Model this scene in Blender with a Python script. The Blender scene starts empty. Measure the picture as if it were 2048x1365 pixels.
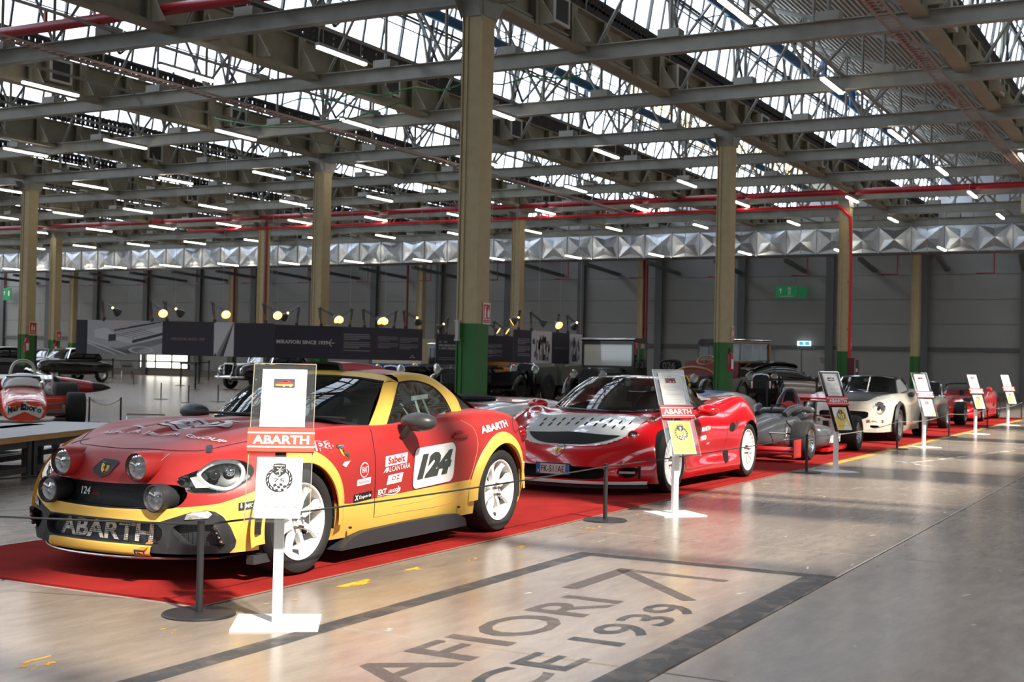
import bpy, bmesh, math, random
from math import sin, cos, pi, radians
from mathutils import Vector as V, Matrix
from mathutils.bvhtree import BVHTree

random.seed(7)
SC = bpy.context.scene
COL = SC.collection

# ---------------------------------------------------------------- camera, sky, sun, exposure
cd = bpy.data.cameras.new('camera')
cam = bpy.data.objects.new('camera', cd)
COL.objects.link(cam)
F_PX, PITCH, ROLL, YAW = 2594.326, 0.01625784, 0.02089107, 0.49235279
fw = V((cos(YAW)*cos(PITCH), sin(YAW)*cos(PITCH), sin(PITCH)))
rt = V((sin(YAW), -cos(YAW), 0)); upv = rt.cross(fw)
r2 = rt*cos(ROLL)+upv*sin(ROLL); u2 = upv*cos(ROLL)-rt*sin(ROLL)
m = Matrix((r2, u2, -fw)).transposed().to_4x4(); m.translation = (0, 0, 1.254)
cam.matrix_world = m
cd.sensor_width = 36.0; cd.lens = F_PX/2048*36.0
cd.clip_start = 0.05; cd.clip_end = 400
cd.dof.use_dof = True; cd.dof.focus_distance = 7.0; cd.dof.aperture_fstop = 6.3
SC.camera = cam

w = bpy.data.worlds.new('sky'); SC.world = w; w.use_nodes = True
wn = w.node_tree.nodes; wl = w.node_tree.links
bg = wn['Background']; bg.inputs['Color'].default_value = (0.86, 0.92, 1.0, 1); bg.inputs['Strength'].default_value = 1.8

sd = bpy.data.lights.new('sun', 'SUN'); sun = bpy.data.objects.new('sun', sd); COL.objects.link(sun)
sd.energy = 4.8; sd.angle = radians(2.2); sd.color = (1.0, 0.93, 0.82)
SUN = V((-0.47, -0.98, 1.08)).normalized()
sun.rotation_euler = SUN.to_track_quat('Z', 'Y').to_euler()
sun.location = SUN*60

SC.view_settings.view_transform = 'Standard'
SC.view_settings.look = 'None'
SC.view_settings.gamma = 1.0
SC.view_settings.use_curve_mapping = False
SC.view_settings.exposure = 0.75
try:
    SC.cycles.max_bounces = 7; SC.cycles.diffuse_bounces = 3; SC.cycles.glossy_bounces = 3
    SC.cycles.transmission_bounces = 5; SC.cycles.transparent_max_bounces = 10
    SC.cycles.caustics_reflective = False; SC.cycles.caustics_refractive = False
    SC.cycles.sample_clamp_indirect = 3.0
except Exception:
    pass

# ---------------------------------------------------------------- materials
def lin(c):
    return tuple(x/12.92 if x <= 0.04045 else ((x+0.055)/1.055)**2.4 for x in (v/255 for v in c))

MATS = {}
def M(name, rgb=(128, 128, 128), rough=.5, metal=0., coat=0., var=0., scale=6., bump=0., bscale=80., emit=0., alpha=1., trans=0., spec=.5, stretch=None):
    if name in MATS: return MATS[name]
    mt = bpy.data.materials.new(name); mt.use_nodes = True
    nt = mt.node_tree; b = nt.nodes['Principled BSDF']; c = lin(rgb)+(1,)
    I = b.inputs
    I['Base Color'].default_value = c; I['Roughness'].default_value = rough; I['Metallic'].default_value = metal
    I['Coat Weight'].default_value = coat; I['Coat Roughness'].default_value = .04
    I['Specular IOR Level'].default_value = spec
    I['Alpha'].default_value = alpha; I['Transmission Weight'].default_value = trans
    if emit:
        I['Emission Color'].default_value = c; I['Emission Strength'].default_value = emit
    if var or bump:
        tc = nt.nodes.new('ShaderNodeTexCoord'); src = tc.outputs['Object']
        if stretch:
            mp = nt.nodes.new('ShaderNodeMapping'); mp.inputs['Scale'].default_value = stretch
            nt.links.new(src, mp.inputs[0]); src = mp.outputs[0]
    if var:
        n = nt.nodes.new('ShaderNodeTexNoise'); n.inputs['Scale'].default_value = scale; n.inputs['Detail'].default_value = 6
        nt.links.new(src, n.inputs['Vector'])
        rmp = nt.nodes.new('ShaderNodeMapRange'); rmp.inputs[1].default_value = .3; rmp.inputs[2].default_value = .7
        rmp.inputs[3].default_value = 1-var; rmp.inputs[4].default_value = 1+var
        nt.links.new(n.outputs[0], rmp.inputs[0])
        mx = nt.nodes.new('ShaderNodeVectorMath'); mx.operation = 'SCALE'; mx.inputs[0].default_value = c[:3]
        nt.links.new(rmp.outputs[0], mx.inputs['Scale']); nt.links.new(mx.outputs[0], I['Base Color'])
    if bump:
        n = nt.nodes.new('ShaderNodeTexNoise'); n.inputs['Scale'].default_value = bscale; n.inputs['Detail'].default_value = 3
        nt.links.new(src, n.inputs['Vector'])
        bp = nt.nodes.new('ShaderNodeBump'); bp.inputs['Strength'].default_value = bump; bp.inputs['Distance'].default_value = .01
        nt.links.new(n.outputs[0], bp.inputs['Height']); nt.links.new(bp.outputs[0], I['Normal'])
    MATS[name] = mt
    return mt

def glass(name, tint=(220, 230, 228), opac=.12, rough=.02):
    """thin sheet of glass: mostly see-through with a clear reflection"""
    if name in MATS: return MATS[name]
    mt = bpy.data.materials.new(name); mt.use_nodes = True; nt = mt.node_tree; nt.nodes.clear()
    o = nt.nodes.new('ShaderNodeOutputMaterial'); t = nt.nodes.new('ShaderNodeBsdfTransparent'); g = nt.nodes.new('ShaderNodeBsdfGlossy')
    d = nt.nodes.new('ShaderNodeBsdfDiffuse'); d.inputs[0].default_value = lin(tint)+(1,)
    t.inputs[0].default_value = lin(tint)+(1,); g.inputs['Roughness'].default_value = rough
    fr = nt.nodes.new('ShaderNodeFresnel'); fr.inputs[0].default_value = 1.5
    m1 = nt.nodes.new('ShaderNodeMixShader'); m2 = nt.nodes.new('ShaderNodeMixShader')
    m1.inputs[0].default_value = opac
    nt.links.new(t.outputs[0], m1.inputs[1]); nt.links.new(d.outputs[0], m1.inputs[2])
    nt.links.new(fr.outputs[0], m2.inputs[0]); nt.links.new(m1.outputs[0], m2.inputs[1]); nt.links.new(g.outputs[0], m2.inputs[2])
    nt.links.new(m2.outputs[0], o.inputs[0]); MATS[name] = mt
    return mt

def worn(name, rgb, keep=.5, scale=3., rough=.6, soft=.08, stretch=None, top=1.):
    """paint worn off a floor: transparent where a noise field is low"""
    if name in MATS: return MATS[name]
    mt = M(name, rgb, rough); nt = mt.node_tree; b = nt.nodes['Principled BSDF']
    tc = nt.nodes.new('ShaderNodeTexCoord'); n = nt.nodes.new('ShaderNodeTexNoise'); n.inputs['Scale'].default_value = scale
    n.inputs['Detail'].default_value = 8; n.inputs['Roughness'].default_value = .65
    src = tc.outputs['Object']
    if stretch:
        mp = nt.nodes.new('ShaderNodeMapping'); mp.inputs['Scale'].default_value = stretch
        nt.links.new(src, mp.inputs[0]); src = mp.outputs[0]
    nt.links.new(src, n.inputs['Vector'])
    r = nt.nodes.new('ShaderNodeMapRange'); r.inputs[1].default_value = keep-soft; r.inputs[2].default_value = keep+soft; r.inputs[4].default_value = top
    nt.links.new(n.outputs[0], r.inputs[0]); nt.links.new(r.outputs[0], b.inputs['Alpha'])
    return mt

# ---------------------------------------------------------------- mesh building
def frame(d, up=V((0, 0, 1))):
    d = d.normalized()
    if abs(d.dot(up)) > .98: up = V((1, 0, 0))
    s = d.cross(up).normalized(); return d, s, s.cross(d).normalized()

_txt = {}
def text2d(s, bold=0., shear=0., space=1., res=3):
    key = (s, bold, shear, space, res)
    if key not in _txt:
        cu = bpy.data.curves.new('t', 'FONT'); cu.body = s; cu.size = 1; cu.offset = bold; cu.shear = shear
        cu.space_character = space; cu.resolution_u = res; cu.fill_mode = 'FRONT'
        o = bpy.data.objects.new('t', cu); COL.objects.link(o)
        dg = bpy.context.evaluated_depsgraph_get(); me = o.evaluated_get(dg).to_mesh()
        vs = [(v.co.x, v.co.y) for v in me.vertices]; fs = [tuple(p.vertices) for p in me.polygons]
        o.evaluated_get(dg).to_mesh_clear(); bpy.data.objects.remove(o); bpy.data.curves.remove(cu)
        if vs:
            x0 = min(a for a, _ in vs); x1 = max(a for a, _ in vs); y0 = min(b for _, b in vs); y1 = max(b for _, b in vs)
        else: x0 = x1 = y0 = y1 = 0
        _txt[key] = ([(a-x0, b-y0) for a, b in vs], fs, x1-x0, y1-y0)
    return _txt[key]

class B:
    def __init__(s): s.v = []; s.f = []; s.mi = []; s.cur = 0
    def add(s, vs, fs, T=None):
        k = len(s.v)
        s.v += [V(a) if T is None else T @ V(a) for a in vs]
        for f in fs: s.f.append(tuple(i+k for i in f)); s.mi.append(s.cur)
        return s
    def m(s, i): s.cur = i; return s
    def quad(s, *p): return s.add(p, [tuple(range(len(p)))])
    def box(s, c, size, R=None):
        x, y, z = (a/2 for a in size); c = V(c)
        vs = [V((a*x, b*y, d*z)) for a in (-1, 1) for b in (-1, 1) for d in (-1, 1)]
        vs = [c+(R @ a if R else a) for a in vs]
        return s.add(vs, [(0, 1, 3, 2), (4, 6, 7, 5), (0, 4, 5, 1), (2, 3, 7, 6), (0, 2, 6, 4), (1, 5, 7, 3)])
    def bar(s, p, q, w, h, up=V((0, 0, 1))):
        p, q = V(p), V(q); d, a, b = frame(q-p, up); L = (q-p).length
        R = Matrix((d, a, b)).transposed()
        return s.box((p+q)/2, (L, w, h), R)
    def cyl(s, p, q, r, r2=None, n=12, caps=True):
        p, q = V(p), V(q); r2 = r if r2 is None else r2; d, a, b = frame(q-p)
        vs = [p+(a*cos(2*pi*i/n)+b*sin(2*pi*i/n))*r for i in range(n)]+[q+(a*cos(2*pi*i/n)+b*sin(2*pi*i/n))*r2 for i in range(n)]
        fs = [(i, (i+1) % n, n+(i+1) % n, n+i) for i in range(n)]
        if caps: fs += [tuple(range(n))[::-1], tuple(range(n, 2*n))]
        return s.add(vs, fs)
    def tube(s, path, r, n=8, closed=False, caps=True):
        P = [V(p) for p in path]; k = len(P); vs = []
        up = V((0, 0, 1)); rr = r if isinstance(r, (list, tuple)) else [r]*k
        pa = None
        for i, p in enumerate(P):
            t = (P[(i+1) % k]-P[i-1]) if closed else (P[min(i+1, k-1)]-P[max(i-1, 0)])
            t.normalize()
            if pa is None: _, a, b = frame(t)
            else:
                a = (pa-t*pa.dot(t)).normalized(); b = a.cross(t)*-1; b = t.cross(a)*-1
            pa = a; b = t.cross(a)
            vs += [p+(a*cos(2*pi*j/n)+b*sin(2*pi*j/n))*rr[i] for j in range(n)]
        fs = []
        for i in range(k if closed else k-1):
            for j in range(n):
                i2 = (i+1) % k; fs.append((i*n+j, i*n+(j+1) % n, i2*n+(j+1) % n, i2*n+j))
        if caps and not closed: fs += [tuple(range(n))[::-1], tuple(range((k-1)*n, k*n))]
        return s.add(vs, fs)
    def lathe(s, prof, c=(0, 0, 0), ax=(0, 1, 0), n=32, a0=0, a1=2*pi, ref=V((0, 0, 1))):
        """prof: (radius, along axis) pairs"""
        c = V(c); d, a, b = frame(V(ax), ref); full = abs(a1-a0-2*pi) < 1e-6; k = n if full else n+1; vs = []
        for r, t in prof:
            vs += [c+d*t+(a*cos(a0+(a1-a0)*j/n)+b*sin(a0+(a1-a0)*j/n))*r for j in range(k)]
        fs = []
        for i in range(len(prof)-1):
            for j in range(n):
                j2 = (j+1) % k; fs.append((i*k+j, (i+1)*k+j, (i+1)*k+j2, i*k+j2))
        return s.add(vs, fs)
    def disc(s, c, nrm, r, n=24, r0=None):
        c = V(c); d, a, b = frame(V(nrm))
        if r0 is None: return s.add([c+(a*cos(2*pi*i/n)+b*sin(2*pi*i/n))*r for i in range(n)], [tuple(range(n))])
        return s.lathe([(r0, 0), (r, 0)], c, nrm, n)
    def ell(s, c, r, nu=16, nv=10, R=None, v0=0., v1=1.):
        c = V(c); rx, ry, rz = r; vs = []
        for i in range(nv+1):
            t = pi*(v0+(v1-v0)*i/nv)
            for j in range(nu):
                p = V((rx*sin(t)*cos(2*pi*j/nu), ry*sin(t)*sin(2*pi*j/nu), rz*cos(t))); vs.append(c+(R @ p if R else p))
        fs = [(i*nu+j, (i+1)*nu+j, (i+1)*nu+(j+1) % nu, i*nu+(j+1) % nu) for i in range(nv) for j in range(nu)]
        return s.add(vs, fs)
    def prism(s, pts, vec, caps=True):
        P = [V(p) for p in pts]; vec = V(vec); k = len(P)
        fs = [(i, (i+1) % k, k+(i+1) % k, k+i) for i in range(k)]
        if caps: fs += [tuple(range(k))[::-1], tuple(range(k, 2*k))]
        return s.add(P+[p+vec for p in P], fs)
    def grid(s, rows, closed=False):
        n = len(rows[0]); vs = [p for r in rows for p in r]
        fs = [(i*n+j, (i+1)*n+j, (i+1)*n+(j+1) % n, i*n+(j+1) % n) for i in range(len(rows)-1) for j in range(n if closed else n-1)]
        return s.add(vs, fs)
    def text(s, t, o, right, up, h, width=None, align='c', bold=0., shear=0., space=1., res=3):
        vs, fs, w, hh = text2d(t, bold, shear, space, res)
        if not vs: return s
        o, right, up = V(o), V(right).normalized(), V(up).normalized()
        sy = h/hh; sx = sy if width is None else width/w
        dx = {'l': 0, 'c': -.5, 'r': -1}[align]*w*sx
        return s.add([o+right*(a*sx+dx)+up*(b*sy) for a, b in vs], fs)
    def rect(s, o, right, up, w, h, rad=0., n=5, sub=1):
        """flat rectangle centred on o, optionally round-cornered"""
        o, right, up = V(o), V(right).normalized(), V(up).normalized()
        if rad <= 0:
            return s.grid([[o+right*(w*(i/sub-.5))+up*(h*(j/sub-.5)) for i in range(sub+1)] for j in range(sub+1)])
        pts = []
        for cx, cy, a in ((1, 1, 0), (-1, 1, 1), (-1, -1, 2), (1, -1, 3)):
            for k in range(n+1):
                t = (a+k/n)*pi/2; pts.append(o+right*(cx*(w/2-rad)+cos(t)*rad)+up*(cy*(h/2-rad)+sin(t)*rad))
        return s.add([o]+pts, [(0, 1+i, 1+(i+1) % len(pts)) for i in range(len(pts))])
    def tx(s, T):
        s.v = [T @ p for p in s.v]; return s
    def project(s, bvh, d, off=.002, k0=0):
        d = V(d).normalized()
        for i in range(k0, len(s.v)):
            h = bvh.ray_cast(s.v[i]-d*1.0, d, 3.)
            if h[0] is None:
                h = bvh.find_nearest(s.v[i])
                if h[0] is None: continue
            s.v[i] = h[0]-d*off
        return s
    def bvh(s): return BVHTree.FromPolygons(s.v, s.f)
    def mesh(s, name, mats, smooth=None):
        me = bpy.data.meshes.new(name); me.from_pydata([tuple(p) for p in s.v], [], s.f)
        for mt in (mats if isinstance(mats, (list, tuple)) else [mats]): me.materials.append(mt)
        if any(s.mi): me.polygons.foreach_set('material_index', s.mi)
        if smooth is not None:
            me.polygons.foreach_set('use_smooth', [True]*len(s.f)); me.set_sharp_from_angle(angle=radians(smooth))
        me.update(); return me
    def obj(s, name, mats, parent=None, smooth=None, loc=None, fix=False, **kw):
        me = s.mesh(name, mats, smooth)
        if fix:
            bm = bmesh.new(); bm.from_mesh(me); bmesh.ops.recalc_face_normals(bm, faces=bm.faces); bm.to_mesh(me); bm.free()
        return link(name, me, parent, loc, **kw)

def link(name, me, parent=None, loc=None, rot=None, **kw):
    o = bpy.data.objects.new(name, me); COL.objects.link(o)
    if parent is not None: o.parent = parent
    if loc is not None: o.location = loc
    if rot is not None: o.rotation_euler = rot
    for k, v in kw.items(): o[k] = v
    return o

def thing(name, label, cat, loc=(0, 0, 0), rz=0., group=None, kind=None):
    o = bpy.data.objects.new(name, None); COL.objects.link(o); o.empty_display_size = .1
    o.location = loc; o.rotation_euler = (0, 0, rz); o['label'] = label
    if cat: o['category'] = cat
    if group: o['group'] = group
    if kind: o['kind'] = kind
    return o
def tag(o, label, cat, group=None):
    o['label'] = label; o['category'] = cat
    if group: o['group'] = group
    return o
def struct(o, label=None):
    o['kind'] = 'structure'
    if label: o['label'] = label
    return o
def tree_copy(o, parent=None):
    c = o.copy(); COL.objects.link(c)
    if parent is not None: c.parent = parent
    for ch in [x for x in o.children]: tree_copy(ch, c)
    return c
def dup(o, loc, label=None, rz=None):
    c = tree_copy(o); c.location = loc
    if rz is not None: c.rotation_euler = (0, 0, rz)
    if label: c['label'] = label
    return c

# common materials
def PAL():
    g = globals()
    g['beige'] = M('beige paint', (176, 160, 122), .55, var=.06)
    g['green'] = M('green paint', (40, 104, 38), .5, var=.06)
    g['steel'] = M('grey painted steel', (140, 140, 132), .5, var=.12, scale=3)
    g['steel_warm'] = M('olive grey painted steel', (142, 136, 116), .55, var=.12, scale=3)
    g['dark_rust'] = M('dark brown steel', (52, 44, 38), .7, var=.25)
    g['redpipe'] = M('red pipe paint', (150, 22, 34), .4)
    g['bluepipe'] = M('blue pipe paint', (22, 92, 138), .4)
    g['black'] = M('black rubber', (20, 20, 21), .7)
    g['blackmetal'] = M('black powder coat', (38, 38, 40), .45)
    g['chrome'] = M('chrome', (225, 225, 228), .12, 1)
    g['alu'] = M('bright aluminium', (190, 192, 195), .3, 1)
    g['white'] = M('white paint', (236, 236, 234), .4)
    g['whitem'] = M('white print', (240, 240, 240), .6)
    g['blackp'] = M('black print', (24, 24, 26), .6)
    g['dark'] = M('dark void', (8, 8, 9), .9)
    g['tyre'] = M('tyre rubber', (34, 33, 33), .75, var=.25, scale=14, bump=.15, bscale=60)
    g['redp'] = M('red print', (196, 40, 38), .5)
    g['yellowp'] = M('yellow print', (246, 206, 84), .5)
    g['bluep'] = M('blue print', (20, 80, 190), .5)
PAL()
# ---------------------------------------------------------------- floor
def concrete():
    mt = bpy.data.materials.new('polished concrete'); mt.use_nodes = True; nt = mt.node_tree; L = nt.links.new
    b = nt.nodes['Principled BSDF']; tc = nt.nodes.new('ShaderNodeTexCoord')
    def noise(s, d, st=None, rg=.55):
        n = nt.nodes.new('ShaderNodeTexNoise'); n.inputs['Scale'].default_value = s; n.inputs['Detail'].default_value = d; n.inputs['Roughness'].default_value = rg
        if st:
            mp = nt.nodes.new('ShaderNodeMapping'); mp.inputs['Scale'].default_value = st; mp.inputs['Rotation'].default_value = (0, 0, .5)
            L(tc.outputs['Object'], mp.inputs[0]); L(mp.outputs[0], n.inputs['Vector'])
        else: L(tc.outputs['Object'], n.inputs['Vector'])
        return n.outputs[0]
    def ramp(x, stops):
        r = nt.nodes.new('ShaderNodeValToRGB'); e = r.color_ramp.elements
        e[0].position, e[0].color = stops[0][0], lin(stops[0][1])+(1,); e[1].position, e[1].color = stops[-1][0], lin(stops[-1][1])+(1,)
        for p, c in stops[1:-1]:
            k = e.new(p); k.color = lin(c)+(1,)
        L(x, r.inputs[0]); return r.outputs[0]
    big = ramp(noise(.45, 8), [(.32, (128, 114, 103)), (.5, (144, 131, 119)), (.68, (158, 145, 131))])
    st = noise(3.4, 6, (1, 3.6, 1), .6)
    mr = nt.nodes.new('ShaderNodeMapRange'); mr.inputs[1].default_value = .3; mr.inputs[2].default_value = .7; mr.inputs[3].default_value = .86; mr.inputs[4].default_value = 1.10
    L(st, mr.inputs[0])
    fine = noise(60, 4); mf = nt.nodes.new('ShaderNodeMapRange'); mf.inputs[3].default_value = .88; mf.inputs[4].default_value = 1.1; L(fine, mf.inputs[0])
    mm = nt.nodes.new('ShaderNodeMath'); mm.operation = 'MULTIPLY'; L(mr.outputs[0], mm.inputs[0]); L(mf.outputs[0], mm.inputs[1])
    sc = nt.nodes.new('ShaderNodeVectorMath'); sc.operation = 'SCALE'; L(big, sc.inputs[0]); L(mm.outputs[0], sc.inputs['Scale'])
    L(sc.outputs[0], b.inputs['Base Color'])
    rr = nt.nodes.new('ShaderNodeMapRange'); rr.inputs[1].default_value = .3; rr.inputs[2].default_value = .7; rr.inputs[3].default_value = .2; rr.inputs[4].default_value = .26
    L(st, rr.inputs[0]); L(rr.outputs[0], b.inputs['Roughness'])
    bp = nt.nodes.new('ShaderNodeBump'); bp.inputs['Strength'].default_value = .03; bp.inputs['Distance'].default_value = .004
    L(noise(1.5, 2), bp.inputs['Height']); L(bp.outputs[0], b.inputs['Normal'])
    return mt
conc = concrete(); MATS['concrete'] = conc
X0, X1, Y0, Y1 = -9., 59.5, -15., 78.
JX = [-2.76+3.87*i for i in range(8)]; JY = [-5.79+3.87*i for i in range(6)]   # slab joints near the camera
b = B()
a0, a1, c0, c1 = JX[0], JX[-1], JY[0], JY[-1]
for (xa, xb, ya, yb) in ((X0, a0, Y0, Y1), (a1, X1, Y0, Y1), (a0, a1, Y0, c0), (a0, a1, c1, Y1)):
    b.quad((xa, ya, 0), (xb, ya, 0), (xb, yb, 0), (xa, yb, 0))
b.quad((a0, c0, -.03), (a1, c0, -.03), (a1, c1, -.03), (a0, c1, -.03))
floor = struct(b.obj('floor', conc))
g = .007
me = None
for i in range(len(JX)-1):
    for j in range(len(JY)-1):
        b = B(); x0, x1, y0, y1 = JX[i]+g, JX[i+1]-g, JY[j]+g, JY[j+1]-g; e = .006
        b.grid([[V((x0, y0, -.03)), V((x1, y0, -.03)), V((x1, y1, -.03)), V((x0, y1, -.03))],
                [V((x0, y0, -e)), V((x1, y0, -e)), V((x1, y1, -e)), V((x0, y1, -e))],
                [V((x0+e, y0+e, 0)), V((x1-e, y0+e, 0)), V((x1-e, y1-e, 0)), V((x0+e, y1-e, 0))]], closed=True)
        b.quad(*[b.v[-4+k] for k in range(4)])
        b.obj('slab', conc, floor)
# painted frame, lettering and chevron on the floor
fade = worn('faded dark floor paint', (62, 64, 66), .40, 5, .5, .18, top=.88)
fade2 = worn('faded brown floor paint', (92, 82, 78), .36, 5, .5, .18, top=.8)
b = B(); z = .0016; wd = .12
xf, yl, yr = 7.86, 3.66, 1.95
for (xa, xb, ya, yb) in ((-1.5, xf, yl-wd, yl), (xf-wd, xf, yr, yl-wd), (-1.5, xf-wd, yr, yr+wd+.06)):
    b.rect(((xa+xb)/2, (ya+yb)/2, z), (1, 0, 0), (0, 1, 0), xb-xa, yb-ya)
b.obj('floor_frame_line', fade, floor)
b = B(); tip = V((7.30, 3.10, z))
def stripe(b, p, q, wdt):
    d = (V(q)-V(p)).normalized(); n = V((-d.y, d.x, 0))*wdt/2; p, q = V(p), V(q); b.quad(p-n, q-n, q+n, p+n)
stripe(b, (6.55, 3.12, z), (7.38, 3.12, z), .1); stripe(b, (7.33, 3.16, z), (7.30, 2.46, z), .08); stripe(b, (7.33, 3.14, z), (6.58, 2.42, z), .085)
b.obj('floor_arrow', fade2, floor)
b = B(); b.text('MIRAFIORI', (6.36, 2.70, z), (1, 0, 0), (0, 1, 0), .34, 3.3, 'r', bold=.012); b.obj('floor_lettering', fade2, floor)
b = B(); b.text('SINCE 1939', (6.42, 2.28, z), (1, 0, 0), (0, 1, 0), .27, 3.0, 'r', bold=.014); b.obj('floor_lettering', fade, floor)
# worn yellow line beside the carpet
yl_old = worn('worn yellow floor line', (236, 176, 40), .60, 2.6, .6, .02, (1, 1.4, 1)); yl_new = worn('yellow floor line', (214, 168, 60), .40, 3, .6, .06)
b = B(); b.rect((7.5, 4.14, .0012), (1, 0, 0), (0, 1, 0), 13, .13); b.obj('yellow_line', yl_old, floor)
b = B(); b.rect((29.5, 4.36, .0012), (1, 0, 0), (0, 1, 0), 25, .16); b.obj('yellow_line', yl_new, floor)
tape = worn('worn white floor tape', (200, 196, 188), .5, 4, .6, .1)
b = B(); stripe(b, (17.9, 3.55, .0012), (22.2, 2.75, .0012), .12); stripe(b, (17.6, 3.2, .0012), (18.3, 3.75, .0012), .1)
stripe(b, (30, 3.2, .0012), (42, 3.0, .0012), .12); b.obj('white_line', tape, floor)
b = B()
for k in range(26):
    x, y = random.uniform(4.5, 13), random.uniform(1, 4.3); stripe(b, (x, y, .001), (x+random.uniform(.02, .12), y+random.uniform(-.03, .03), .001), random.uniform(.008, .03))
b.obj('paint_fleck', tape, floor)

# carpet runner
def carpet_mat():
    mt = M('red carpet', (168, 44, 40), .95, var=.18, scale=3, bump=.8, bscale=420, spec=.1)
    return mt
b = B(); n = 90
xs = [5.0+33.2*i/n for i in range(n+1)]
rows = []
for k, (dy, dz) in enumerate(((0, 0.0), (0, .007), (.004, .0095), (.9, .0095), (1.9, .0095), (2.4, .0095), (2.404, .007), (2.404, 0))):
    rows.append([V((x, 4.405+dy, dz+(.004*max(0, sin(x*5.1)*sin(x*1.7)) if dy < .01 and dz > 0 else 0))) for x in xs])
b.grid(rows); b.quad((5.0, 4.405, 0), (5.0, 4.405, .0095), (5.0, 6.809, .0095), (5.0, 6.809, 0)); b.quad((38.2, 4.405, 0), (38.2, 4.405, .0095), (38.2, 6.809, .0095), (38.2, 6.809, 0))
carpet = tag(b.obj('carpet_runner', carpet_mat()), 'long red carpet runner under the row of parked cars', 'carpet')
b = B(); b.tube([(x, 4.402, .004+.004*max(0, sin(x*5.1)*sin(x*1.7))) for x in xs], .006, 5); b.obj('carpet_edging', M('carpet edge strip', (120, 96, 84), .6), carpet)

# ---------------------------------------------------------------- far wall (the end wall at the far left)
wallm = M('grey wall cladding', (136, 136, 134), .6, var=.03, scale=1.2, bump=.25, bscale=900)
postm = M('dark grey wall post', (84, 86, 86), .55)
WX = 59.5
b = B(); b.box((WX+.15, (Y0+Y1)/2, 4.2), (.3, Y1-Y0, 8.4)); wall = struct(b.obj('wall_far', M('wall core', (110, 110, 110), .7)))
PY = [11.1-4.2*5+4.2*i for i in range(21)]
zs = [.35, 2.14, 3.32, 4.42, 5.52, 6.62, 7.72, 8.35]
WIN = (53.85, 57.75)
for i in range(len(PY)-1):
    ya, yb = PY[i], PY[i+1]
    for k in range(len(zs)-1):
        if k == 0 and abs((ya+yb)/2-55.8) < 2.2:
            for (p, q) in ((ya, WIN[0]), (WIN[1], yb)):
                b = B(); b.box((WX-.03, (p+q)/2, (zs[k]+zs[k+1])/2), (.06, q-p-.012, zs[k+1]-zs[k]-.02)); b.obj('wall_panel', wallm, wall)
            continue
        b = B(); x0 = WX-.06; h0, h1 = zs[k]+.01, zs[k+1]-.01; y0, y1 = ya+.006, yb-.006
        b.box((WX-.03, (y0+y1)/2, (h0+h1)/2), (.06, y1-y0, h1-h0)); b.obj('wall_panel', wallm, wall)
b = B()
for y in PY: b.box((WX-.16, y, 3.3), (.2, .26, 6.6)); b.box((WX-.27, y, 3.3), (.02, .36, 6.6))
b.obj('wall_post', postm, wall)
b = B(); b.box((WX-.1, 31, 2.2), (.12, 90, .14)); b.box((WX-.16, 31, 2.27), (.02, 90, .06)); b.obj('wall_girt', postm, wall)
b = B(); b.box((WX-.1, 31, .17), (.1, 90, .34)); struct(b.obj('baseboard_far', M('brown kick board', (112, 100, 86), .6)))
pane_g = glass('window pane glass', (236, 242, 244), .06, .02); nwin = 20
def window_wall(name, p, q, n):
    """unseen outer wall with a window band between piers, added to let sky fill in"""
    global nwin
    p, q = V(p), V(q); d = (q-p)/n; u = d.normalized(); b = B()
    for z0, z1 in ((0, 1.5), (3.5, 8.4)): b.bar(p+V((0, 0, (z0+z1)/2)), q+V((0, 0, (z0+z1)/2)), .2, z1-z0)
    for i in range(n+1): b.box(p+d*i+V((0, 0, 2.6)), (.6 if abs(u.x) > .5 else .2, .2 if abs(u.x) > .5 else .6, 3.4))
    struct(b.obj(name, wallm))
    wn_ = thing('window_%d' % nwin, 'unseen band of hall windows added for sky fill light', None, (0, 0, 0), kind='structure'); nwin += 1  # unseen windows added so sky light fills the camera side
    for i in range(n):
        for k in range(2):
            b = B(); b.rect(p+d*(i+.27+.46*k)+V((0, 0, 2.5)), u, (0, 0, 1), d.length*.42, 1.96); b.obj('pane', pane_g, wn_)
        b = B(); b.bar(p+d*(i+.5)+V((0, 0, 1.5)), p+d*(i+.5)+V((0, 0, 3.5)), .06, .06); b.bar(p+d*(i+.1)+V((0, 0, 2.6)), p+d*(i+.9)+V((0, 0, 2.6)), .06, .06); b.obj('window_frame', postm, wn_)
window_wall('wall_right', (X0, Y0-.1, 0), (60, Y0-.1, 0), 14); window_wall('wall_near', (X0-.1, Y0, 0), (X0-.1, Y1, 0), 18)
b = B(); b.box((25, Y1+.1, 4.2), (70, .2, 8.4)); struct(b.obj('wall_left', wallm))
# low bright window at the left end of the wall
dayl = M('daylit window glass', (255, 250, 236), .4, emit=2.1)
wnd = thing('window_1', 'bright low window with three panes', None, (WX, 55.8, 0), kind='structure')
for k in range(3):
    b = B(); b.rect((-.08, -1.3+1.3*k, 1.22), (0, 1, 0), (0, 0, 1), 1.22, 1.5); b.obj('pane', dayl, wnd)
b = B()
for k in range(4): b.box((-.1, -1.95+1.3*k, 1.24), (.1, .08, 1.66))
for z in (.42, .85, 2.06): b.box((-.1, 0, z), (.1, 4.0, .07))
b.obj('window_frame', postm, wnd)
# pale high panels of the end wall above the duct
pale = M('pale gable sheet', (196, 200, 206), .6)
b = B(); b.box((WX-.05, 30, 9.6), (.06, 96, 2.5)); struct(b.obj('wall_far_gable', pale))
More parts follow.
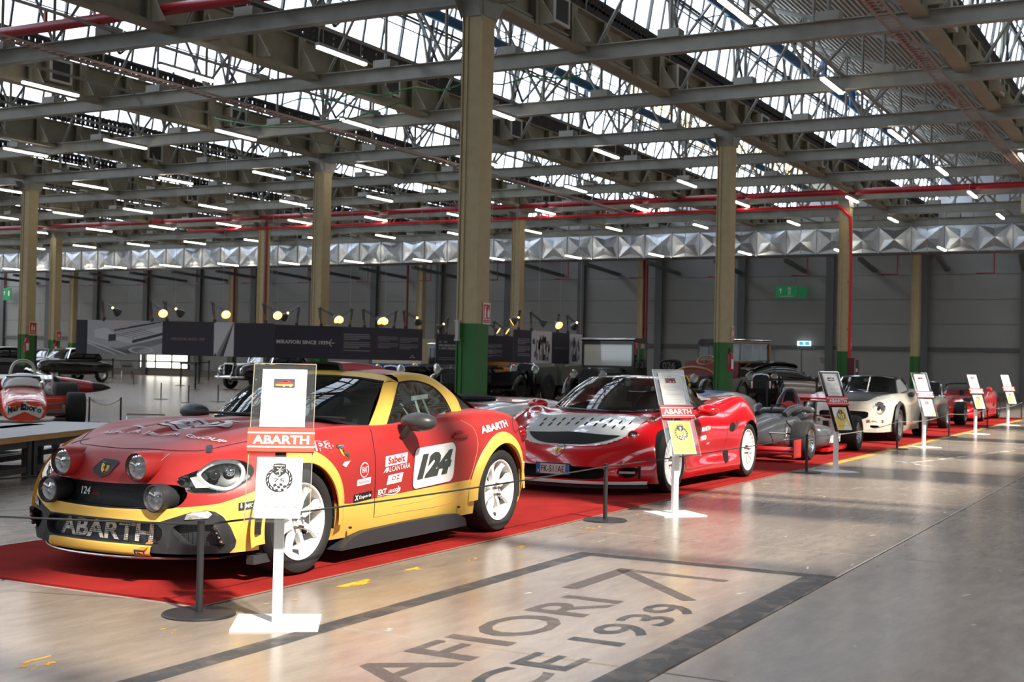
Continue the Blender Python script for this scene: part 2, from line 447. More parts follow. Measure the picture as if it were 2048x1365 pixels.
# door and notices on the wall
dr = thing('door_1', 'grey double door in the far wall', None, (WX-.06, 16.6, 0), kind='structure')
for s in (-1, 1):
    b = B(); b.box((-.03, s*.62, 1.08), (.04, 1.2, 2.1)); b.obj('door_leaf', M('grey door', (150, 150, 148), .5), dr)
    b = B(); b.box((-.07, s*.1, 1.05), (.06, .1, .04)); b.obj('door_handle', blackmetal, dr)
b = B(); b.box((-.08, -1.05, 1.55), (.01, .5, .42)); o = tag(b.obj('notice_sheet', whitem, None, loc=(WX-.02, 16.6, .06)), 'white paper notice with red heading on the grey far door', 'notice')
b = B(); k0 = 0
for k in range(4): b.box((-.088, -1.05, 1.68-.07*k), (.004, .36-.05*(k % 2), .02))
b.obj('printed_line', redp, o)

def exit_pict(b, o, right, up, s, flip=1):
    o, right, up = V(o), V(right), V(up)
    P = lambda x, y: o+right*x*s+up*y*s
    b.quad(P(.55, -.8), P(1.15, -.8), P(1.15, .8), P(.55, .8))           # door opening
    b.add([P(*q) for q in ((-1.3, -.55), (-1.1, -.55), (-1.1, .2), (-.8, .2), (-1.2, .75), (-1.6, .2), (-1.3, .2))], [(0, 1, 2, 3, 4, 5, 6)])      # arrow
    return P
greensign = M('green exit sign', (20, 130, 78), .5, emit=.12)
es = thing('exit_sign', 'green exit sign with arrow and running figure high by far wall', 'sign', (58.6, 17.0, 4.75))
b = B(); b.box((0, .12, 0), (.06, 1.0, .52)); b.box((.02, -.62, -.02), (.05, .36, .5), Matrix.Rotation(.5, 3, 'Z')); b.obj('sign_board', greensign, es)
b = B(); P = exit_pict(b, (-.034, .16, .04), (0, -1, 0), (0, 0, 1), .2); b.obj('pictogram', whitem, es, kind='stuff')
b = B(); b.ell((-.036, .0, .12), (.004, .035, .035), 8, 6)
for p, q in (((0, .0, .09), (0, .03, -.02)), ((0, .03, -.02), (0, -.05, -.1)), ((0, .03, -.02), (0, .09, -.1)), ((0, 0, .07), (0, -.07, .02)), ((0, .0, .07), (0, .07, .03))):
    b.bar(V(p)+V((-.037, 0, 0)), V(q)+V((-.037, 0, 0)), .004, .03)
b.obj('running_figure', greensign, es)
b = B(); b.text('Uscita di Sicurezza', (-.034, .12, -.22), (0, -1, 0), (0, 0, 1), .06); b.obj('sign_text', whitem, es, kind='stuff')
b = B(); b.cyl((0, 0, .26), (0, 0, 1.7), .008, n=5); hm = b.mesh('hanger', steel)
for y in (-.3, .5): link('hanger', hm, es, (0, y, 0))
es2 = thing('emergency_light', 'small lit blue and white emergency light over the far grey door', 'sign', (WX-.25, 16.45, 2.4))
b = B(); b.box((0, 0, 0), (.1, .62, .22)); b.obj('housing', M('lit white plastic', (230, 245, 250), .4, emit=.9), es2)
b = B()
for y in (-.16, .12): b.box((-.053, y, 0), (.004, .2, .16))
b.obj('blue_panel', M('lit blue film', (60, 180, 220), .4, emit=.6), es2)
es3 = thing('exit_sign', 'small green exit sign on far wall at the far left', 'sign', (58.9, 69.0, 5.0))
b = B(); b.box((0, 0, 0), (.05, .7, .8)); b.obj('sign_board', greensign, es3)
b = B(); exit_pict(b, (-.03, 0, .05), (0, -1, 0), (0, 0, 1), .2); b.obj('pictogram', whitem, es3, kind='stuff')
es4 = thing('emergency_light', 'small lit emergency light on far wall beside dark display panel', 'sign', (WX-.25, 64.9, 2.35))
b = B(); b.box((0, 0, 0), (.1, .5, .26)); b.obj('housing', M('lit teal plastic', (120, 220, 220), .4, emit=.8), es4)
# ---------------------------------------------------------------- columns
ZB = 7.0
def column(x, y, label, sign=0, ext=0, far=0):
    t = thing('steel_column', label, 'column', (x, y, 0), group=None)
    W = .40 if not far else .38
    # H-section: flanges face +-y, web between; the face towards the camera shows flange and web
    def sec(z0, z1):
        b = B(); h = z1-z0; zc = (z0+z1)/2; d = W*.46
        b.box((0, -d+.012, zc), (W, .024, h)); b.box((0, d-.012, zc), (W, .024, h)); b.box((0, 0, zc), (.02, 2*d-.04, h))
        b.box((-W*.42, 0, zc), (.02, 2*d-.05, h)); b.box((-W*.42-.016, d*.55, zc), (.03, .05, h)); return b
    sec(0, 1.854).obj('green_base', green, t); sec(1.854, ZB-.25).obj('shaft', beige, t)
    b = B(); b.box((0, 0, ZB-.12), (W+.02, W+.02, .26))
    for s in (-1, 1): b.add([(s*.2, -.19, ZB+.05), (s*.5, -.19, ZB+.05), (s*.2, -.19, ZB-.35)], [(0, 1, 2)]); b.add([(s*.2, .19, ZB+.05), (s*.5, .19, ZB+.05), (s*.2, .19, ZB-.35)], [(0, 1, 2)])
    b.obj('capital', steel, t)
    b = B(); b.box((0, 0, .01), (.6, .6, .02)); b.obj('base_plate', green, t)
    return t
def fire_sign(x, y, z, where, w=.21, h=.31):
    t = thing('fire_extinguisher_sign', 'red and white fire extinguisher sign on '+where, 'sign', (x, y, z))
    b = B(); b.box((0, 0, 0), (w*1.12, .006, h*1.1)); b.obj('backing', M('cream plate', (226, 222, 196), .5), t)
    b = B(); b.rect((0, -.005, h*.1), (1, 0, 0), (0, 0, 1), w*.94, h*.74); b.rect((0, -.005, -h*.4), (1, 0, 0), (0, 0, 1), w*.94, h*.16); b.obj('red_field', redp, t)
    b = B(); b.rect((-.05, -.007, .0), (1, 0, 0), (0, 0, 1), .05, .15, .012); b.rect((-.05, -.007, .095), (1, 0, 0), (0, 0, 1), .03, .03); b.bar((-.045, -.007, .115), (-.005, -.007, .105), .003, .014)
    b.add([(.03, -.007, -.07), (.075, -.007, -.05), (.08, -.007, .03), (.05, -.007, .11), (.045, -.007, .03), (.025, -.007, .06), (.02, -.007, 0)], [(0, 1, 2, 3, 4, 5, 6)])
    b.text('ESTINTORE', (0, -.007, -h*.44), (1, 0, 0), (0, 0, 1), .022); b.obj('pictogram', whitem, t)
    return t
def extinguisher(x, y, z, label):
    t = thing('fire_extinguisher', label, 'fire extinguisher', (x, y, z))
    er = M('extinguisher red', (190, 18, 30), .3, coat=.3)
    b = B(); b.lathe([(0, 0), (.07, .005), (.08, .03), (.08, .38), (.065, .42), (.03, .45), (.025, .47), (0, .47)], (0, 0, 0), (0, 0, 1), 20); b.obj('cylinder', er, t, 40)
    b = B(); b.cyl((0, 0, .46), (0, 0, .52), .022, n=10); b.bar((-.01, 0, .53), (.13, 0, .57), .02, .012); b.bar((-.01, 0, .51), (.11, 0, .52), .02, .012); b.obj('valve', M('extinguisher valve', (170, 60, 50), .4), t)
    b = B(); b.tube([(-.03, 0, .5), (-.12, 0, .58), (-.16, -.02, .45), (-.12, -.05, .2), (-.09, -.05, .12)], .01, 6); b.obj('hose', blackmetal, t)
    b = B(); b.lathe([(.081, .06), (.081, .30)], (0, 0, 0), (0, 0, 1), 8, -.4+pi, .9+pi, V((1, 0, 0))); b.obj('label_sticker', whitem, t)
    return t
CL = dict(A=(17.96, 10.36), Bc=(31.06, 10.66), Cc=(44.16, 10.89), G=(57.26, 11.07), D=(31.06, 23.13), H=(44.16, 23.5), J=(57.26, 23.72), E=(31.06, 35.4),
          C2=(44.16, 35.92), I=(57.26, 36.14), F=(44.16, 48.45), K=(57.26, 48.7), G2=(57.26, 61.25))
col_labels = dict(A='nearest beige steel column with green base, behind the yellow and red rally car', Bc='beige column with green base carrying a red extinguisher, behind the glossy red sports car',
 Cc='beige column with thin bright red pipe and hydrant cabinet, behind the white spider', G='beige column near the far wall, above the white spider\'s rear',
 D='beige column rising behind the navy MIRAFIORI SINCE 1939 text panel', H='beige column behind the group of lit lamps right of the nearest column', J='beige column with two dark red pipes beside the wide bench car',
 E='leftmost beige column with green base and a red extinguisher', C2='beige column with dark red pipe behind the dark blank panel', I='narrow beige column between the text panels by the far wall',
 F='second beige column from the left, with a small red sign', K='beige column with dark red pipe above the small chimney photo', G2='third beige column from the left, at the edge of the factory photo')
for k, (x, y) in CL.items(): column(x, y, col_labels[k], far=(x > 50))
fire_sign(17.96+.1, 10.36-.2, 2.02, 'the nearest column'); fire_sign(31.06+.09, 10.66-.2, 2.09, 'the column behind the glossy red sports car')
fire_sign(44.16+.1, 10.89-.2, 2.1, 'the column with the bright red pipe'); fire_sign(31.06+.1, 35.4-.2, 2.06, 'the leftmost column', .3, .42); fire_sign(44.16+.1, 48.45-.2, 2.06, 'the second column from the left', .3, .42)
fire_sign(31.06+.15, 23.13-.2, 2.06, 'the column behind the MIRAFIORI panel')
extinguisher(31.06-.12, 10.66-.06-.16, 1.14, 'red fire extinguisher hung on the column behind the glossy red sports car'); extinguisher(31.06-.2, 35.4-.25, 1.25, 'red and white fire extinguisher hung on the leftmost column')
extinguisher(44.16-.15, 48.45-.25, 1.25, 'red fire extinguisher hung on the second column from the left')
b = B(); b.box((-.03, 0, 0), (.06, .05, .32)); b.box((-.03, 0, .15), (.09, .07, .03)); b.box((-.03, 0, -.15), (.09, .07, .03))
o = tag(b.obj('socket_bracket', M('pale grey plastic', (190, 190, 186), .5), None, loc=(17.96-.23, 10.36+.12, 1.74)), 'pale grey cable bracket on the left edge of the nearest column', 'bracket')
# hydrant cabinet
hc = thing('hydrant_cabinet', 'red hydrant cabinet with glass front at the foot of the column behind the white spider', 'cabinet', (44.16-.13, 10.89-.35, 0))
b = B(); b.box((0, 0, 1.1), (.62, .24, 1.05)); b.obj('body', M('cabinet dark red', (88, 20, 24), .5), hc)
b = B()
for s in (-1, 1): b.box((s*.29, -.13, 1.1), (.05, .02, 1.05)); b.box((0, -.13, 1.1+s*.5), (.62, .02, .05))
b.obj('door_frame', M('grey frame', (140, 136, 136), .5), hc)
b = B(); b.box((-.05, -.128, 1.22), (.16, .01, .12)); b.box((.1, -.128, 1.22), (.06, .01, .06)); b.obj('instruction_label', whitem, hc)
b = B(); b.box((.335, -.02, 1.1), (.05, .2, 1.1)); b.obj('red_side_strip', M('salmon red', (226, 96, 84), .5), hc)

# ---------------------------------------------------------------- girders, beams, saw-tooth roof
BX = [17.96+4.367*k for k in range(-6, 10)]
GY = [10.6+6.3*k for k in range(-1, 10)]
XR0, XR1 = -8., 59.3
b = B()
I_h = .3
def ibeam(b, p, q, h=.3, w=.2, t=.02):
    p, q = V(p), V(q); z = V((0, 0, h/2-t/2))
    b.bar(p+z, q+z, w, t); b.bar(p-z, q-z, w, t); b.bar(p, q, t, h-2*t)
b = B(); ibeam(b, (0, -16, ZB+.15), (0, 72, ZB+.15)); mesh_beam = b.mesh('roof_beam', steel)
for x in BX: struct(link('roof_beam', mesh_beam, None, (x, 0, 0)), 'grey steel cross beam under the saw-tooth roof')
# roof truss of one saw tooth (ridge side at y=0, low side at y=-6.3)
b = B()
rid = V((0, -.35, 10.35)); low = V((0, -6.2, 8.3))
def ang(b, p, q, s=.09): b.bar(p, q, s, .02); b.bar(p, q, .02, s)
ang(b, rid, low, .13); ang(b, (0, 0, 7.95), rid, .14)
N = [(-.35-5.85*t, 10.35-2.05*t) for t in (0, .25, .5, .75, 1)]
for k in range(1, 4):
    y, z = N[k]; ang(b, (0, y, z), (0, y, 7.3), .07)
for k in range(4):
    (ya, za), (yb, zb) = N[k], N[k+1]
    if k % 2: ang(b, (0, ya, za), (0, yb, 7.3), .07)
    else: ang(b, (0, yb, zb), (0, ya, 7.3), .07)
b.box((0, N[1][0], 7.36), (.3, .42, .16)); b.box((0, N[3][0], 7.36), (.3, .42, .16))
ang(b, (0, -.1, 8.4), (.9, -.3, 10.2), .07); ang(b, (0, -.1, 8.4), (-.9, -.3, 10.2), .07)
mesh_truss = b.mesh('roof_truss', steel)
b = B()
for k in range(4):
    (ya, za), (yb, zb) = N[k], N[k+1]; ang(b, (0, ya, za-.25), (0, yb, zb-.25), .05)
LX = XR1-XR0
# one girder (local x from 0): plate girder, stiffeners, perforated upper plate
def girder_mesh():
    b = B(); b.box((LX/2, 0, 7.19), (LX, .3, .03)); b.box((LX/2, .03, 7.57), (LX, .02, .74)); b.box((LX/2, 0, 7.95), (LX, .26, .03))
    b.box((LX/2, -.13, 7.235), (LX, .02, .06))
    return b
mesh_girder = girder_mesh().mesh('roof_girder', steel_warm)
b = B(); b.box((0, -.07, 7.57), (.03, .16, .74)); b.add([(-.015, -.15, 7.21), (.015, -.15, 7.21), (.015, -.5, 7.21), (-.015, -.5, 7.21), (-.015, -.15, 7.75), (.015, -.15, 7.75)], [(0, 1, 5, 4), (0, 3, 4), (1, 2, 5), (3, 2, 5, 4)])
b.box((0, -.16, 7.57), (.22, .02, .74)); mesh_stiff = b.mesh('stiffener', steel_warm)
def plate_mesh():
    b = B(); p = .182; n = int(LX/p)
    for z in (8.03, 8.29): b.box((LX/2, -.05, z), (LX, .04, .05))
    b.box((LX/2, -.05, 8.16), (LX, .03, .06))
    x = 0; k = 0
    for i in range(n):
        wd = .12 if i % 3 else .17
        b.box((i*p+.05, -.05, 8.16), (wd, .03, .22))
    return b
mesh_plate = plate_mesh().mesh('perforated_plate', dark_rust)
PW = 4.367/6
skyl = M('bright wired skylight glass', (226, 238, 255), .5, emit=3.4)
warmp = M('sunlit skylight glass', (255, 236, 190), .5, emit=2.8)
b = B(); b.rect((0, 0, 0), (1, 0, 0), (0, -.25, 1.6), PW-.045, .86); mesh_pane = b.mesh('pane', skyl)
b = B(); b.rect((0, 0, 0), (1, 0, 0), (0, -.25, 1.6), PW-.045, .95); mesh_pane2 = b.mesh('pane', skyl)
mesh_pane3 = mesh_pane2.copy(); mesh_pane3.materials.clear(); mesh_pane3.materials.append(warmp)
def glaz_frame(row):
    b = B(); up = V((0, -.25, 1.6)).normalized(); n = int(LX/PW)
    base = V((0, -.02, 8.34)); L_ = 2.06
    for i in range(n+1):
        p = base+V((i*PW, 0, 0)); wd = .1 if i % 6 == 4 else .035
        b.bar(p, p+up*L_, wd, .06)
    for t in (0, .95, 1.03, 2.03): b.bar(base+up*t+V((0, -.03, 0)), base+up*t+V((LX, -.03, 0)), .05, .045)
    # maintenance rails and bracing on the inside
    for t, off in ((.55, -.45), (1.45, -.55)):
        b.cyl(base+up*t+V((0, off, 0)), base+up*t+V((LX, off, 0)), .018, n=5)
    for i in range(0, n-6, 6):
        p = base+V((i*PW+.2, -.15, .1)); q = base+up*1.95+V((i*PW+3*PW, -.15, 0)); r = p+V((6*PW, 0, 0))
        b.bar(p, q, .06, .05); b.bar(q, r, .06, .05)
        b.bar(p+V((.0, -.3, .5)), q+V((1.2, -.4, -.3)), .03, .03)
    return b
mesh_gf = glaz_frame(0).mesh('glazing_frame', M('dark window steel', (70, 72, 70), .6))
# corrugated sheet of one tooth: four panels share a mesh
def sheet():
    b = B(); a = V((0, -.45, 10.52)); c = V((0, -6.25, 8.42)); d = c-a; nrm = V((0, -d.z, d.y)).normalized()*-1; L_ = d.length; n = 34
    pts = []
    for i in range(n):
        s0 = i/n; st = L_/n
        for t, hgt in ((0, 0), (.35, 0), (.5, .045), (.85, .045)): pts.append(a+d*(s0+t/n)+nrm*hgt)
    pts.append(c); rows = [[p for p in pts], [p+V((8.734, 0, 0)) for p in pts]]
    b.grid(rows); return b
mesh_sheet = sheet().mesh('roof_sheet', M('grey corrugated sheet', (124, 120, 108), .6, var=.12, scale=.8))
ceil = struct(bpy.data.objects.new('ceiling', None)); COL.objects.link(ceil)
vent_m = B(); vent_m.box((0, 0, 0), (.62, .24, .52)); mesh_vent = vent_m.mesh('vent_box', steel_warm)
b = B()
for s in (-1, 1): b.box((s*.29, -.13, 0), (.05, .03, .52)); b.box((0, -.13, s*.24), (.62, .03, .05))
mesh_vf = b.mesh('vent_frame', M('pale frame', (200, 200, 194), .5))
b = B(); b.rect((0, -.122, 0), (1, 0, 0), (0, 0, 1), .52, .44); mesh_vg = b.mesh('vent_grille', M('dark grille', (60, 60, 56), .7))
nw = 2
for gi, gy in enumerate(GY):
    seen = gy > 3
    g_ = struct(link('roof_girder', mesh_girder, None, (XR0, gy, 0)), 'olive grey plate girder carrying the saw-tooth glazing')
    if seen:
        for k in range(46):
            link('stiffener', mesh_stiff, g_, (k*1.4557+.55, 0, 0))
    struct(link('perforated_plate', mesh_plate, g_, (0, 0, 0)))
    if seen and gy < 50:
        for k in range(6):
            xv = (23.9-XR0+6.1*k+(gi % 3)*.5) if gi % 2 == 0 else (20.9-XR0+6.1*k)
            if xv > LX-1: continue
            v_ = link('vent_box', mesh_vent, g_, (xv, -.14, 7.62)); link('vent_frame', mesh_vf, v_); link('vent_grille', mesh_vg, v_)
    # glazing
    wn_ = struct(link('window_%d' % nw, mesh_gf, None, (XR0, gy, 0)), 'long band of white glass panes above a roof girder'); nw += 1
    n = int(LX/PW); up = V((0, -.25, 1.6)).normalized(); base = V((0, -.02, 8.34))
    near = seen and gy < 36
    i0 = 24 if near else 0
    if near:
        for i in range(i0, n):
            for t, me in ((.49, mesh_pane), (1.53, mesh_pane2)):
                if i*PW+XR0 < 16 and gy < 8: continue
                c = base+up*t+V(((i+.5)*PW, .02, 0))
                link('pane', mesh_pane3 if (gy > 15 and gy < 18 and i*PW+XR0 > 38 and me is mesh_pane2 and i % 3) else me, wn_, c)
    b = B()
    for i in range(0, n if not near else i0):
        for t, hh in ((.49, .86), (1.53, .95)): b.rect(base+up*t+V(((i+.5)*PW, .02, 0)), (1, 0, 0), up, PW-.045, hh)
    if b.v: b.obj('far_panes', skyl, wn_, kind='stuff')
    # trusses and sheets of this tooth
    for x in BX:
        if seen or abs(gy-4.3) < 1: struct(link('roof_truss', mesh_truss, None, (x, gy, 0)), 'grey lattice truss of the saw-tooth roof')
    for k in range(8):
        if XR0+8.734*k > 59: continue
        link('roof_sheet', mesh_sheet, ceil, (XR0+8.734*k, gy, 0))
# unseen low flat roof, set back to leave an added slot for the sun
b = B(); b.box((26, -10.9, 8.6), (68, 10.4, .06)); b.obj('flat_roof', MATS['grey corrugated sheet'], ceil)
b = B()
for (xa, xb) in ((-9, -1.2), (7.0, 8.2), (11.4, 12.8), (15.8, 17.0), (20.8, 22.0), (26.5, 28.5), (33, 34)):
    b.box(((xa+xb)/2, -3.8, 8.55), (xb-xa, 4.2, .05))
b.obj('sun_break_panel', MATS['grey corrugated sheet'], ceil, kind='stuff')  # unseen panels added across the slot to break the sun into patches

# ---------------------------------------------------------------- batten lights
lampm = M('lit lamp tube', (255, 244, 226), .5, emit=12.0)
def batten_proto(hl):
    t = thing('batten_light', 'white lit batten lamp hung below the roof', 'ceiling light', (0, 0, 0), group='batten lights under the saw-tooth roof')
    b = B(); b.box((0, 0, .05), (1.56, .1, .06)); b.obj('housing', M('lamp housing', (150, 148, 140), .5), t)
    b = B(); b.box((0, 0, 0), (1.5, .08, .045)); b.obj('diffuser', lampm, t)
    b = B(); b.cyl((0, 0, .08), (0, 0, hl), .008, n=4); me = b.mesh('hanger', steel)
    for s in (-1, 1): link('hanger', me, t, (s*.6, 0, 0))
    return t
RY = [6.7+3.83*k for k in range(16)]
b = B(); b.box((31, 0, 7.325), (52, .06, .05)); me = b.mesh('light_rail', steel)
for y in RY+[4.35]: struct(link('light_rail', me, None, (0, y, 0)), 'thin steel rail carrying batten lamps over the beams')
lp = batten_proto(.4); first = 1
for x in (19.8, 25.85, 31.95, 38.1, 43.5, 49.9):
    for y in RY:
        if abs(y-10.5) > .5 or x > 40:
            if first: lp.location = (x, y, 6.93); first = 0
            else: dup(lp, (x, y, 6.93))
o = dup(lp, (36.5, 4.35, 6.93), 'single batten lamp hung above a grey box at the far right'); del o['group']
b = B(); b.box((51.4, 36, 7.325), (.06, 66, .05)); struct(b.obj('light_rail', steel), 'thin steel rail carrying the lamps before the metal duct')
lq = batten_proto(1.4); lq.location = (51.4, 9.0, 5.93); lq['label'] = 'white lit batten lamp hung low in front of the metal duct'; lq['group'] = 'batten lights in front of the duct'
for k in range(1, 14): dup(lq, (51.4, 9.0+3.9*k, 5.93))
b = B(); b.cyl((0, 0, .2), (0, 0, 1.55), .008, n=4); me_h = b.mesh('hanger', steel)
b = B(); b.box((0, 0, 0), (.3, .16, .42)); tag(b.obj('junction_box', M('pale box', (186, 184, 172), .5), None, loc=(37.0, 4.35, 5.75)), 'pale grey junction box hanging at the far right under the short lamp', 'box')
link('hanger', me_h, bpy.data.objects['junction_box'])

# ---------------------------------------------------------------- pipes, tray, duct
b = B(); b.cyl((17.45, -6, 7.46), (17.45, 66, 7.46), .105, n=14)
for y in (12, 17, 22): b.cyl((17.45, y-.12, 7.46), (17.45, y+.12, 7.46), .125, n=14)
tag(b.obj('sprinkler_main', redpipe, None, 40), 'thick dark red pipe crossing the top left of the roof', 'pipe')
b = B()
for y in (15.5, 19.6, 23.6): b.box((17.45, y, 7.62), (.06, .05, .3))
b.cyl((43.55, -4, 7.2), (43.55, 66, 7.2), .1, n=12)
tag(b.obj('sprinkler_main', redpipe, None, 40), 'long dark red pipe crossing the far roof above the metal duct', 'pipe')
b = B(); b.tube([(43.9, 40, 6.78), (43.9, 11.15, 6.78), (43.9, 10.95, 6.7), (43.95, 10.7, 6.4), (43.98, 10.66, 5), (43.98, 10.66, 1.65)], .05, 8)
for z in (2.6, 4.2, 5.6): b.box((43.98, 10.7, z), (.12, .12, .03))
tag(b.obj('hydrant_pipe', M('bright red pipe paint', (206, 16, 34), .35), None, 40), 'thin bright red pipe running down the column behind the white spider', 'pipe')
for (x, y, xo, n_, lb) in ((57.26, 23.72, -.2, 2, 'pair of dark red riser pipes on the column beside the bench car'), (44.16, 35.92, -.2, 1, 'dark red riser pipe on the column behind the blank navy panel'), (57.26, 48.7, -.3, 1, 'dark red riser pipe on the column above the chimney photo'), (57.26, 37.1, -.3, 1, 'lone dark red riser pipe right of the MIRAFIORI text panels')):
    b = B()
    for k in range(n_):
        b.cyl((x+xo, y-.25-.0+.16*k-.05, .3), (x+xo, y-.25+.16*k-.05, 7.1), .06, n=8); b.cyl((x+xo, y-.3+.16*k, 2.9-.1*k), (x+xo, y-.3+.16*k, 2.98-.1*k), .07, n=8)
    tag(b.obj('riser_pipe', M('dark red pipe', (120, 18, 26), .4), None, 40), lb, 'pipe')
for k, (y, lb) in enumerate(((9.6, 'thick blue pipe under the roof at the upper right'), (15.9, 'thick blue pipe under the roof behind the column row'), (22.2, 'thick blue pipe under the roof at the upper left'), (28.5, 'farther blue pipe under the roof at upper left'))):
    b = B(); b.cyl((6, y, 9.3), (59, y, 9.3), .13, n=12)
    for x in (16, 22, 28, 34, 40, 46): b.cyl((x, y, 9.3), (x+.25, y, 9.3), .15, n=12)
    tag(b.obj('air_pipe', bluepipe, None, 40), lb, 'pipe')
b = B(); b.tube([(33.5, 8.9, 9.35), (33.5, 8.9, 8.8), (33.9, 8.6, 8.6), (34.4, 8.4, 8.75), (34.6, 8.4, 8.3)], .09, 8); tag(b.obj('air_valve', M('bright blue paint', (20, 110, 190), .4), None, 40), 'bright blue valve and bent pipe hanging under the blue pipe', 'valve')
for k, (y, lb) in enumerate(((6.0, 'thin red sprinkler line under the corrugated roof at the upper right'), (12.4, 'thin red sprinkler line under the roof behind the nearest column'), (18.6, 'thin red sprinkler line under the roof at upper left'))):
    b = B(); z = 8.55; b.cyl((6, y, z), (59, y, z), .04, n=6)
    for x in range(10, 58, 3): b.cyl((x, y, z), (x, y, z-.2), .03, n=5)
    tag(b.obj('sprinkler_line', redpipe, None, 40), lb, 'pipe')
b = B()
for s in (-1, 1): b.bar((5, 4.65+s*.13, 6.98), (59, 4.65+s*.13, 6.98), .015, .06)
for i in range(280): b.bar((5+i*.19, 4.52, 6.96), (5+i*.19, 4.78, 6.96), .02, .015)
tag(b.obj('cable_tray', M('pinkish cable tray', (158, 136, 124), .5)), 'long wire cable tray running under the roof at the upper right', 'cable tray')
b = B()
for s in (-1, 1): b.bar((12, 19.4+s*.12, 6.98), (46, 19.4+s*.12, 6.98), .015, .05)
for i in range(170): b.bar((12+i*.2, 19.28, 6.96), (12+i*.2, 19.52, 6.96), .02, .015)
tag(b.obj('cable_tray', MATS['pinkish cable tray']), 'wire cable tray under the roof left of the nearest column', 'cable tray')
b = B(); b.tube([(23.2, 11+i*.3, 7.0-.06*sin(i*1.3)) for i in range(26)], .018, 5); b.tube([(24.5, 16+i*.4, 7.1-.4*sin(pi*i/14)) for i in range(15)], .018, 5)
tag(b.obj('cable_run', M('green cable', (40, 130, 60), .5)), 'green cables draped along the roof beams left of the nearest column', 'cable')
# duct with cross-broken panels
galv = M('galvanised sheet', (172, 176, 180), .27, .92, var=.1, scale=1.5, bump=.22, bscale=2.2)
duct = thing('ventilation_duct', 'long shiny galvanised duct with cross-broken panels before the far wall', 'duct', (52.6, 0, 5.93))
DH, DW, DP = 1.04, 1.15, 1.26
b = B(); k = .09
c = V((-k, DP/2, DH/2)); P = [V((0, .02, .02)), V((0, DP-.02, .02)), V((0, DP-.02, DH-.02)), V((0, .02, DH-.02))]
# each facet slightly bowed
for i in range(4):
    p, q = P[i], P[(i+1) % 4]; mid = (p+q+c)/3+V((.02, 0, 0)); b.add([p, q, c, mid], [(0, 1, 3), (1, 2, 3), (2, 0, 3)])
mesh_dp = b.mesh('duct_panel', galv)
for i in range(52): link('duct_panel', mesh_dp, duct, (0, 4.1+i*DP, 0))
b = B(); b.box((DW/2+.02, 36.8, DH/2), (DW-.02, 66, DH)); b.obj('duct_core', M('dull galvanised', (128, 130, 130), .45, .7), duct)
b = B(); b.box((-.012, 0, DH/2), (.05, .035, DH+.06)); b.box((DW/2, 0, -.01), (DW, .035, .03)); me = b.mesh('flange', galv)
for i in range(53): link('flange', me, duct, (0, 4.1+i*DP, 0))
b = B(); b.cyl((-.03, 0, -.05), (-.03, 0, 1.37), .008, n=4); me = b.mesh('hanger_rod', steel)
for i in range(0, 52, 2): link('hanger_rod', me, duct, (0, 4.73+i*DP, 0))
b = B(); b.bar((54.4, 0, 5.86), (59.4, .5, 5.72), .2, .14); me = b.mesh('wall_bracket', postm)
for i in range(20): link('wall_bracket', me, wall, (0, 6.5+i*3.15, 0))
b = B(); b.tube([(0, 0, .85), (0, 0, 0), (0, .7, 0)], .03, 5); me = b.mesh('sprinkler_drop', redpipe)
b = B(); b.cyl((0, -2, 0), (0, 70, 0), .05, n=6); dm = tag(b.obj('sprinkler_branch', redpipe, None, loc=(56.5, 4, 6.2)), 'dark red sprinkler branch with angled drops behind the metal duct', 'pipe')
for i in range(18): link('sprinkler_drop', me, dm, (0, 3.8+i*3.9, -.85))
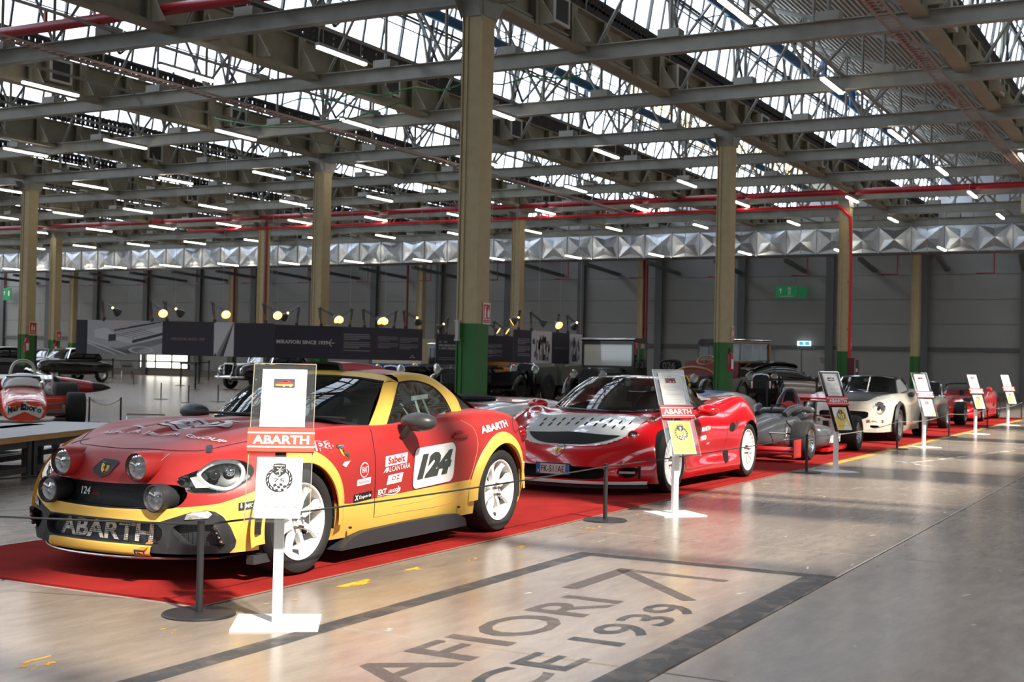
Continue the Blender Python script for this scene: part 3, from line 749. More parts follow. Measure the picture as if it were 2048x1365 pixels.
# ---------------------------------------------------------------- car building helpers
def cr(p0, p1, p2, p3, t):
    return (p1*2+(p2-p0)*t+(p0*2-p1*5+p2*4-p3)*t*t+(p1*3-p0-p2*3+p3)*t*t*t)*.5
def mir(p): return V((p.x, -p.y, p.z))
def curve(pts, n=6, closed=False):
    P = [V(p) for p in pts]; k = len(P); out = []
    for i in range(k if closed else k-1):
        a = P[i-1] if closed or i else P[0]*2-P[1]
        d = P[(i+2) % k] if closed or i+2 < k else P[-1]*2-P[-2]
        for j in range(n): out.append(cr(a, P[i], P[(i+1) % k], d, j/n))
    if not closed: out.append(P[-1])
    return out
class Shell(B):
    """a car skin lofted from columns (nose to tail) of control points (sill to centre line), mirrored left to right"""
    def __init__(s, cols, nu=8, nv=6, sym=(1, 1), close_c=True):
        super().__init__()
        P = [[V(p) for p in c] for c in cols]; m, n = len(P), len(P[0])
        def ext(line, s0, s1):
            a = mir(line[1]) if s0 else line[0]*2-line[1]; z = mir(line[-2]) if s1 else line[-1]*2-line[-2]
            return [a]+line+[z]
        Q = []
        for c in P:
            e = ext(c, 0, close_c); r = []
            for j in range(n-1):
                for k in range(nv): r.append(cr(e[j], e[j+1], e[j+2], e[j+3], k/nv))
            r.append(c[-1]); Q.append(r)
        R = []; cols_ = list(zip(*Q))
        for line in cols_:
            line = list(line); e = ext(line, *sym); r = []
            for i in range(m-1):
                for k in range(nu): r.append(cr(e[i], e[i+1], e[i+2], e[i+3], k/nu))
            r.append(line[-1]); R.append(r)
        key = {}
        def idx(p):
            kk = (round(p.x, 4), round(p.y, 4), round(p.z, 4))
            if kk not in key: key[kk] = len(s.v); s.v.append(p)
            return key[kk]
        for side in (1, -1):
            T = (lambda p: p) if side == 1 else mir
            for j in range(len(R)-1):
                for i in range(len(R[0])-1):
                    q = [idx(T(R[j][i])), idx(T(R[j][i+1])), idx(T(R[j+1][i+1])), idx(T(R[j+1][i]))]
                    if side == -1: q.reverse()
                    q = [a for k, a in enumerate(q) if a != q[k-1]]
                    if len(q) > 2: s.f.append(tuple(q)); s.mi.append(0)
    def _split(s, reg):
        ins = [reg.inside(p) for p in s.v]; mixed = set()
        for f in s.f:
            k = sum(ins[i] for i in f)
            if 0 < k < len(f): mixed.update(i for i in f if ins[i])
        for i in mixed: s.v[i] = reg.snap(s.v[i])
        return [all(ins[i] for i in f) for f in s.f]
    def paint(s, reg, mi):
        fl = s._split(reg); s.mi = [mi if a else k for a, k in zip(fl, s.mi)]; return s
    def cut(s, reg, rim=None, rim_mi=None):
        """remove the faces inside; returns them as a new B; rim: vector(s) to fold the edge inwards"""
        fl = s._split(reg); out = B(); mp = {}
        for f, a in zip(s.f, fl):
            if a:
                g = []
                for i in f:
                    if i not in mp: mp[i] = len(out.v); out.v.append(s.v[i].copy())
                    g.append(mp[i])
                out.f.append(tuple(g)); out.mi.append(0)
        keep = [(f, k) for f, a, k in zip(s.f, fl, s.mi) if not a]; rem = [f for f, a in zip(s.f, fl) if a]
        s.f = [f for f, _ in keep]; s.mi = [k for _, k in keep]
        if rim is not None:
            ed = set()
            for f in s.f:
                for i in range(len(f)): ed.add((f[i], f[(i+1) % len(f)]))
            new = {}
            def nv_(i):
                if i not in new: new[i] = len(s.v); s.v.append(s.v[i]+(rim(s.v[i]) if callable(rim) else V(rim)))
                return new[i]
            for f in rem:
                for i in range(len(f)):
                    a, c = f[i], f[(i+1) % len(f)]
                    if (c, a) in ed: s.f.append((c, a, nv_(a), nv_(c))); s.mi.append(s.cur if rim_mi is None else rim_mi)
        return out
class Circ:
    def __init__(s, cx, cz, r, ymin=.5, zmin=-1): s.c = (cx, cz, r, ymin, zmin)
    def inside(s, p): cx, cz, r, ym, zm = s.c; return abs(p.y) > ym and (p.x-cx)**2+(p.z-cz)**2 < r*r and p.z > zm
    def snap(s, p):
        cx, cz, r = s.c[:3]; d = V((p.x-cx, 0, p.z-cz)); d = d.normalized()*r; return V((cx+d.x, p.y, cz+d.z))
class Poly:
    """closed outline drawn in the plane (a, z) with a = direction a; cond limits where it applies"""
    def __init__(s, pts, a=(0, 1, 0), b=(0, 0, 1), cond=None, smooth=0, mirror=False):
        if smooth: pts = [(p.x, p.y) for p in curve([V((x, y, 0)) for x, y in pts], smooth, True)]
        s.p = pts; s.a = V(a).normalized(); s.b = V(b); s.cond = cond; s.mirror = mirror
    def _uv(s, p): return p.dot(s.a), p.dot(s.b)
    def inside(s, p):
        if s.mirror and p.y > 0: p = mir(p)
        if s.cond and not s.cond(p): return False
        x, y = s._uv(p); c = False; P = s.p; j = len(P)-1
        for i in range(len(P)):
            if (P[i][1] > y) != (P[j][1] > y) and x < (P[j][0]-P[i][0])*(y-P[i][1])/(P[j][1]-P[i][1])+P[i][0]: c = not c
            j = i
        return c
    def snap(s, p):
        fl = s.mirror and p.y > 0
        if fl: p = mir(p)
        x, y = s._uv(p); best = None; P = s.p
        for i in range(len(P)):
            ax, ay = P[i-1]; bx, by = P[i]; dx, dy = bx-ax, by-ay; L = dx*dx+dy*dy
            t = 0 if L == 0 else max(0, min(1, ((x-ax)*dx+(y-ay)*dy)/L)); qx, qy = ax+dx*t, ay+dy*t; d = (qx-x)**2+(qy-y)**2
            if best is None or d < best[0]: best = (d, qx, qy)
        q = p+s.a*(best[1]-x)+s.b*(best[2]-y)
        return mir(q) if fl else q

def wheel(parent, name_loc, R=.31, wd=.21, rimR=.225, style='oz', rimm=None, side=-1, tread=True, tyre_m=None, hub=None, rough=0, lip=.012):
    """wheel with its outer face towards -y (side=-1) or +y; parts: wheel (tyre) > rim, brake_disc, wheel_nut"""
    key = ('wheel', R, wd, rimR, style, rimm.name if rimm else '')
    rimm = rimm or MATS['white paint']
    if key not in MESHES:
        h = wd/2; b = B(); s = R-rimR
        prof = [(rimR-.004, h*.6), (rimR, h*.86), (rimR+s*.15, h*.97), (rimR+s*.5, h*1.04), (rimR+s*.8, h*.98), (R-.012, h*.88), (R-.003, h*.74)]
        tr = [(R-.003, h*.74)]
        if tread:
            for g in (.45, .12, -.12, -.45): tr += [(R, h*(g+.035)), (R-.007, h*(g+.03)), (R-.007, h*(g-.03)), (R, h*(g-.035))]
        prof = prof+tr[1:]+[(r, -t) for r, t in prof[::-1]]
        b.lathe(prof, (0, 0, 0), (0, -1, 0), 48)
        tm = b.mesh('wheel', tyre_m or tyre, 40)
        b = B(); f = h*.80
        # barrel and lip
        b.lathe([(rimR*1.0, h*.93), (rimR*.985, h*.95), (rimR*.95, h*.9), (rimR*.93, h*.6), (rimR*.90, -h*.7)], (0, 0, 0), (0, -1, 0), 48)
        if style in ('oz', 'multi', 'ten'):
            n = {'oz': 8, 'multi': 10, 'ten': 10}[style]
            hr = rimR*.30
            b.lathe([(0, f*.55), (hr*.5, f*.55), (hr*.52, f*.8), (hr, f*.82), (hr*1.12, f*.6), (hr*1.12, f*.2)], (0, 0, 0), (0, -1, 0), 32)
            for i in range(n):
                def spoke(a0, a1, w0, w1):
                    p = []
                    for r, a, wv, ff in ((hr*.9, a0, w0, f*.80), (rimR*.62, (a0+a1)/2, (w0+w1)*.46, f*.84), (rimR*.955, a1, w1, f*1.04)):
                        c = V((cos(a)*r, 0, sin(a)*r)); tdir = V((-sin(a), 0, cos(a)))
                        p.append((c, tdir, wv, ff))
                    rows = []
                    for c, tdir, wv, ff in p:
                        rows.append([c-tdir*wv+V((0, -ff+.035, 0)), c-tdir*wv*.8+V((0, -ff, 0)), c+tdir*wv*.8+V((0, -ff, 0)), c+tdir*wv+V((0, -ff+.035, 0))])
                    b.grid(rows)
                a = 2*pi*(i+.5)/n
                if style == 'oz':
                    spoke(a, a, .021*R/.31, .014*R/.31)
                    d = .19
                    # fork towards the rim
                    for sg in (-1, 1):
                        rows = []
                        for r, aa, wv, ff in ((rimR*.52, a, .013, f*.82), (rimR*.78, a+sg*d*.35, .010, f*.9), (rimR*.96, a+sg*d*.85, .011, f*1.05)):
                            c = V((cos(aa)*r, 0, sin(aa)*r)); td = V((-sin(aa), 0, cos(aa)))
                            rows.append([c-td*wv+V((0, -ff+.03, 0)), c-td*wv*.8+V((0, -ff, 0)), c+td*wv*.8+V((0, -ff, 0)), c+td*wv+V((0, -ff+.03, 0))])
                        b.grid(rows)
                else:
                    for sg in (-1, 1): spoke(a+sg*.05, a+sg*.19, .016, .014)
        elif style == 'disc':
            b.lathe([(0, f*.7), (rimR*.2, f*.72), (rimR*.3, f*.5), (rimR*.7, f*.45), (rimR*.92, f*.75)], (0, 0, 0), (0, -1, 0), 32)
        elif style == 'dish':
            b.lathe([(0, f*.3), (rimR*.25, f*.3), (rimR*.45, f*.1), (rimR*.75, f*.05), (rimR*.93, f*.5)], (0, 0, 0), (0, -1, 0), 32)
        elif style == 'spoke':
            b.lathe([(0, f*1.2), (rimR*.16, f*1.2), (rimR*.2, f*.6), (rimR*.2, -f)], (0, 0, 0), (0, -1, 0), 20)
            for i in range(10):
                a = 2*pi*i/10; b.bar((cos(a)*rimR*.15, 0, sin(a)*rimR*.15), (cos(a)*rimR*.95, 0, sin(a)*rimR*.95), .03, .05, V((0, 1, 0)))
        rm = b.mesh('rim', rimm, 35)
        b = B(); b.lathe([(.03, h*.1), (rimR*.66, h*.1), (rimR*.66, -h*.2), (.03, -h*.2)], (0, 0, 0), (0, -1, 0), 32); b.disc((0, h*.75, 0), (0, 1, 0), rimR*.93, 24)
        dm = b.mesh('brake_disc', M('brake disc steel', (96, 94, 90), .35, .9))
        b = B(); b.lathe([(rimR*.45, h*.35), (rimR*.72, h*.35), (rimR*.72, -h*.1), (rimR*.45, -h*.1), (rimR*.45, h*.35)], (0, 0, 0), (0, -1, 0), 8, radians(140), radians(215)); cm = b.mesh('brake_caliper', M('black caliper', (26, 26, 28), .35))
        b = B()
        b.cyl((0, -f*.78, 0), (0, -f*.78-.03, 0), .012, .008, 6); nm = b.mesh('wheel_nut', M('bronze wheel nut', (120, 100, 84), .3, .9))
        MESHES[key] = (tm, rm, dm, nm, cm)
    tm, rm, dm, nm, cm = MESHES[key]
    o = link('wheel', tm, parent, name_loc, (0, 0, 0 if side == -1 else pi)); link('rim', rm, o)
    if style in ('oz', 'ten', 'multi'):
        link('brake_disc', dm, o); link('brake_caliper', cm, o)
        for k in range(5):
            a = 2*pi*k/5+.3; link('wheel_nut', nm, o, (cos(a)*rimR*.19, 0, sin(a)*rimR*.19))
    return o
MESHES = {}

def well(t, cx, cz, R, s, y, depth=.45):
    """dark arched liner above a wheel, open towards the ground"""
    b = B(); rows = []
    for k in range(21):
        a = radians(-12+204*k/20); rows.append([V((cx+cos(a)*R, s*y, cz+sin(a)*R)), V((cx+cos(a)*R, s*(y-depth), cz+sin(a)*R)), V((cx, s*(y-depth), cz-.08))])
    b.grid(rows); return b.obj('wheel_well', dark, t, 60)
# ---------------------------------------------------------------- red and yellow rally roadster (nearest car)
def two_tone(name, base, low, curve_pts, x0, x1, z1, rough=.42, coat=0., flake=0.):
    """body paint that changes colour below a line z = curve(x) in the car's own space"""
    mt = M(name, base, rough, coat=coat); nt = mt.node_tree; L = nt.links.new; b = nt.nodes['Principled BSDF']
    tc = nt.nodes.new('ShaderNodeTexCoord'); sp = nt.nodes.new('ShaderNodeSeparateXYZ'); L(tc.outputs['Object'], sp.inputs[0])
    mr = nt.nodes.new('ShaderNodeMapRange'); mr.inputs[1].default_value = x0; mr.inputs[2].default_value = x1; L(sp.outputs[0], mr.inputs[0])
    fc = nt.nodes.new('ShaderNodeFloatCurve'); c = fc.mapping.curves[0]
    pts = [((x-x0)/(x1-x0), z/z1) for x, z in curve_pts]
    while len(c.points) < len(pts): c.points.new(.5, .5)
    for p, (x, z) in zip(c.points, pts): p.location = (x, z); p.handle_type = 'VECTOR'
    fc.mapping.update(); L(mr.outputs[0], fc.inputs['Value'])
    ml = nt.nodes.new('ShaderNodeMath'); ml.operation = 'MULTIPLY'; ml.inputs[1].default_value = z1; L(fc.outputs[0], ml.inputs[0])
    lt = nt.nodes.new('ShaderNodeMath'); lt.operation = 'LESS_THAN'; L(sp.outputs[2], lt.inputs[0]); L(ml.outputs[0], lt.inputs[1])
    mx = nt.nodes.new('ShaderNodeMix'); mx.data_type = 'RGBA'; mx.inputs[6].default_value = lin(base)+(1,); mx.inputs[7].default_value = lin(low)+(1,)
    L(lt.outputs[0], mx.inputs[0]); L(mx.outputs[2], b.inputs['Base Color']); return mt

RX, RY_, RB = 6.01, 5.43, 2.36
rally = thing('rally_car', 'matt red and yellow rally roadster with number 124 on its door', 'car', (RX, RY_, .0095))
RC = [
 [(-.735,0,.165),(-.722,0,.25),(-.700,0,.40),(-.672,0,.54),(-.655,0,.61),(-.605,0,.690),(-.52,0,.722),(-.45,0,.738),(-.38,0,.750)],
 [(-.715,.30,.165),(-.704,.30,.25),(-.685,.30,.40),(-.655,.30,.54),(-.635,.30,.61),(-.585,.285,.690),(-.42,.2,.742),(-.3,.1,.762),(-.2,0,.775)],
 [(-.63,.56,.165),(-.628,.57,.26),(-.61,.575,.40),(-.575,.57,.54),(-.53,.555,.62),(-.43,.505,.708),(-.2,.38,.768),(-.05,.2,.79),(.05,0,.80)],
 [(-.47,.735,.17),(-.475,.755,.28),(-.455,.77,.40),(-.415,.765,.53),(-.345,.735,.63),(-.2,.655,.745),(.05,.5,.785),(.15,.27,.81),(.25,0,.82)],
 [(-.3,.835,.18),(-.295,.85,.28),(-.275,.865,.40),(-.24,.855,.53),(-.17,.82,.64),(-.02,.72,.780),(.2,.53,.80),(.35,.3,.812),(.45,0,.818)],
 [(.0,.865,.18),(.0,.875,.28),(.0,.88,.40),(.02,.875,.55),(.05,.85,.67),(.15,.745,.812),(.4,.56,.805),(.55,.3,.82),(.62,0,.826)],
 [(.45,.79,.15),(.45,.83,.28),(.45,.85,.40),(.46,.865,.55),(.48,.85,.68),(.55,.765,.822),(.68,.65,.812),(.72,.32,.826),(.75,0,.832)],
 [(1.0,.79,.15),(1.0,.82,.27),(1.0,.84,.40),(1.0,.86,.55),(1.0,.855,.68),(1.0,.795,.815),(1.05,.68,.82),(1.1,.35,.825),(1.1,0,.825)],
 [(1.75,.79,.15),(1.75,.83,.27),(1.75,.85,.40),(1.75,.87,.55),(1.75,.875,.69),(1.75,.815,.845),(1.75,.70,.872),(1.75,.35,.88),(1.75,0,.885)],
 [(2.36,.865,.18),(2.36,.88,.28),(2.36,.885,.40),(2.36,.89,.55),(2.36,.88,.70),(2.34,.80,.868),(2.3,.6,.895),(2.3,.3,.905),(2.3,0,.91)],
 [(2.76,.81,.2),(2.76,.825,.30),(2.76,.83,.40),(2.76,.835,.55),(2.74,.815,.70),(2.70,.735,.845),(2.6,.5,.88),(2.6,.27,.89),(2.6,0,.895)],
 [(2.98,.60,.22),(3.02,.63,.30),(3.04,.64,.42),(3.05,.65,.56),(3.02,.63,.70),(2.94,.56,.82),(2.85,.4,.86),(2.83,.2,.87),(2.82,0,.875)],
 [(3.1,0,.24),(3.15,0,.30),(3.17,0,.42),(3.17,0,.56),(3.15,0,.70),(3.05,0,.82),(2.98,0,.85),(2.94,0,.857),(2.9,0,.86)]]
body = Shell(RC, 16, 11)
paintR = two_tone('matt red and yellow paint', (170, 44, 42), (232, 190, 88), [(-.8, .40), (-.66, .41), (-.52, .44), (-.34, .515), (.35, .375), (.497, .362), (1.98, .412), (2.76, .44), (3.2, .44)], -.8, 3.2, 1.0)
redR = M('matt red paint', (170, 44, 42), .42); yelR = M('matt yellow paint', (232, 190, 88), .42)
plast = M('grey black bumper plastic', (44, 45, 48), .55); graph = M('graphite satin', (58, 58, 60), .38)
sm = lambda a, c, x: (lambda t: t*t*(3-2*t))(max(0, min(1, (x-a)/(c-a))))
for p in body.v:   # raised channels of the bonnet
    if -.5 < p.x < .95 and p.z > .66:
        y = abs(p.y); g_ = sm(.05, .09, y)*(1-sm(.22, .27, y))*.8+sm(.31, .35, y)*(1-sm(.44, .56, y))*.5
        p.z += .032*g_*sm(-.36, -.12, p.x)*(1-sm(.6, .9, p.x))
def extract_offset(b, off):
    c = B(); c.v = [p+off(p) for p in b.v]; c.f = b.f[:]; c.mi = b.mi[:]; return c
gr_pts = [(-.545, .47), (-.52, .525), (-.40, .535), (-.2, .528), (0, .524), (.2, .528), (.40, .535), (.52, .525), (.545, .47), (.50, .418), (.42, .402), (.25, .394), (0, .388), (-.25, .394), (-.42, .402), (-.50, .418)]
lg_pts = [(-.40, .322), (-.2, .324), (0, .325), (.2, .324), (.40, .322), (.44, .262), (.38, .212), (.2, .208), (0, .206), (-.2, .208), (-.38, .212), (-.44, .262)]
front = lambda p: p.x < -.25
A_F = V((.5, -.866, 0)).normalized()
fog = Poly([(V(p).dot(A_F), p[2]) for p in ((-.672, -.416, .335), (-.64, -.50, .365), (-.61, -.575, .392), (-.566, -.648, .404), (-.537, -.687, .398), (-.51, -.722, .37), (-.482, -.751, .313), (-.452, -.768, .238), (-.455, -.76, .20), (-.50, -.70, .12), (-.74, -.38, .12), (-.72, -.41, .24))], a=A_F, cond=lambda p: front(p) and p.y < -.3, mirror=True)
hl = Poly([(-.06, .0)], mirror=True)
A_H = V((.72, -.69, 0)).normalized()
def uvh(p): p = V(p); return (p.dot(A_H), p.z)
HEAD = [(-.609,-.473,.556),(-.596,-.486,.579),(-.53,-.558,.618),(-.461,-.584,.66),(-.407,-.625,.671),(-.356,-.676,.668),(-.33,-.713,.657),(-.316,-.753,.633),(-.327,-.776,.606),(-.364,-.78,.569),(-.399,-.767,.548),(-.461,-.733,.511),(-.516,-.681,.495),(-.568,-.61,.494),(-.594,-.561,.496),(-.607,-.509,.525)]
headp = Poly([uvh(p) for p in HEAD], a=A_H, cond=lambda p: p.x < -.1 and p.y < -.3, smooth=4, mirror=True)
for cx in (0, RB): body.cut(Circ(cx, .30, .352), rim=lambda p: V((0, -.07 if p.y > 0 else .07, 0)))
body.cur = 1; body.paint(fog, 1)
body.paint(Poly([(-.47, .332), (-.2, .334), (.2, .334), (.47, .332), (.47, .13), (-.47, .13)], cond=front), 1)
lowg = body.cut(Poly(lg_pts, cond=front, smooth=3), rim=(.10, 0, 0), rim_mi=1)
grl = body.cut(Poly(gr_pts, cond=front, smooth=3), rim=(.13, 0, 0), rim_mi=1)
fm = body.cut(Poly([(V(p).dot(A_F), p[2]) for p in ((-.655, -.49, .30), (-.639, -.534, .325), (-.551, -.68, .33), (-.52, -.712, .285), (-.495, -.722, .213), (-.585, -.634, .213), (-.624, -.575, .213), (-.649, -.523, .25))], a=A_F, cond=lambda p: front(p) and p.y < -.3, smooth=3, mirror=True), rim=(.07, 0, 0), rim_mi=1)
head = body.cut(headp, rim=lambda p: V((.05, .05 if p.y < 0 else -.05, 0)), rim_mi=1)
body.cut(Poly([(.98, -.60), (1.2, -.66), (1.8, -.66), (1.9, -.55), (1.93, 0), (1.9, .55), (1.8, .66), (1.2, .66), (.98, .60), (.9, .3), (.88, 0), (.9, -.3)], a=(1, 0, 0), b=(0, 1, 0), cond=lambda p: p.z > .74), rim=(0, 0, -.28), rim_mi=1)
bodyR = body.bvh()
body.obj('body', [paintR, plast], rally, 40)
# --- dark meshes of the openings
def meshmat(name, rgb, hole=(6, 6, 7), s=95., th=.42):
    if name in MATS: return MATS[name]
    mt = M(name, rgb, .5); nt = mt.node_tree; b = nt.nodes['Principled BSDF']; tc = nt.nodes.new('ShaderNodeTexCoord')
    v = nt.nodes.new('ShaderNodeTexVoronoi'); v.inputs['Scale'].default_value = s; v.inputs['Randomness'].default_value = 0.; nt.links.new(tc.outputs['Object'], v.inputs['Vector'])
    r = nt.nodes.new('ShaderNodeMath'); r.operation = 'LESS_THAN'; r.inputs[1].default_value = th; nt.links.new(v.outputs['Distance'], r.inputs[0])
    mx = nt.nodes.new('ShaderNodeMix'); mx.data_type = 'RGBA'; mx.inputs[6].default_value = lin(rgb)+(1,); mx.inputs[7].default_value = lin(hole)+(1,)
    nt.links.new(r.outputs[0], mx.inputs[0]); nt.links.new(mx.outputs[2], b.inputs['Base Color']); return mt
gmesh = meshmat('black grille mesh', (46, 46, 48)); wmesh = meshmat('white painted grille mesh', (206, 202, 192), (24, 24, 24), 95, .40)
extract_offset(grl, lambda p: V((.11, 0, 0))).obj('upper_grille', gmesh, rally, 40)
lowo = extract_offset(lowg, lambda p: V((.05, 0, 0))); lowo.obj('lower_grille', gmesh, rally, 40)
for s in (-1, 1):
    c_ = B(); c_.add(fm.v, [f for f in fm.f if fm.v[f[0]].y*s > 0]); extract_offset(c_, lambda p: V((.05, 0, 0))).obj('fog_grille', gmesh, rally, 40)
b = B(); b.text('ABARTH', (-.9, .0, .216), (0, -1, 0), (0, 0, 1), .098, .70, 'c', bold=.028); b.project(lowo.bvh(), (1, 0, 0), .003); b.obj('grille_lettering', wmesh, rally)
b = B(); b.text('124', (-.585, .235, .437), (0, -1, 0), (0, 0, 1), .045, .075, 'c', bold=.03, shear=.25); b.obj('grille_badge', whitem, rally)
b = B(); b.text('rally', (-.585, .155, .432), (0, -1, 0), (0, 0, 1), .026, .07, 'c', bold=.0, shear=.3); b.obj('grille_badge', redp, rally)
# --- lamps
lampglass = glass('lamp glass', (240, 244, 244), .01, .01); lamprefl = M('lamp reflector', (232, 232, 230), .35, .25)
def round_lamp(parent, c, r, d, ring, name='driving_lamp', tilt=(0, 0, 0), shell=None):
    """round lamp facing -x"""
    c = V(c); ax = V((-1, 0, 0))+V(tilt)
    b = B(); b.lathe([(r*1.08, -d), (r*1.12, -.02), (r*1.1, .012), (r, .016), (r*.93, .002)], c, ax, 28); o = b.obj(name, ring, parent, 40)
    b = B(); b.lathe([(r*.93, 0), (r*.8, -.02), (r*.5, -.045), (r*.2, -.06), (0, -.06)], c, ax, 28); b.obj('reflector', lamprefl, o, 40)
    b = B(); b.lathe([(r*.32, -.03), (r*.3, -.006), (.0, .0)], c, ax, 16); b.bar(c+V((-.002, -r*.9, 0)), c+V((-.002, r*.9, 0)), .006, r*.28); b.obj('bulb_shield', chrome, o, 40)
    b = B(); b.lathe([(0, .012), (r*.6, .009), (r*.93, .002)], c, ax, 28); b.obj('lens', lampglass, o, 40)
    return o
for s in (-1, 1):
    round_lamp(rally, (-.69, s*.405+.01, .462), .070, .11, plast)
for s in (-1, 1):   # upper lamps in red cone housings that run back into the bonnet
    c = V((-.715, s*.285+.01, .628)); r = .075
    rows = []
    for t in (0, .25, .5, .75, 1.0):
        cx = c.x+.02+.33*t; cy = c.y-.012*t; zz = c.z+.028*t; rr = r*(1.14-.55*t*t)
        rows.append([V((cx+(.10*t if sin(a) < 0 else 0)*-sin(a)*0, cy+rr*1.02*cos(a), zz+rr*sin(a)*(1-.25*t))) for a in [2*pi*k/24 for k in range(24)]])
    rows.insert(0, [V((c.x-.006, c.y+r*1.02*cos(a), c.z+r*1.02*sin(a))) for a in [2*pi*k/24 for k in range(24)]])
    b = B(); b.grid(rows, True); hs = b.obj('lamp_housing', redR, rally, 40)
    b = B(); b.lathe([(r*1.0, 0), (r*.92, -.012)], c, (-1, 0, 0), 28); b.obj('lamp_rim', blackmetal, hs)
    b = B(); b.lathe([(r*.92, -.012), (r*.8, -.03), (r*.5, -.06), (r*.2, -.075), (0, -.075)], c, (-1, 0, 0), 28); b.obj('reflector', lamprefl, hs, 40)
    b = B(); b.bar(c+V((.01, -r*.9, 0)), c+V((.01, r*.9, 0)), .006, .02); b.lathe([(r*.3, -.05), (r*.28, -.02), (0, -.012)], c, (-1, 0, 0), 14); b.obj('bulb_shield', chrome, hs, 40)
    b = B(); b.lathe([(0, .006), (r*.6, .003), (r*.95, -.008)], c, (-1, 0, 0), 28); b.obj('lens', lampglass, hs, 40)
    for k, (x, z) in enumerate(((-.545, .665), (-.625, .60))):
        b = B(); b.rect((x, c.y-r*.85-.02*(1-k), z), (.55, -.25, .8), (-.8, -.3, .5), .065, .024, .01); b.project(bodyR, (.9, .1, -.35), .012)
        b.obj('quick_clip', M('steel clip', (205, 205, 200), .3, .8), hs)
# --- headlights
for s in (-1, 1):
    T = (lambda p: V(p)) if s == -1 else (lambda p: mir(V(p)))
    pick = B(); mp = {}
    for f in head.f:
        if head.v[f[0]].y*s > 0:
            gidx = []
            for i in f:
                if i not in mp: mp[i] = len(pick.v); pick.v.append(head.v[i])
                gidx.append(mp[i])
            pick.f.append(tuple(gidx)); pick.mi.append(0)
    inn = V((.055, -s*.055, 0))
    ho = extract_offset(pick, lambda p: inn).obj('headlight', M('headlight black bezel', (26, 27, 29), .35), rally, 40)
    lens_b = extract_offset(pick, lambda p: -inn*.02); lens_b.obj('lens', lampglass, ho, 40)
    ring = [(-.55,-.573,.586),(-.501,-.583,.629),(-.445,-.614,.652),(-.394,-.657,.657),(-.366,-.70,.644),(-.372,-.737,.602),(-.412,-.745,.549),(-.468,-.722,.514),(-.512,-.676,.517),(-.543,-.623,.538)]
    b = B(); b.tube(curve([T(V(p)+V((.035, .03, 0))) for p in ring], 4, True), .0125, 8, True); b.obj('light_ring', M('daytime light ring', (232, 234, 234), .25, emit=.12), ho, 40)
    b = B(); b.ell(T((-.39, -.655, .60)), (.033, .033, .033), 16, 10); b.obj('projector', chrome, ho, 60)
    b = B(); b.ell(T((-.47, -.62, .585)), (.03, .03, .03), 12, 8); b.obj('inner_lamp', M('dark lens', (30, 32, 36), .1), ho, 60)
    b = B(); b.grid(curve2 if False else [[T((-.575, -.535, .575)), T((-.55, -.575, .585))], [T((-.565, -.57, .52)), T((-.515, -.62, .522))]]); b.obj('indicator_reflector', lamprefl, ho)
    # bumper corner pieces
    b = B(); q = [(-.555, .352), (-.565, .383), (-.60, .398), (-.66, .402), (-.68, .385), (-.665, .362), (-.60, .356)]
    b.add([(-.9, y*-s, z) for y, z in [(y, z) for y, z in q]], [tuple(range(7))]); b.project(bodyR, (1, 0, 0), .008); b.obj('bumper_indicator', M('clear indicator lens', (214, 208, 200), .15, .6, var=.3, scale=60), rally)
    b = B(); b.tube([T((-.56, -.695, .322)), T((-.545, -.712, .30)), T((-.53, -.722, .265)), T((-.515, -.725, .225))], .015, 8); o = b.obj('led_strip', graph, rally, 40)
    b = B()
    for t in (.12, .37, .62, .87):
        b.ell(T(V((-.562, -.70, .322)).lerp(V((-.525, -.73, .225)), t)), (.010, .010, .010), 10, 6)
    b.obj('led', M('led lens', (220, 222, 224), .1, .8), o, kind='stuff')
    b = B(); b.prism([T((-.40, -.852, .375)), T((-.345, -.858, .375)), T((-.36, -.853, .27)), T((-.40, -.848, .272))], (0, s*.012, 0)); b.obj('side_vent', gmesh, rally)
# --- lower yellow strip, splitter, tow strap
b = B(); rows = []
for z, o in ((.205, .0), (.20, .018), (.165, .024), (.148, .012), (.14, -.02)):
    rows.append([V((-.735-o+(abs(y)/.40)**2.2*.052, y, z)) for y in [-.385+.77*k/16 for k in range(17)]])
b.grid(rows); b.obj('lower_bumper_strip', yelR, rally, 50)
pl = []
for y in [-.66+1.32*k/24 for k in range(25)]: pl.append((-.765+abs(y/.66)**2.4*.30, y))
b = B(); b.prism([(x, y, .128) for x, y in pl]+[(-.2, .66, .128), (-.2, -.66, .128)], (0, 0, .010)); b.obj('splitter', graph, rally)
b = B(); b.tube([(x-.004, y, .137) for x, y in pl], .0065, 6); b.obj('splitter_edge', alu, rally)
b = B(); b.grid([[V((-.62, -.30, .225)), V((-.70, -.325, .20)), V((-.765, -.34, .185)), V((-.77, -.35, .16)), V((-.72, -.36, .15))], [V((-.60, -.335, .23)), V((-.69, -.37, .205)), V((-.755, -.385, .188)), V((-.76, -.395, .162)), V((-.71, -.40, .152))]])
tsr = b.obj('tow_strap', M('orange webbing', (226, 120, 38), .8), rally, 60)
b = B(); b.tube([(-.775, -.335, .185), (-.775, -.40, .185), (-.772, -.405, .158), (-.772, -.34, .158)], .006, 6, True); b.obj('buckle', blackmetal, tsr)
b = B(); b.box((-.25, -.80, .125), (.25, .05, .05)); b.obj('brake_duct', graph, rally)
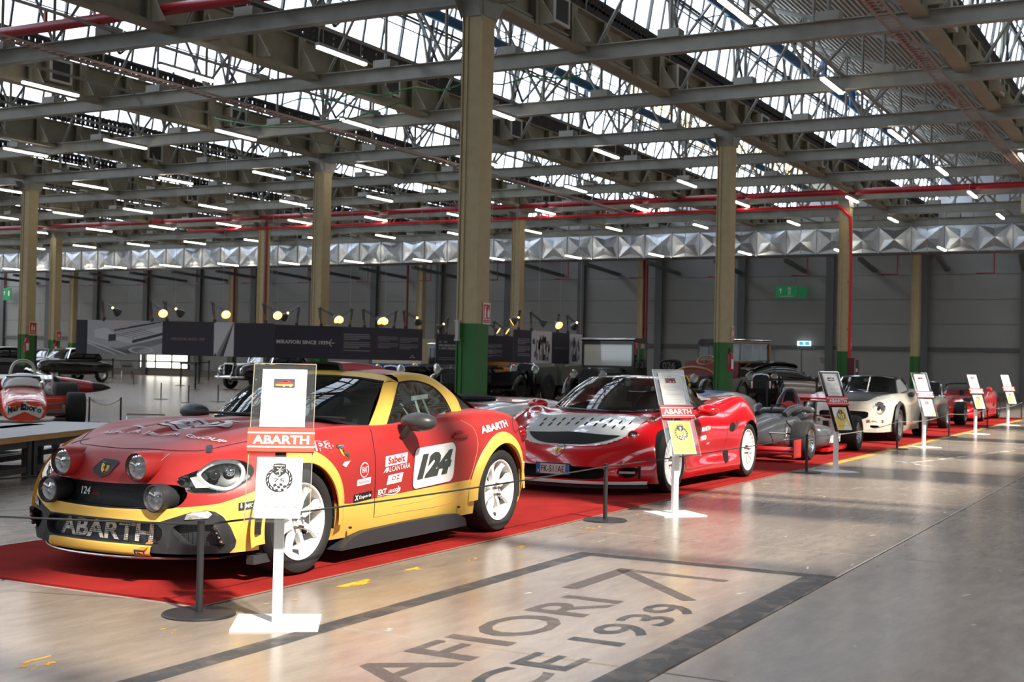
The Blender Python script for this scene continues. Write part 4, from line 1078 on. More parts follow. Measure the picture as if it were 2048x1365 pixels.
# --- badge on the nose
def shield(parent, o, right, up, s, bvh=None, d=None, dark=True):
    o, right, up = V(o), V(right).normalized(), V(up).normalized()
    P = lambda x, y, k=0: o+right*(x*s)+up*(y*s)
    def pr(b, off):
        if bvh: b.project(bvh, d, off)
        return b
    b = B(); pts = [(-.42, .42), (-.5, .5), (0, .56), (.5, .5), (.42, .42), (.44, .1), (.36, -.25), (0, -.56), (-.36, -.25), (-.44, .1)]
    b.add([P(0, 0)]+[P(*q) for q in pts], [(0, 1+i, 1+(i+1) % 10) for i in range(10)]); r_ = pr(b, .004).obj('badge', yellowp, parent)
    b = B(); b.add([P(0.02, .38), P(.42, .38), P(.42, .1), P(.34, -.24), P(0.02, -.5)], [(0, 1, 2, 3, 4)]); pr(b, .0055).obj('badge_red_field', redp, r_)
    b = B(); b.add([P(-.46, .49), P(0, .54), P(.46, .49), P(.42, .36), P(-.42, .36)], [(0, 1, 2, 3, 4)]); pr(b, .0055).obj('badge_top_bar', M('badge blue bar', (60, 90, 150), .4), r_)
    # small scorpion: body, tail, claws
    b = B()
    for (x0, y0, x1, y1, wv) in ((0, .18, 0, -.12, .12), (0, -.12, .06, -.25, .08), (.06, -.25, -.04, -.33, .06), (-.04, -.33, -.14, -.28, .05), (-.04, .2, -.18, .26, .06), (.04, .2, .18, .28, .06), (-.05, .1, -.22, .02, .04), (.05, .1, .22, .02, .04), (-.05, 0, -.2, -.1, .04), (.05, 0, .2, -.1, .04)):
        p, q = P(x0, y0), P(x1, y1); n = (q-p).normalized(); sd_ = n.cross(right.cross(up))*wv*s*.5; b.quad(p-sd_, q-sd_, q+sd_, p+sd_)
    pr(b, .007).obj('badge_scorpion', blackp, r_, kind='stuff'); return r_
b = B(); q = [(-.075, .0), (-.02, .05), (.08, .045), (.10, .03), (.05, -.035), (-.01, -.055), (-.07, -.03)]
b.add([(-.9, y*-1+.02, .606+z) for y, z in q], [tuple(range(7))]); b.project(bodyR, (1, 0, 0), .008); nb = b.obj('badge_surround', plast, rally)
shield(rally, (-.9, .01, .608), (0, -1, 0), (0, 0, 1), .075, bodyR, (1, 0, 0))
# --- panel gaps, flares, sill
gap = M('panel gap', (36, 8, 10), .8)
def groove(pts, d, name='panel_gap', r=.003, mat=None, n=8, bvh=None, parent=None):
    P = curve(pts, n); b0 = bvh or bodyR; out = []; d = V(d).normalized()
    for p in P:
        h = b0.ray_cast(p-d, d, 4.)
        if h[0] is not None: out.append(h[0])
    b = B(); b.tube(out, r, 5); return b.obj(name, mat or gap, parent or rally)
for s in (-1, 1):
    dd = (0, -s, 0); Y = s*2
    groove([(.77, Y, .81), (.735, Y, .68), (.75, Y, .49), (.80, Y, .25)], dd)
    groove([(1.83, Y, .83), (1.96, Y, .77), (1.985, Y, .655), (1.955, Y, .514), (1.915, Y, .411), (1.85, Y, .327), (1.655, Y, .258), (1.1, Y, .254), (.80, Y, .25)], dd, mat=M('pale panel edge', (222, 150, 110), .5), r=.0022)
    groove([(1.0, Y, .30), (1.5, Y, .315), (1.8, Y, .39)], dd, 'door_crease', .002, M('pale panel edge'))
    groove([(2.45, Y, .72), (2.75, Y, .585), (2.9, Y, .57)], dd, r=.002)
    b = B(); ring = []
    for rr, off in ((.350, .012), (.352, .022), (.385, .024), (.42, .016), (.432, .002)): ring.append((rr, off))
    for cx, a0, a1 in ((0, -8, 194), (RB, -2, 186)):
        b = B(); rows = []
        for k in range(41):
            a = radians(a0+(a1-a0)*k/40); row = []
            for rr, off in ring:
                p = V((cx+cos(a)*rr, s*2, .30+sin(a)*rr*(1.0 if cx else .975))); h = bodyR.ray_cast(p, V(dd), 4.); 
                y = h[0].y if h[0] is not None and abs(h[0].y) > .6 else s*.86
                row.append(V((p.x, y+s*off, p.z)))
            rows.append(row)
        for j in range(5):   # keep the lip smooth where the arch edge misses the skin
            ys = [r[j].y for r in rows]
            for k in range(len(rows)):
                w_ = ys[max(0, k-3):k+4]; rows[k][j].y = s*max(abs(sum(w_)/len(w_)), .845)
        b.grid(rows); b.obj('wheel_arch_flare', yelR, rally, 50)
    b = B(); b.prism([(x, s*.845, z) for x, z in ((.42, .085), (.43, .10), (.55, .155), (.68, .178), (1.13, .188), (1.63, .188), (1.80, .18), (1.90, .14), (1.92, .085))], (0, -s*.12, 0)); b.obj('sill_skirt', plast, rally)
    b = B()
    for x, z in ((.52, .215), (1.82, .225)): b.ell((x, s*.835, z), (.012, .012, .008), 8, 5)
    b.obj('skirt_bolt', blackmetal, rally, kind='stuff')
    # wheel well
    for cx in (0, RB):
        well(rally, cx, .30, .352, s, .84)
        wheel(rally, (cx, s*.757, .305), .305, .225, .222, 'oz', side=s)
    # mirror
    b = B(); b.ell((1.10, s*.945, .845), (.085, .125, .062), 20, 12, Matrix.Rotation(s*-.12, 3, 'Z')); mo = b.obj('door_mirror', graph, rally, 60)
    b = B(); b.grid([[V((1.07+.05*cos(a)*k, s*(.84+.07*t), .735+.085*t+.0*k)) + V((0, s*.02*sin(a), 0)) for a in [2*pi*i/12 for i in range(12)]] for t, k in ((0, .5), (.35, .9), (1, 1.0))], True); b.obj('mirror_foot', graph, mo, 60)
    # handle
    b = B(); b.ell((1.745, s*.874, .735), (.055, .008, .032), 14, 8); ho = b.obj('handle_recess', M('dark red recess', (140, 20, 24), .5), rally, 60)
    b = B(); b.tube([(1.66, s*.872, .722), (1.70, s*.89, .724), (1.78, s*.895, .728), (1.845, s*.886, .732)], [.010, .015, .015, .012], 8); b.obj('door_handle', redR, ho, 60)
    # --- glass house
    Tm = (lambda p: V(p)) if s == -1 else (lambda p: mir(V(p)))
    Wc = curve([Tm(p) for p in ((1.44, -.565, 1.088), (1.62, -.57, 1.098), (1.80, -.585, 1.068), (1.90, -.615, 1.008), (1.94, -.66, .92), (1.925, -.715, .825))], 6)
    Oc = curve([Tm(p) for p in ((1.425, -.43, 1.142), (1.65, -.43, 1.156), (1.90, -.43, 1.146), (2.08, -.45, 1.098), (2.19, -.555, .995), (2.185, -.625, .885))], 6)
    rows = [Wc]
    for t in (.3, .65): rows.append([p.lerp(q, t)+V((0, s*.03*sin(pi*t), .022*sin(pi*t))) for p, q in zip(Wc, Oc)])
    rows.append(Oc); b = B(); b.grid(rows); b.add([Tm(p) for p in ((1.925, -.715, .825), (2.185, -.625, .885), (2.38, -.61, .878), (2.38, -.63, .868))], [(0, 1, 2, 3)])
    b.obj('hardtop_side', yelR, rally, 60, fix=True)
    P0 = [Tm(p) for p in ((.945, -.655, .798), (1.125, -.60, .944), (1.30, -.53, 1.09))]; P1 = [Tm(p) for p in ((1.035, -.735, .795), (1.235, -.655, .944), (1.435, -.565, 1.09))]
    b = B(); c0, c1 = curve(P0, 5), curve(P1, 5); b.grid([c0, [p.lerp(q, .5)+V((-.01, s*.018, .006)) for p, q in zip(c0, c1)], c1]); b.obj('windscreen_pillar', yelR, rally, 60)
    b = B(); b.tube(curve([Tm(p) for p in ((1.035, -.738, .793), (1.235, -.657, .942), (1.435, -.567, 1.088))], 5)+Wc[1:], .007, 6); b.obj('window_seal', black, rally)
    b = B(); b.tube(curve([Tm(p) for p in ((1.90, -.73, .832), (2.05, -.70, .85), (2.25, -.65, .872), (2.40, -.60, .882))], 5), .011, 6); b.obj('belt_seal', black, rally)
    b = B(); edge = curve(P1, 6)+Wc[1:]; cen = Tm((1.55, -.66, .93)); b.add([cen]+edge, [(0, i+1, i+2) for i in range(len(edge)-1)]+[(0, len(edge), 1)])
    b.obj('side_window', glass('side window glass', (150, 165, 160), .12), rally, 60)
    b = B(); b.add([Tm(p) for p in ((2.215, -.545, 1.0), (2.185, -.60, .93), (2.195, -.632, .888), (2.37, -.60, .89))], [(0, 1, 2, 3)]); b.obj('quarter_window', MATS['side window glass'], rally)
    if s == -1:   # clear sliding pane frame screwed on the window
        for p, q in (((1.42, -.685, .985), (1.66, -.655, .995)), ((1.44, -.70, .97), (1.46, -.735, .85)), ((1.57, -.675, .98), (1.60, -.725, .85)), ((1.65, -.735, .845), (1.80, -.715, .87))):
            b = B(); b.bar(p, q, .012, .03 if p[2]-q[2] < .05 else .014); b.obj('sliding_window_rail', M('pale green acrylic', (170, 200, 186), .2), rally)
bt = [V((.945, -.655, .798)), V((.87, -.4, .838)), V((.83, 0, .856)), V((.87, .4, .838)), V((.945, .655, .798))]
tp = [V((1.30, -.53, 1.092)), V((1.275, -.3, 1.116)), V((1.265, 0, 1.124)), V((1.275, .3, 1.116)), V((1.30, .53, 1.092))]
cb, ct = curve(bt, 6), curve(tp, 6); b = B(); b.grid([[p.lerp(q, t)+V((-.02, 0, .012))*sin(pi*t) for p, q in zip(cb, ct)] for t in [k/6 for k in range(7)]])
b.obj('windscreen', glass('windscreen glass', (96, 104, 104), .10), rally, 60)
b = B(); b.tube(cb, .014, 6); b.tube(ct, .01, 6); b.obj('windscreen_seal', black, rally, kind='stuff')
# header and red roof centre
he = [V((1.43, -.43, 1.142)), V((1.405, -.25, 1.158)), V((1.395, 0, 1.164)), V((1.405, .25, 1.158)), V((1.43, .43, 1.142))]; hb = curve([V((1.435, -.565, 1.09))]+he+[V((1.435, .565, 1.09))], 4)
ct2 = curve([tp[0]]+[t for t in tp]+[tp[-1]], 4); b = B(); b.grid([ct2, [p.lerp(q, .5)+V((0, 0, .01)) for p, q in zip(ct2, hb)], hb]); b.obj('windscreen_header', yelR, rally, 60)
rows = []
for x, z, yw in ((1.415, 0, .432), (1.55, .008, .432), (1.75, .012, .432), (1.95, 0, .434), (2.08, -.045, .45)):
    rows.append([V((x-(.03*(1-(y/.43)**2) if x < 1.43 else 0), y/.43*yw, 1.144+z+.022*(1-(y/.43)**2))) for y in [-.43+.86*k/16 for k in range(17)]])
b = B(); b.grid(rows); roofb = b.bvh(); b.obj('roof_panel', redR, rally, 60)
rg = [[V((x, y/.43*yw, z+.02*(1-(y/.43)**2))) for y in [-.43+.86*k/16 for k in range(17)]] for x, z, yw in ((2.08, 1.099, .45), (2.25, 1.03, .50), (2.42, .93, .55), (2.5, .885, .57))]
b = B(); b.grid(rg); b.obj('rear_window', MATS['windscreen glass'], rally, 60)
b = B(); b.text('ABARTH', (1.86, -.12, 2), (-.25, -1, 0), (1, -.25, 0), .09, .36, 'c', bold=.03); b.project(roofb, (0, 0, -1), .002); b.obj('roof_lettering', whitem, rally)
# roof scoop
sc_ = [[V((x, y, z)) for y, z in ((-.155*k, 1.155), (-.15*k, 1.168+.022*h), (-.135*k, 1.17+.04*h), (0, 1.172+.045*h), (.135*k, 1.17+.04*h), (.15*k, 1.168+.022*h), (.155*k, 1.155))] for x, k, h in ((1.36, 1, 1.05), (1.5, 1, 1.15), (1.7, .98, 1.0), (1.86, .95, .6), (1.90, .93, .25))]
b = B(); b.grid(sc_); sco = b.obj('roof_scoop', redR, rally, 50)
b = B(); e = [p+V((-.03, 0, 0)) for p in sc_[0]]; b.grid([sc_[0], [p+V((-.035, 0, .004)) for p in sc_[0]], [V((p.x-.03, p.y*.93, 1.16+(p.z-1.16)*.8)) for p in sc_[0]], [V((p.x+.05, p.y*.9, 1.16+(p.z-1.16)*.7)) for p in sc_[0]]]); b.obj('scoop_mouth', blackmetal, sco, 50)
b = B(); b.rect((1.39, 0, 1.185), (0, 1, 0), (0, 0, 1), .28, .05); b.obj('scoop_throat', dark, sco)
# cabin
b = B(); b.box((1.4, 0, .46), (1.1, 1.24, .1)); b.box((1.4, 0, .55), (1.0, .22, .16)); b.obj('cabin_floor', dark, rally)
b = B(); b.grid([[V((.93, y, .80)) for y in (-.58, 0, .58)], [V((1.05, y, .80)) for y in (-.58, 0, .58)], [V((1.12, y, .74)) for y in (-.58, 0, .58)], [V((1.10, y, .5)) for y in (-.58, 0, .58)]]); b.obj('dashboard', M('dark dash', (30, 34, 34), .7), rally, 50)
b = B(); b.lathe([(.17+.014*cos(a), .014*sin(a)) for a in [2*pi*k/8 for k in range(9)]], (1.2, .33, .80), (-.9, 0, .4), 24); b.bar((1.2, .17, .80), (1.2, .49, .80), .02, .03); b.obj('steering_wheel', blackmetal, rally, 60)
for y in (-.32, .32):
    b = B(); b.grid([[V((x, y+w*.22*k, z)) for k in (-1, -.8, 0, .8, 1)] for x, z, w in ((1.3, .58, 1), (1.6, .56, 1), (1.72, .75, .95), (1.80, .98, .8), (1.83, 1.06, .5))]); b.obj('seat', M('dark grey seat cloth', (44, 44, 46), .9), rally, 60)
cage = M('dark red cage tube', (112, 26, 30), .4)
b = B()
for s in (-1, 1):
    b.tube([(1.12, s*.56, .75), (1.34, s*.49, 1.05), (1.5, s*.47, 1.09), (1.88, s*.47, 1.07), (1.95, s*.53, .7)], .022, 8)
b.tube([(1.34, -.49, 1.05), (1.34, .49, 1.05)], .02, 8); b.tube([(1.88, -.47, 1.07), (1.9, .5, .75)], .02, 8); b.tube([(1.88, .47, 1.07), (1.9, -.5, .75)], .02, 8); b.tube([(1.88, .47, 1.07), (1.88, -.47, 1.07)], .02, 8)
b.obj('roll_cage', cage, rally, 60, kind='stuff')
b = B(); b.box((1.18, 0, .4), (3.3, 1.2, .4)); b.obj('underbody', dark, rally)
b = B(); b.rect((1.02, -.5, .835), (.3, -.8, 0), (.4, .1, .5), .04, .045, .006); b.obj('windscreen_sticker', whitem, rally)
# bonnet seams, pins and lettering
groove([(-.09, .71, 2), (-.30, .56, 2), (-.44, .44, 2), (-.52, .30, 2), (-.565, .0, 2), (-.52, -.30, 2), (-.47, -.42, 2), (-.40, -.50, 2), (-.196, -.575, 2), (.077, -.65, 2), (.5, -.70, 2), (.85, -.705, 2)], (0, 0, -1))
for s in (-1, 1):
    b = B(); b.rect((-.385, s*.50, 2), (.6, s*-.5, 0), (.5, s*.6, 0), .11, .036, .016); b.project(bodyR, (0, 0, -1), .004); b.obj('bonnet_pin_plate', blackmetal, rally)
b = B(); b.text('ALPI  ER  JELZER  GROUP', (-.285, -.02, 2), (-.02, -1, 0), (1, -.02, 0), .055, .98, 'c', bold=.016); b.project(bodyR, (0, 0, -1), .006); b.obj('bonnet_lettering', whitem, rally)
silv = M('silver vinyl', (196, 190, 196), .4, .3)
b = B(); n = 48
for r0_, r1_ in ((.80, 1.0), (0.0, .66)):
    b.grid([[V((.07+.15*q*cos(2*pi*i/n), .02+.27*q*sin(2*pi*i/n), 2)) for i in range(n)] for q in [r0_+(r1_-r0_)*k/4 for k in range(5)]], True)
b.rect((.21, .1, 2), (0, 1, 0), (1, 0, 0), .62, .035, 0, sub=12); b.rect((-.06, .33, 2), (0, 1, 0), (1, 0, 0), .14, .03, 0, sub=4)
b.project(bodyR, (0, 0, -1), .006); be_ = b.obj('bonnet_emblem', silv, rally, kind='stuff')
b = B(); b.text('ABARTH', (.05, .02, 2), (0, -1, 0), (1, 0, 0), .045, .26, 'c'); b.text('124', (.12, .02, 2), (0, -1, 0), (1, 0, 0), .03, .12, 'c'); b.project(bodyR, (0, 0, -1), .009); b.obj('emblem_lettering', redR, be_, kind='stuff')
b = B(); b.bar((.86, -.35, .857), (.93, .1, .866), .012, .012); b.bar((.86, .25, .86), (.92, .6, .83), .012, .012); b.box((.80, 0, .862), (.1, 1.1, .012)); b.obj('wiper', black, rally, kind='stuff')
# --- side decals (both sides carry the same)
def dec(parent, t, x, z, h, w=None, mat=None, bold=.01, shear=0., off=.005, dz=0., name='sponsor_lettering', rot=.06):
    b = B(); b.text(t, (x, -2, z), (1, 0, rot), (-rot, 0, 1), h, w, 'c', bold=bold, shear=shear); b.project(bodyR, (0, 1, 0), off); return b.obj(name, mat or whitem, parent)
def plate(x, z, w, h, mat, rad=0., off=.002, name='sticker', rot=.06, sk=0.):
    b = B(); b.rect((x, -2, z), (1, 0, rot), (-rot+sk, 0, 1), w, h, rad, sub=4); b.project(bodyR, (0, 1, 0), off); return b.obj(name, mat, rally)
np_ = plate(1.435, .542, .50, .27, whitem, .05, .007, 'number_plate_sticker', .05)
ink = M('dark number ink', (58, 64, 60), .5)
b = B(); b.text('124', (1.435, -2, .468), (1, 0, .05), (0, 0, 1), .165, .41, 'c', bold=.075, shear=.2); b.project(bodyR, (0, 1, 0), .010); b.obj('race_number', ink, np_)
s_ = plate(.972, .606, .25, .066, whitem, 0, .003, sk=.15); dec(s_, 'Sabelt', .972, .586, .045, .19, redp, .02, off=.006)
dec(rally, 'ALCANTARA', 1.0, .536, .034, .27, bold=.0); b = B(); b.add([(.83, -2, .525), (.86, -2, .56), (.885, -2, .56), (.875, -2, .528), (.858, -2, .528), (.868, -2, .545)], [(0, 1, 5), (1, 2, 5), (2, 3, 4, 5)]); b.project(bodyR, (0, 1, 0), .003); b.obj('sponsor_mark', whitem, rally)
s_ = plate(.975, .483, .17, .062, whitem, 0, .002, sk=.2); dec(s_, 'OZ', .98, .478, .026, .09, redp, .0); dec(s_, 'RACING', .972, .463, .007, .1, redp, 0)
dec(rally, 'EXT', .845, .392, .034, .095, bold=.05); dec(rally, 'RACING TEAM', .845, .38, .008, .1)
dec(rally, 'I.RUGGERI', .985, .396, .022, .14, bold=.02, shear=.3); groove([(.90, -2, .385), (.98, -2, .379), (1.05, -2, .40), (1.03, -2, .43)], (0, 1, 0), 'sponsor_swoosh', .004, whitem)
b = B(); n = 28; b.add([(.615+.048*cos(2*pi*i/n), -2, .562+.048*sin(2*pi*i/n)) for i in range(n)], [tuple(range(n))]); b.project(bodyR, (0, 1, 0), .003); o = b.obj('round_sticker', whitem, rally)
b = B(); b.add([(.615+.041*cos(2*pi*i/n), -2, .562+.041*sin(2*pi*i/n)) for i in range(n)], [tuple(range(n))]); b.project(bodyR, (0, 1, 0), .005); b.obj('round_field', redp, o)
dec(o, 'FIAT', .615, .545, .036, .058, whitem, .005, off=.0065)
s_ = plate(.622, .489, .15, .04, whitem, .005); dec(s_, 'PROFESSIONAL', .622, .481, .014, .12, redp, 0)
s_ = plate(.632, .394, .20, .052, blackp, .004); dec(s_, 'Experis', .655, .38, .027, .13, whitem, .01); dec(s_, 'X', .562, .376, .034, .04, whitem, .03)
b = B(); b.add([(.40, -2, .624), (.375, -2, .606), (.415, -2, .59), (.465, -2, .628)], [(0, 1, 2, 3)]); b.project(bodyR, (0, 1, 0), .004); b.obj('side_repeater', M('clear repeater', (226, 214, 204), .2), rally)
shield(rally, (.405, -2, .69), (1, 0, 0), (0, 0, 1), .06, bodyR, (0, 1, 0))
b = B(); b.bar((.36, -.9, .722), (.40, -.9, .70), .004, .02); b.bar((.42, -.9, .68), (.46, -.9, .655), .004, .02); b.project(bodyR, (0, 1, 0), .004); b.obj('flag_stripe', M('flag green', (60, 130, 80), .5), rally)
dec(rally, 'ABARTH', 2.27, .748, .05, .44, whitem, .04, rot=.09)
mo_ = V((-.405, -.86, .432)); mr_ = V((.62, -.5, .10)).normalized(); md_ = V((.55, .83, 0))
b = B(); b.rect(mo_, mr_, (.05, 0, 1), .17, .042, 0, sub=4); b.project(bodyR, md_, .003); s_ = b.obj('sticker', blackp, rally)
b = B(); b.text('MICHELIN', mo_+mr_*.012-V((0, 0, .011)), mr_, (.05, 0, 1), .022, .12, 'c', bold=.015, shear=.2); b.project(bodyR, md_, .005); b.obj('sponsor_lettering', whitem, s_)
b = B(); b.ell(mo_-mr_*.07, (.006, .006, .010), 8, 6); b.ell(mo_-mr_*.07+V((0, 0, .012)), (.005, .005, .006), 8, 6); b.project(bodyR, md_, .005); b.obj('sticker_figure', whitem, s_, kind='stuff')
so_ = V((-.385, -.86, .332))
sh = B(); sh.add([so_+mr_*x+V((0, 0, z)) for x, z in ((-.045, .045), (0, .052), (.045, .045), (.04, -.005), (0, -.05), (-.04, -.005))], [(0, 1, 2, 3, 4, 5)]); sh.project(bodyR, md_, .003); o = sh.obj('shield_sticker', whitem, rally)
for x0, mt_ in ((-.03, M('flag green')), (.03, redp)):
    b = B(); b.add([so_+mr_*(x0+x)+V((0, 0, z)) for x, z in ((-.012, .035), (.012, .035), (.010, -.01), (.0, -.02), (-.008, -.01))], [(0, 1, 2, 3, 4)]); b.project(bodyR, md_, .0045); b.obj('shield_stripe', mt_, o)
for wdt, mt_, of in ((.07, whitem, .003), (.01, redp, .005)):
    b = B(); b.text('kappa', (.12, -.84, .70), (1, 0, -.06), (.0, .3, .95), .085, .42, 'c', bold=wdt, shear=.1); b.project(bodyR, (0, .9, -.3), of)
    if wdt > .05: o = b.obj('sponsor_lettering', mt_, rally)
    else: b.obj('lettering_core', mt_, o)
s_ = plate(2.80, .46, .10, .05, whitem, 0); dec(s_, 'OZ', 2.80, .447, .025, .06, blackp, .02)
b = B(); b.ell((2.80, -.80, .69), (.06, .04, .06), 12, 8); b.obj('tail_light', M('tail light red', (120, 12, 16), .15), rally, 60)
b = B(); b.lathe([(.062, 0), (.064, .003), (.066, 0)], (2.62, -.842, .78), (.15, -1, .15), 20); b.obj('fuel_flap', gap, rally)
# ---------------------------------------------------------------- information stands along the carpet
acryl = glass('clear acrylic', (244, 248, 248), .03, .02); paper = M('white paper sheet', (246, 245, 242), .7)
band = M('orange red sign band', (222, 74, 48), .5); band2 = M('red sign band', (206, 40, 46), .5)
def star(b, o, r, u, s, pts): b.add([o+r*(x*s)+u*(y*s) for x, y in pts], [tuple(range(len(pts)))])
def emblem(parent, o, r, u, s):
    """printed anniversary emblem: ring of lightning, shield with scorpion, 75, chequered flag"""
    k = V(r).cross(V(u))*.0006; o = V(o); n = 32
    b = B(); b.add([o+r*(s*q*cos(2*pi*i/n))+u*(s*q*sin(2*pi*i/n)-s*.1) for q in (1, .74) for i in range(n)], [(i, (i+1) % n, n+(i+1) % n, n+i) for i in range(n)]); e = b.obj('emblem_ring', blackp, parent)
    b = B()
    for i in range(16):
        a = 2*pi*i/16+.1; p = o+k+r*(s*.87*cos(a))+u*(s*.87*sin(a)-s*.1); t = r*-sin(a)+u*cos(a); q = r*cos(a)+u*sin(a); b.quad(p-t*s*.15-q*s*.05, p+q*s*.02, p+t*s*.15+q*s*.06, p-q*s*.05)
    b.obj('emblem_lightning', paper, e, kind='stuff')
    b = B(); star(b, o+k*1.5, r, u, s, [(-.44, 1.12), (0, 1.17), (.44, 1.12), (.50, .9), (.45, .8), (.46, .42), (0, .08), (-.46, .42), (-.45, .8), (-.50, .9)]); b.obj('emblem_shield', blackp, e)
    b = B(); b.text('ABARTH & C.', o+k*2+u*(s*.93), r, u, s*.12, s*.8, 'c', bold=.02)
    for x0, y0, x1, y1, wv in ((0, .72, .02, .42, .1), (.02, .42, .06, .3, .07), (.06, .3, -.06, .2, .05), (-.06, .2, -.18, .26, .05), (-.03, .72, -.2, .8, .06), (.03, .72, .15, .84, .06), (-.02, .6, -.22, .48, .04), (.03, .6, .24, .5, .04), (-.3, .42, .4, .76, .02)):
        p, q = o+k*2+r*s*x0+u*s*y0, o+k*2+r*s*x1+u*s*y1; d = (q-p).normalized(); w_ = d.cross(k.normalized())*wv*s*.5; b.quad(p-w_, q-w_, q+w_, p+w_)
    b.obj('emblem_scorpion', paper, e, kind='stuff')
    b = B(); b.text('75', o+k-u*s*.32, r, u, s*.28, s*.8, 'c'); b.text('1949-2024', o+k-u*s*.45, r, u, s*.07, s*.8, 'c'); b.obj('emblem_number', blackp, e)
    b = B(); b2 = B(); P = lambda i, j: o+k*1.6+r*(s*(-.42+.22*i+.06*j))+u*(s*(-.52-.2*j+.05*sin(i*1.6)+.05*i))
    for i in range(4):
        for j in range(3): (b if (i+j) % 2 else b2).quad(P(i, j), P(i+1, j), P(i+1, j+1), P(i, j+1))
    b.obj('emblem_flag', paper, e, kind='stuff'); b2.obj('emblem_flag', blackp, e, kind='stuff')
    return e
def car_pic(parent, o, r, u, w, body_m, bgm, low_m):
    k = V(r).cross(V(u))*.0006; o = V(o); h = w*.46
    b = B(); b.rect(o, r, u, w, h); pic = b.obj('printed_photo', bgm, parent)
    b = B(); star(b, o+k, r, u, w, [(-.44, -.12), (-.42, .0), (-.30, .05), (-.12, .07), (.0, .16), (.18, .16), (.30, .07), (.42, .04), (.45, -.08), (.38, -.14)]); b.obj('printed_car', body_m, pic)
    b = B(); star(b, o+k*2, r, u, w, [(-.42, -.12), (-.40, -.06), (.42, -.04), (.38, -.15)]); b.obj('printed_car_side', low_m, pic)
    b = B()
    for x in (-.02, .30): b.disc(o+k*3+r*(w*x)-u*(w*.13), V(r).cross(V(u)), w*.06, 10)
    b.obj('printed_wheel', paper, pic, kind='stuff')
    b = B(); star(b, o+k*2, r, u, w, [(-.10, .075), (.0, .14), (.14, .14), (.16, .07)]); b.obj('printed_window', blackp, pic)
    return pic
def stand(x, y, rz, label, bandm, sheet2, body_m, bgm, low_m, tilt=.45, lean2=None, full=True):
    t = thing('information_stand', label, 'information stand', (x, y, 0), rz)
    b = B(); b.box((0, 0, .004), (.40, .385, .008)); b.obj('base_plate', white, t)
    b = B(); b.box((0, .01, .42), (.045, .045, .83)); b.obj('post', white, t)
    u = V((0, sin(tilt), cos(tilt))); r = V((1, 0, 0)); n = V((0, -cos(tilt), sin(tilt)))
    c0 = V((0, -.03, .78))
    bot, top = -.31, .485
    b = B(); b.box(c0+u*((bot+top)/2)-n*.004, (.295, .006, top-bot), Matrix((r, -n, u)).transposed()); b.obj('acrylic_panel', acryl, t)
    b = B(); e = glass('acrylic edge', (215, 205, 180), .5)
    for s in (-1, 1): b.bar(c0+u*bot+r*s*.148-n*.004, c0+u*top+r*s*.148-n*.004, .004, .008, n)
    b.bar(c0+u*top-r*.148-n*.004, c0+u*top+r*.148-n*.004, .008, .004, u); b.obj('panel_edge', e, t, kind='stuff')
    b = B(); b.box(c0-n*.02, (.05, .03, .06), Matrix((r, -n, u)).transposed()); b.obj('clip', blackmetal, t)
    up = c0+u*.305+n*.003
    b = B(); b.box(up, (.212, .001, .298), Matrix((r, -n, u)).transposed()); sh = b.obj('text_sheet', paper, t)
    car_pic(sh, up+n*.0012+u*.075, r, u, .10, body_m, bgm, low_m)
    b = B(); b.text('124 RALLY' if full else 'SPORT', up+n*.001+u*.112, r, u, .006, .045); b.obj('sheet_title', blackp, sh)
    thin = M('pale grey print', (196, 194, 192), .7)
    me = B(); me.rect((0, 0, 0), (1, 0, 0), (0, 0, 1), .16, .0035)
    b = B()
    for kx in range(13 if not full else 7): b.rect(up+n*.001+u*(.02-.0125*kx-.012*(kx // 4)), r, u, .16-(.06 if kx % 4 == 3 else 0), .003)
    b.obj('printed_text', thin, sh, kind='stuff')
    b = B()
    for s in (-1, 1): b.bar(up+n*.001+r*s*.09-u*.12, up+n*.001+r*s*.09+u*.127, .001, .0012); 
    b.bar(up+n*.001-r*.09+u*.127, up+n*.001+r*.09+u*.127, .001, .0012); b.obj('border_line', M('pale pink print', (226, 190, 188), .7), sh, kind='stuff')
    bc = c0+u*.085+n*.012
    b = B(); b.box(bc, (.312, .016, .118), Matrix((r, -n, u)).transposed()); bd = b.obj('name_band', bandm, t)
    b = B(); b.text('ABARTH', bc+n*.0095-u*.022, r, u, .044, .262, 'c', bold=.035, space=1.05); b.obj('band_lettering', whitem, bd)
    b = B(); b.rect(bc+n*.0095+u*.034, r, u, .312, .008)
    b2 = B(); b2.rect(bc+n*.0095-u*.036, r, u, .312, .008); b.obj('band_stripe', whitem, bd); b2.obj('band_stripe', whitem, bd)
    lo = c0-u*.145+n*.004
    b = B(); b.box(lo, (.212, .001, .298), Matrix((r, -n, u)).transposed()); s2 = b.obj('emblem_sheet', paper if sheet2 == 'white' else M('cream margin paper', (250, 246, 232), .7), t)
    if sheet2 == 'yellow': b = B(); b.rect(lo+n*.0008, r, u, .200, .284); b.obj('yellow_field', yellowp, s2)
    elif sheet2 == 'half': b = B(); b.add([lo+n*.0008+r*x+u*z for x, z in ((.0, .14), (.07, .14), (.098, -.13), (.05, -.02), (-.02, -.14), (-.098, -.14), (-.098, .02), (-.03, .05))], [(0, 1, 2, 3), (0, 3, 4, 7), (4, 5, 6, 7)]); b.obj('yellow_field', yellowp, s2)
    elif sheet2 == 'corner': b = B(); b.add([lo+n*.0008+r*x+u*z for x, z in ((.098, -.14), (.098, .0), (.03, -.14))], [(0, 1, 2)]); b.obj('yellow_field', yellowp, s2)
    emblem(s2, lo+n*.0015+u*.045, r, u, .062)
    b = B(); b.text('Heritage', lo+n*.0015-r*.03-u*.10, r, u, .014, .09, 'c', shear=.5); b.text('HUB', lo+n*.0015+r*.055-u*.10, r, u, .010, .06, 'c', space=1.6); b.obj('sheet_lettering', M('dark gold print', (120, 88, 30), .6), s2)
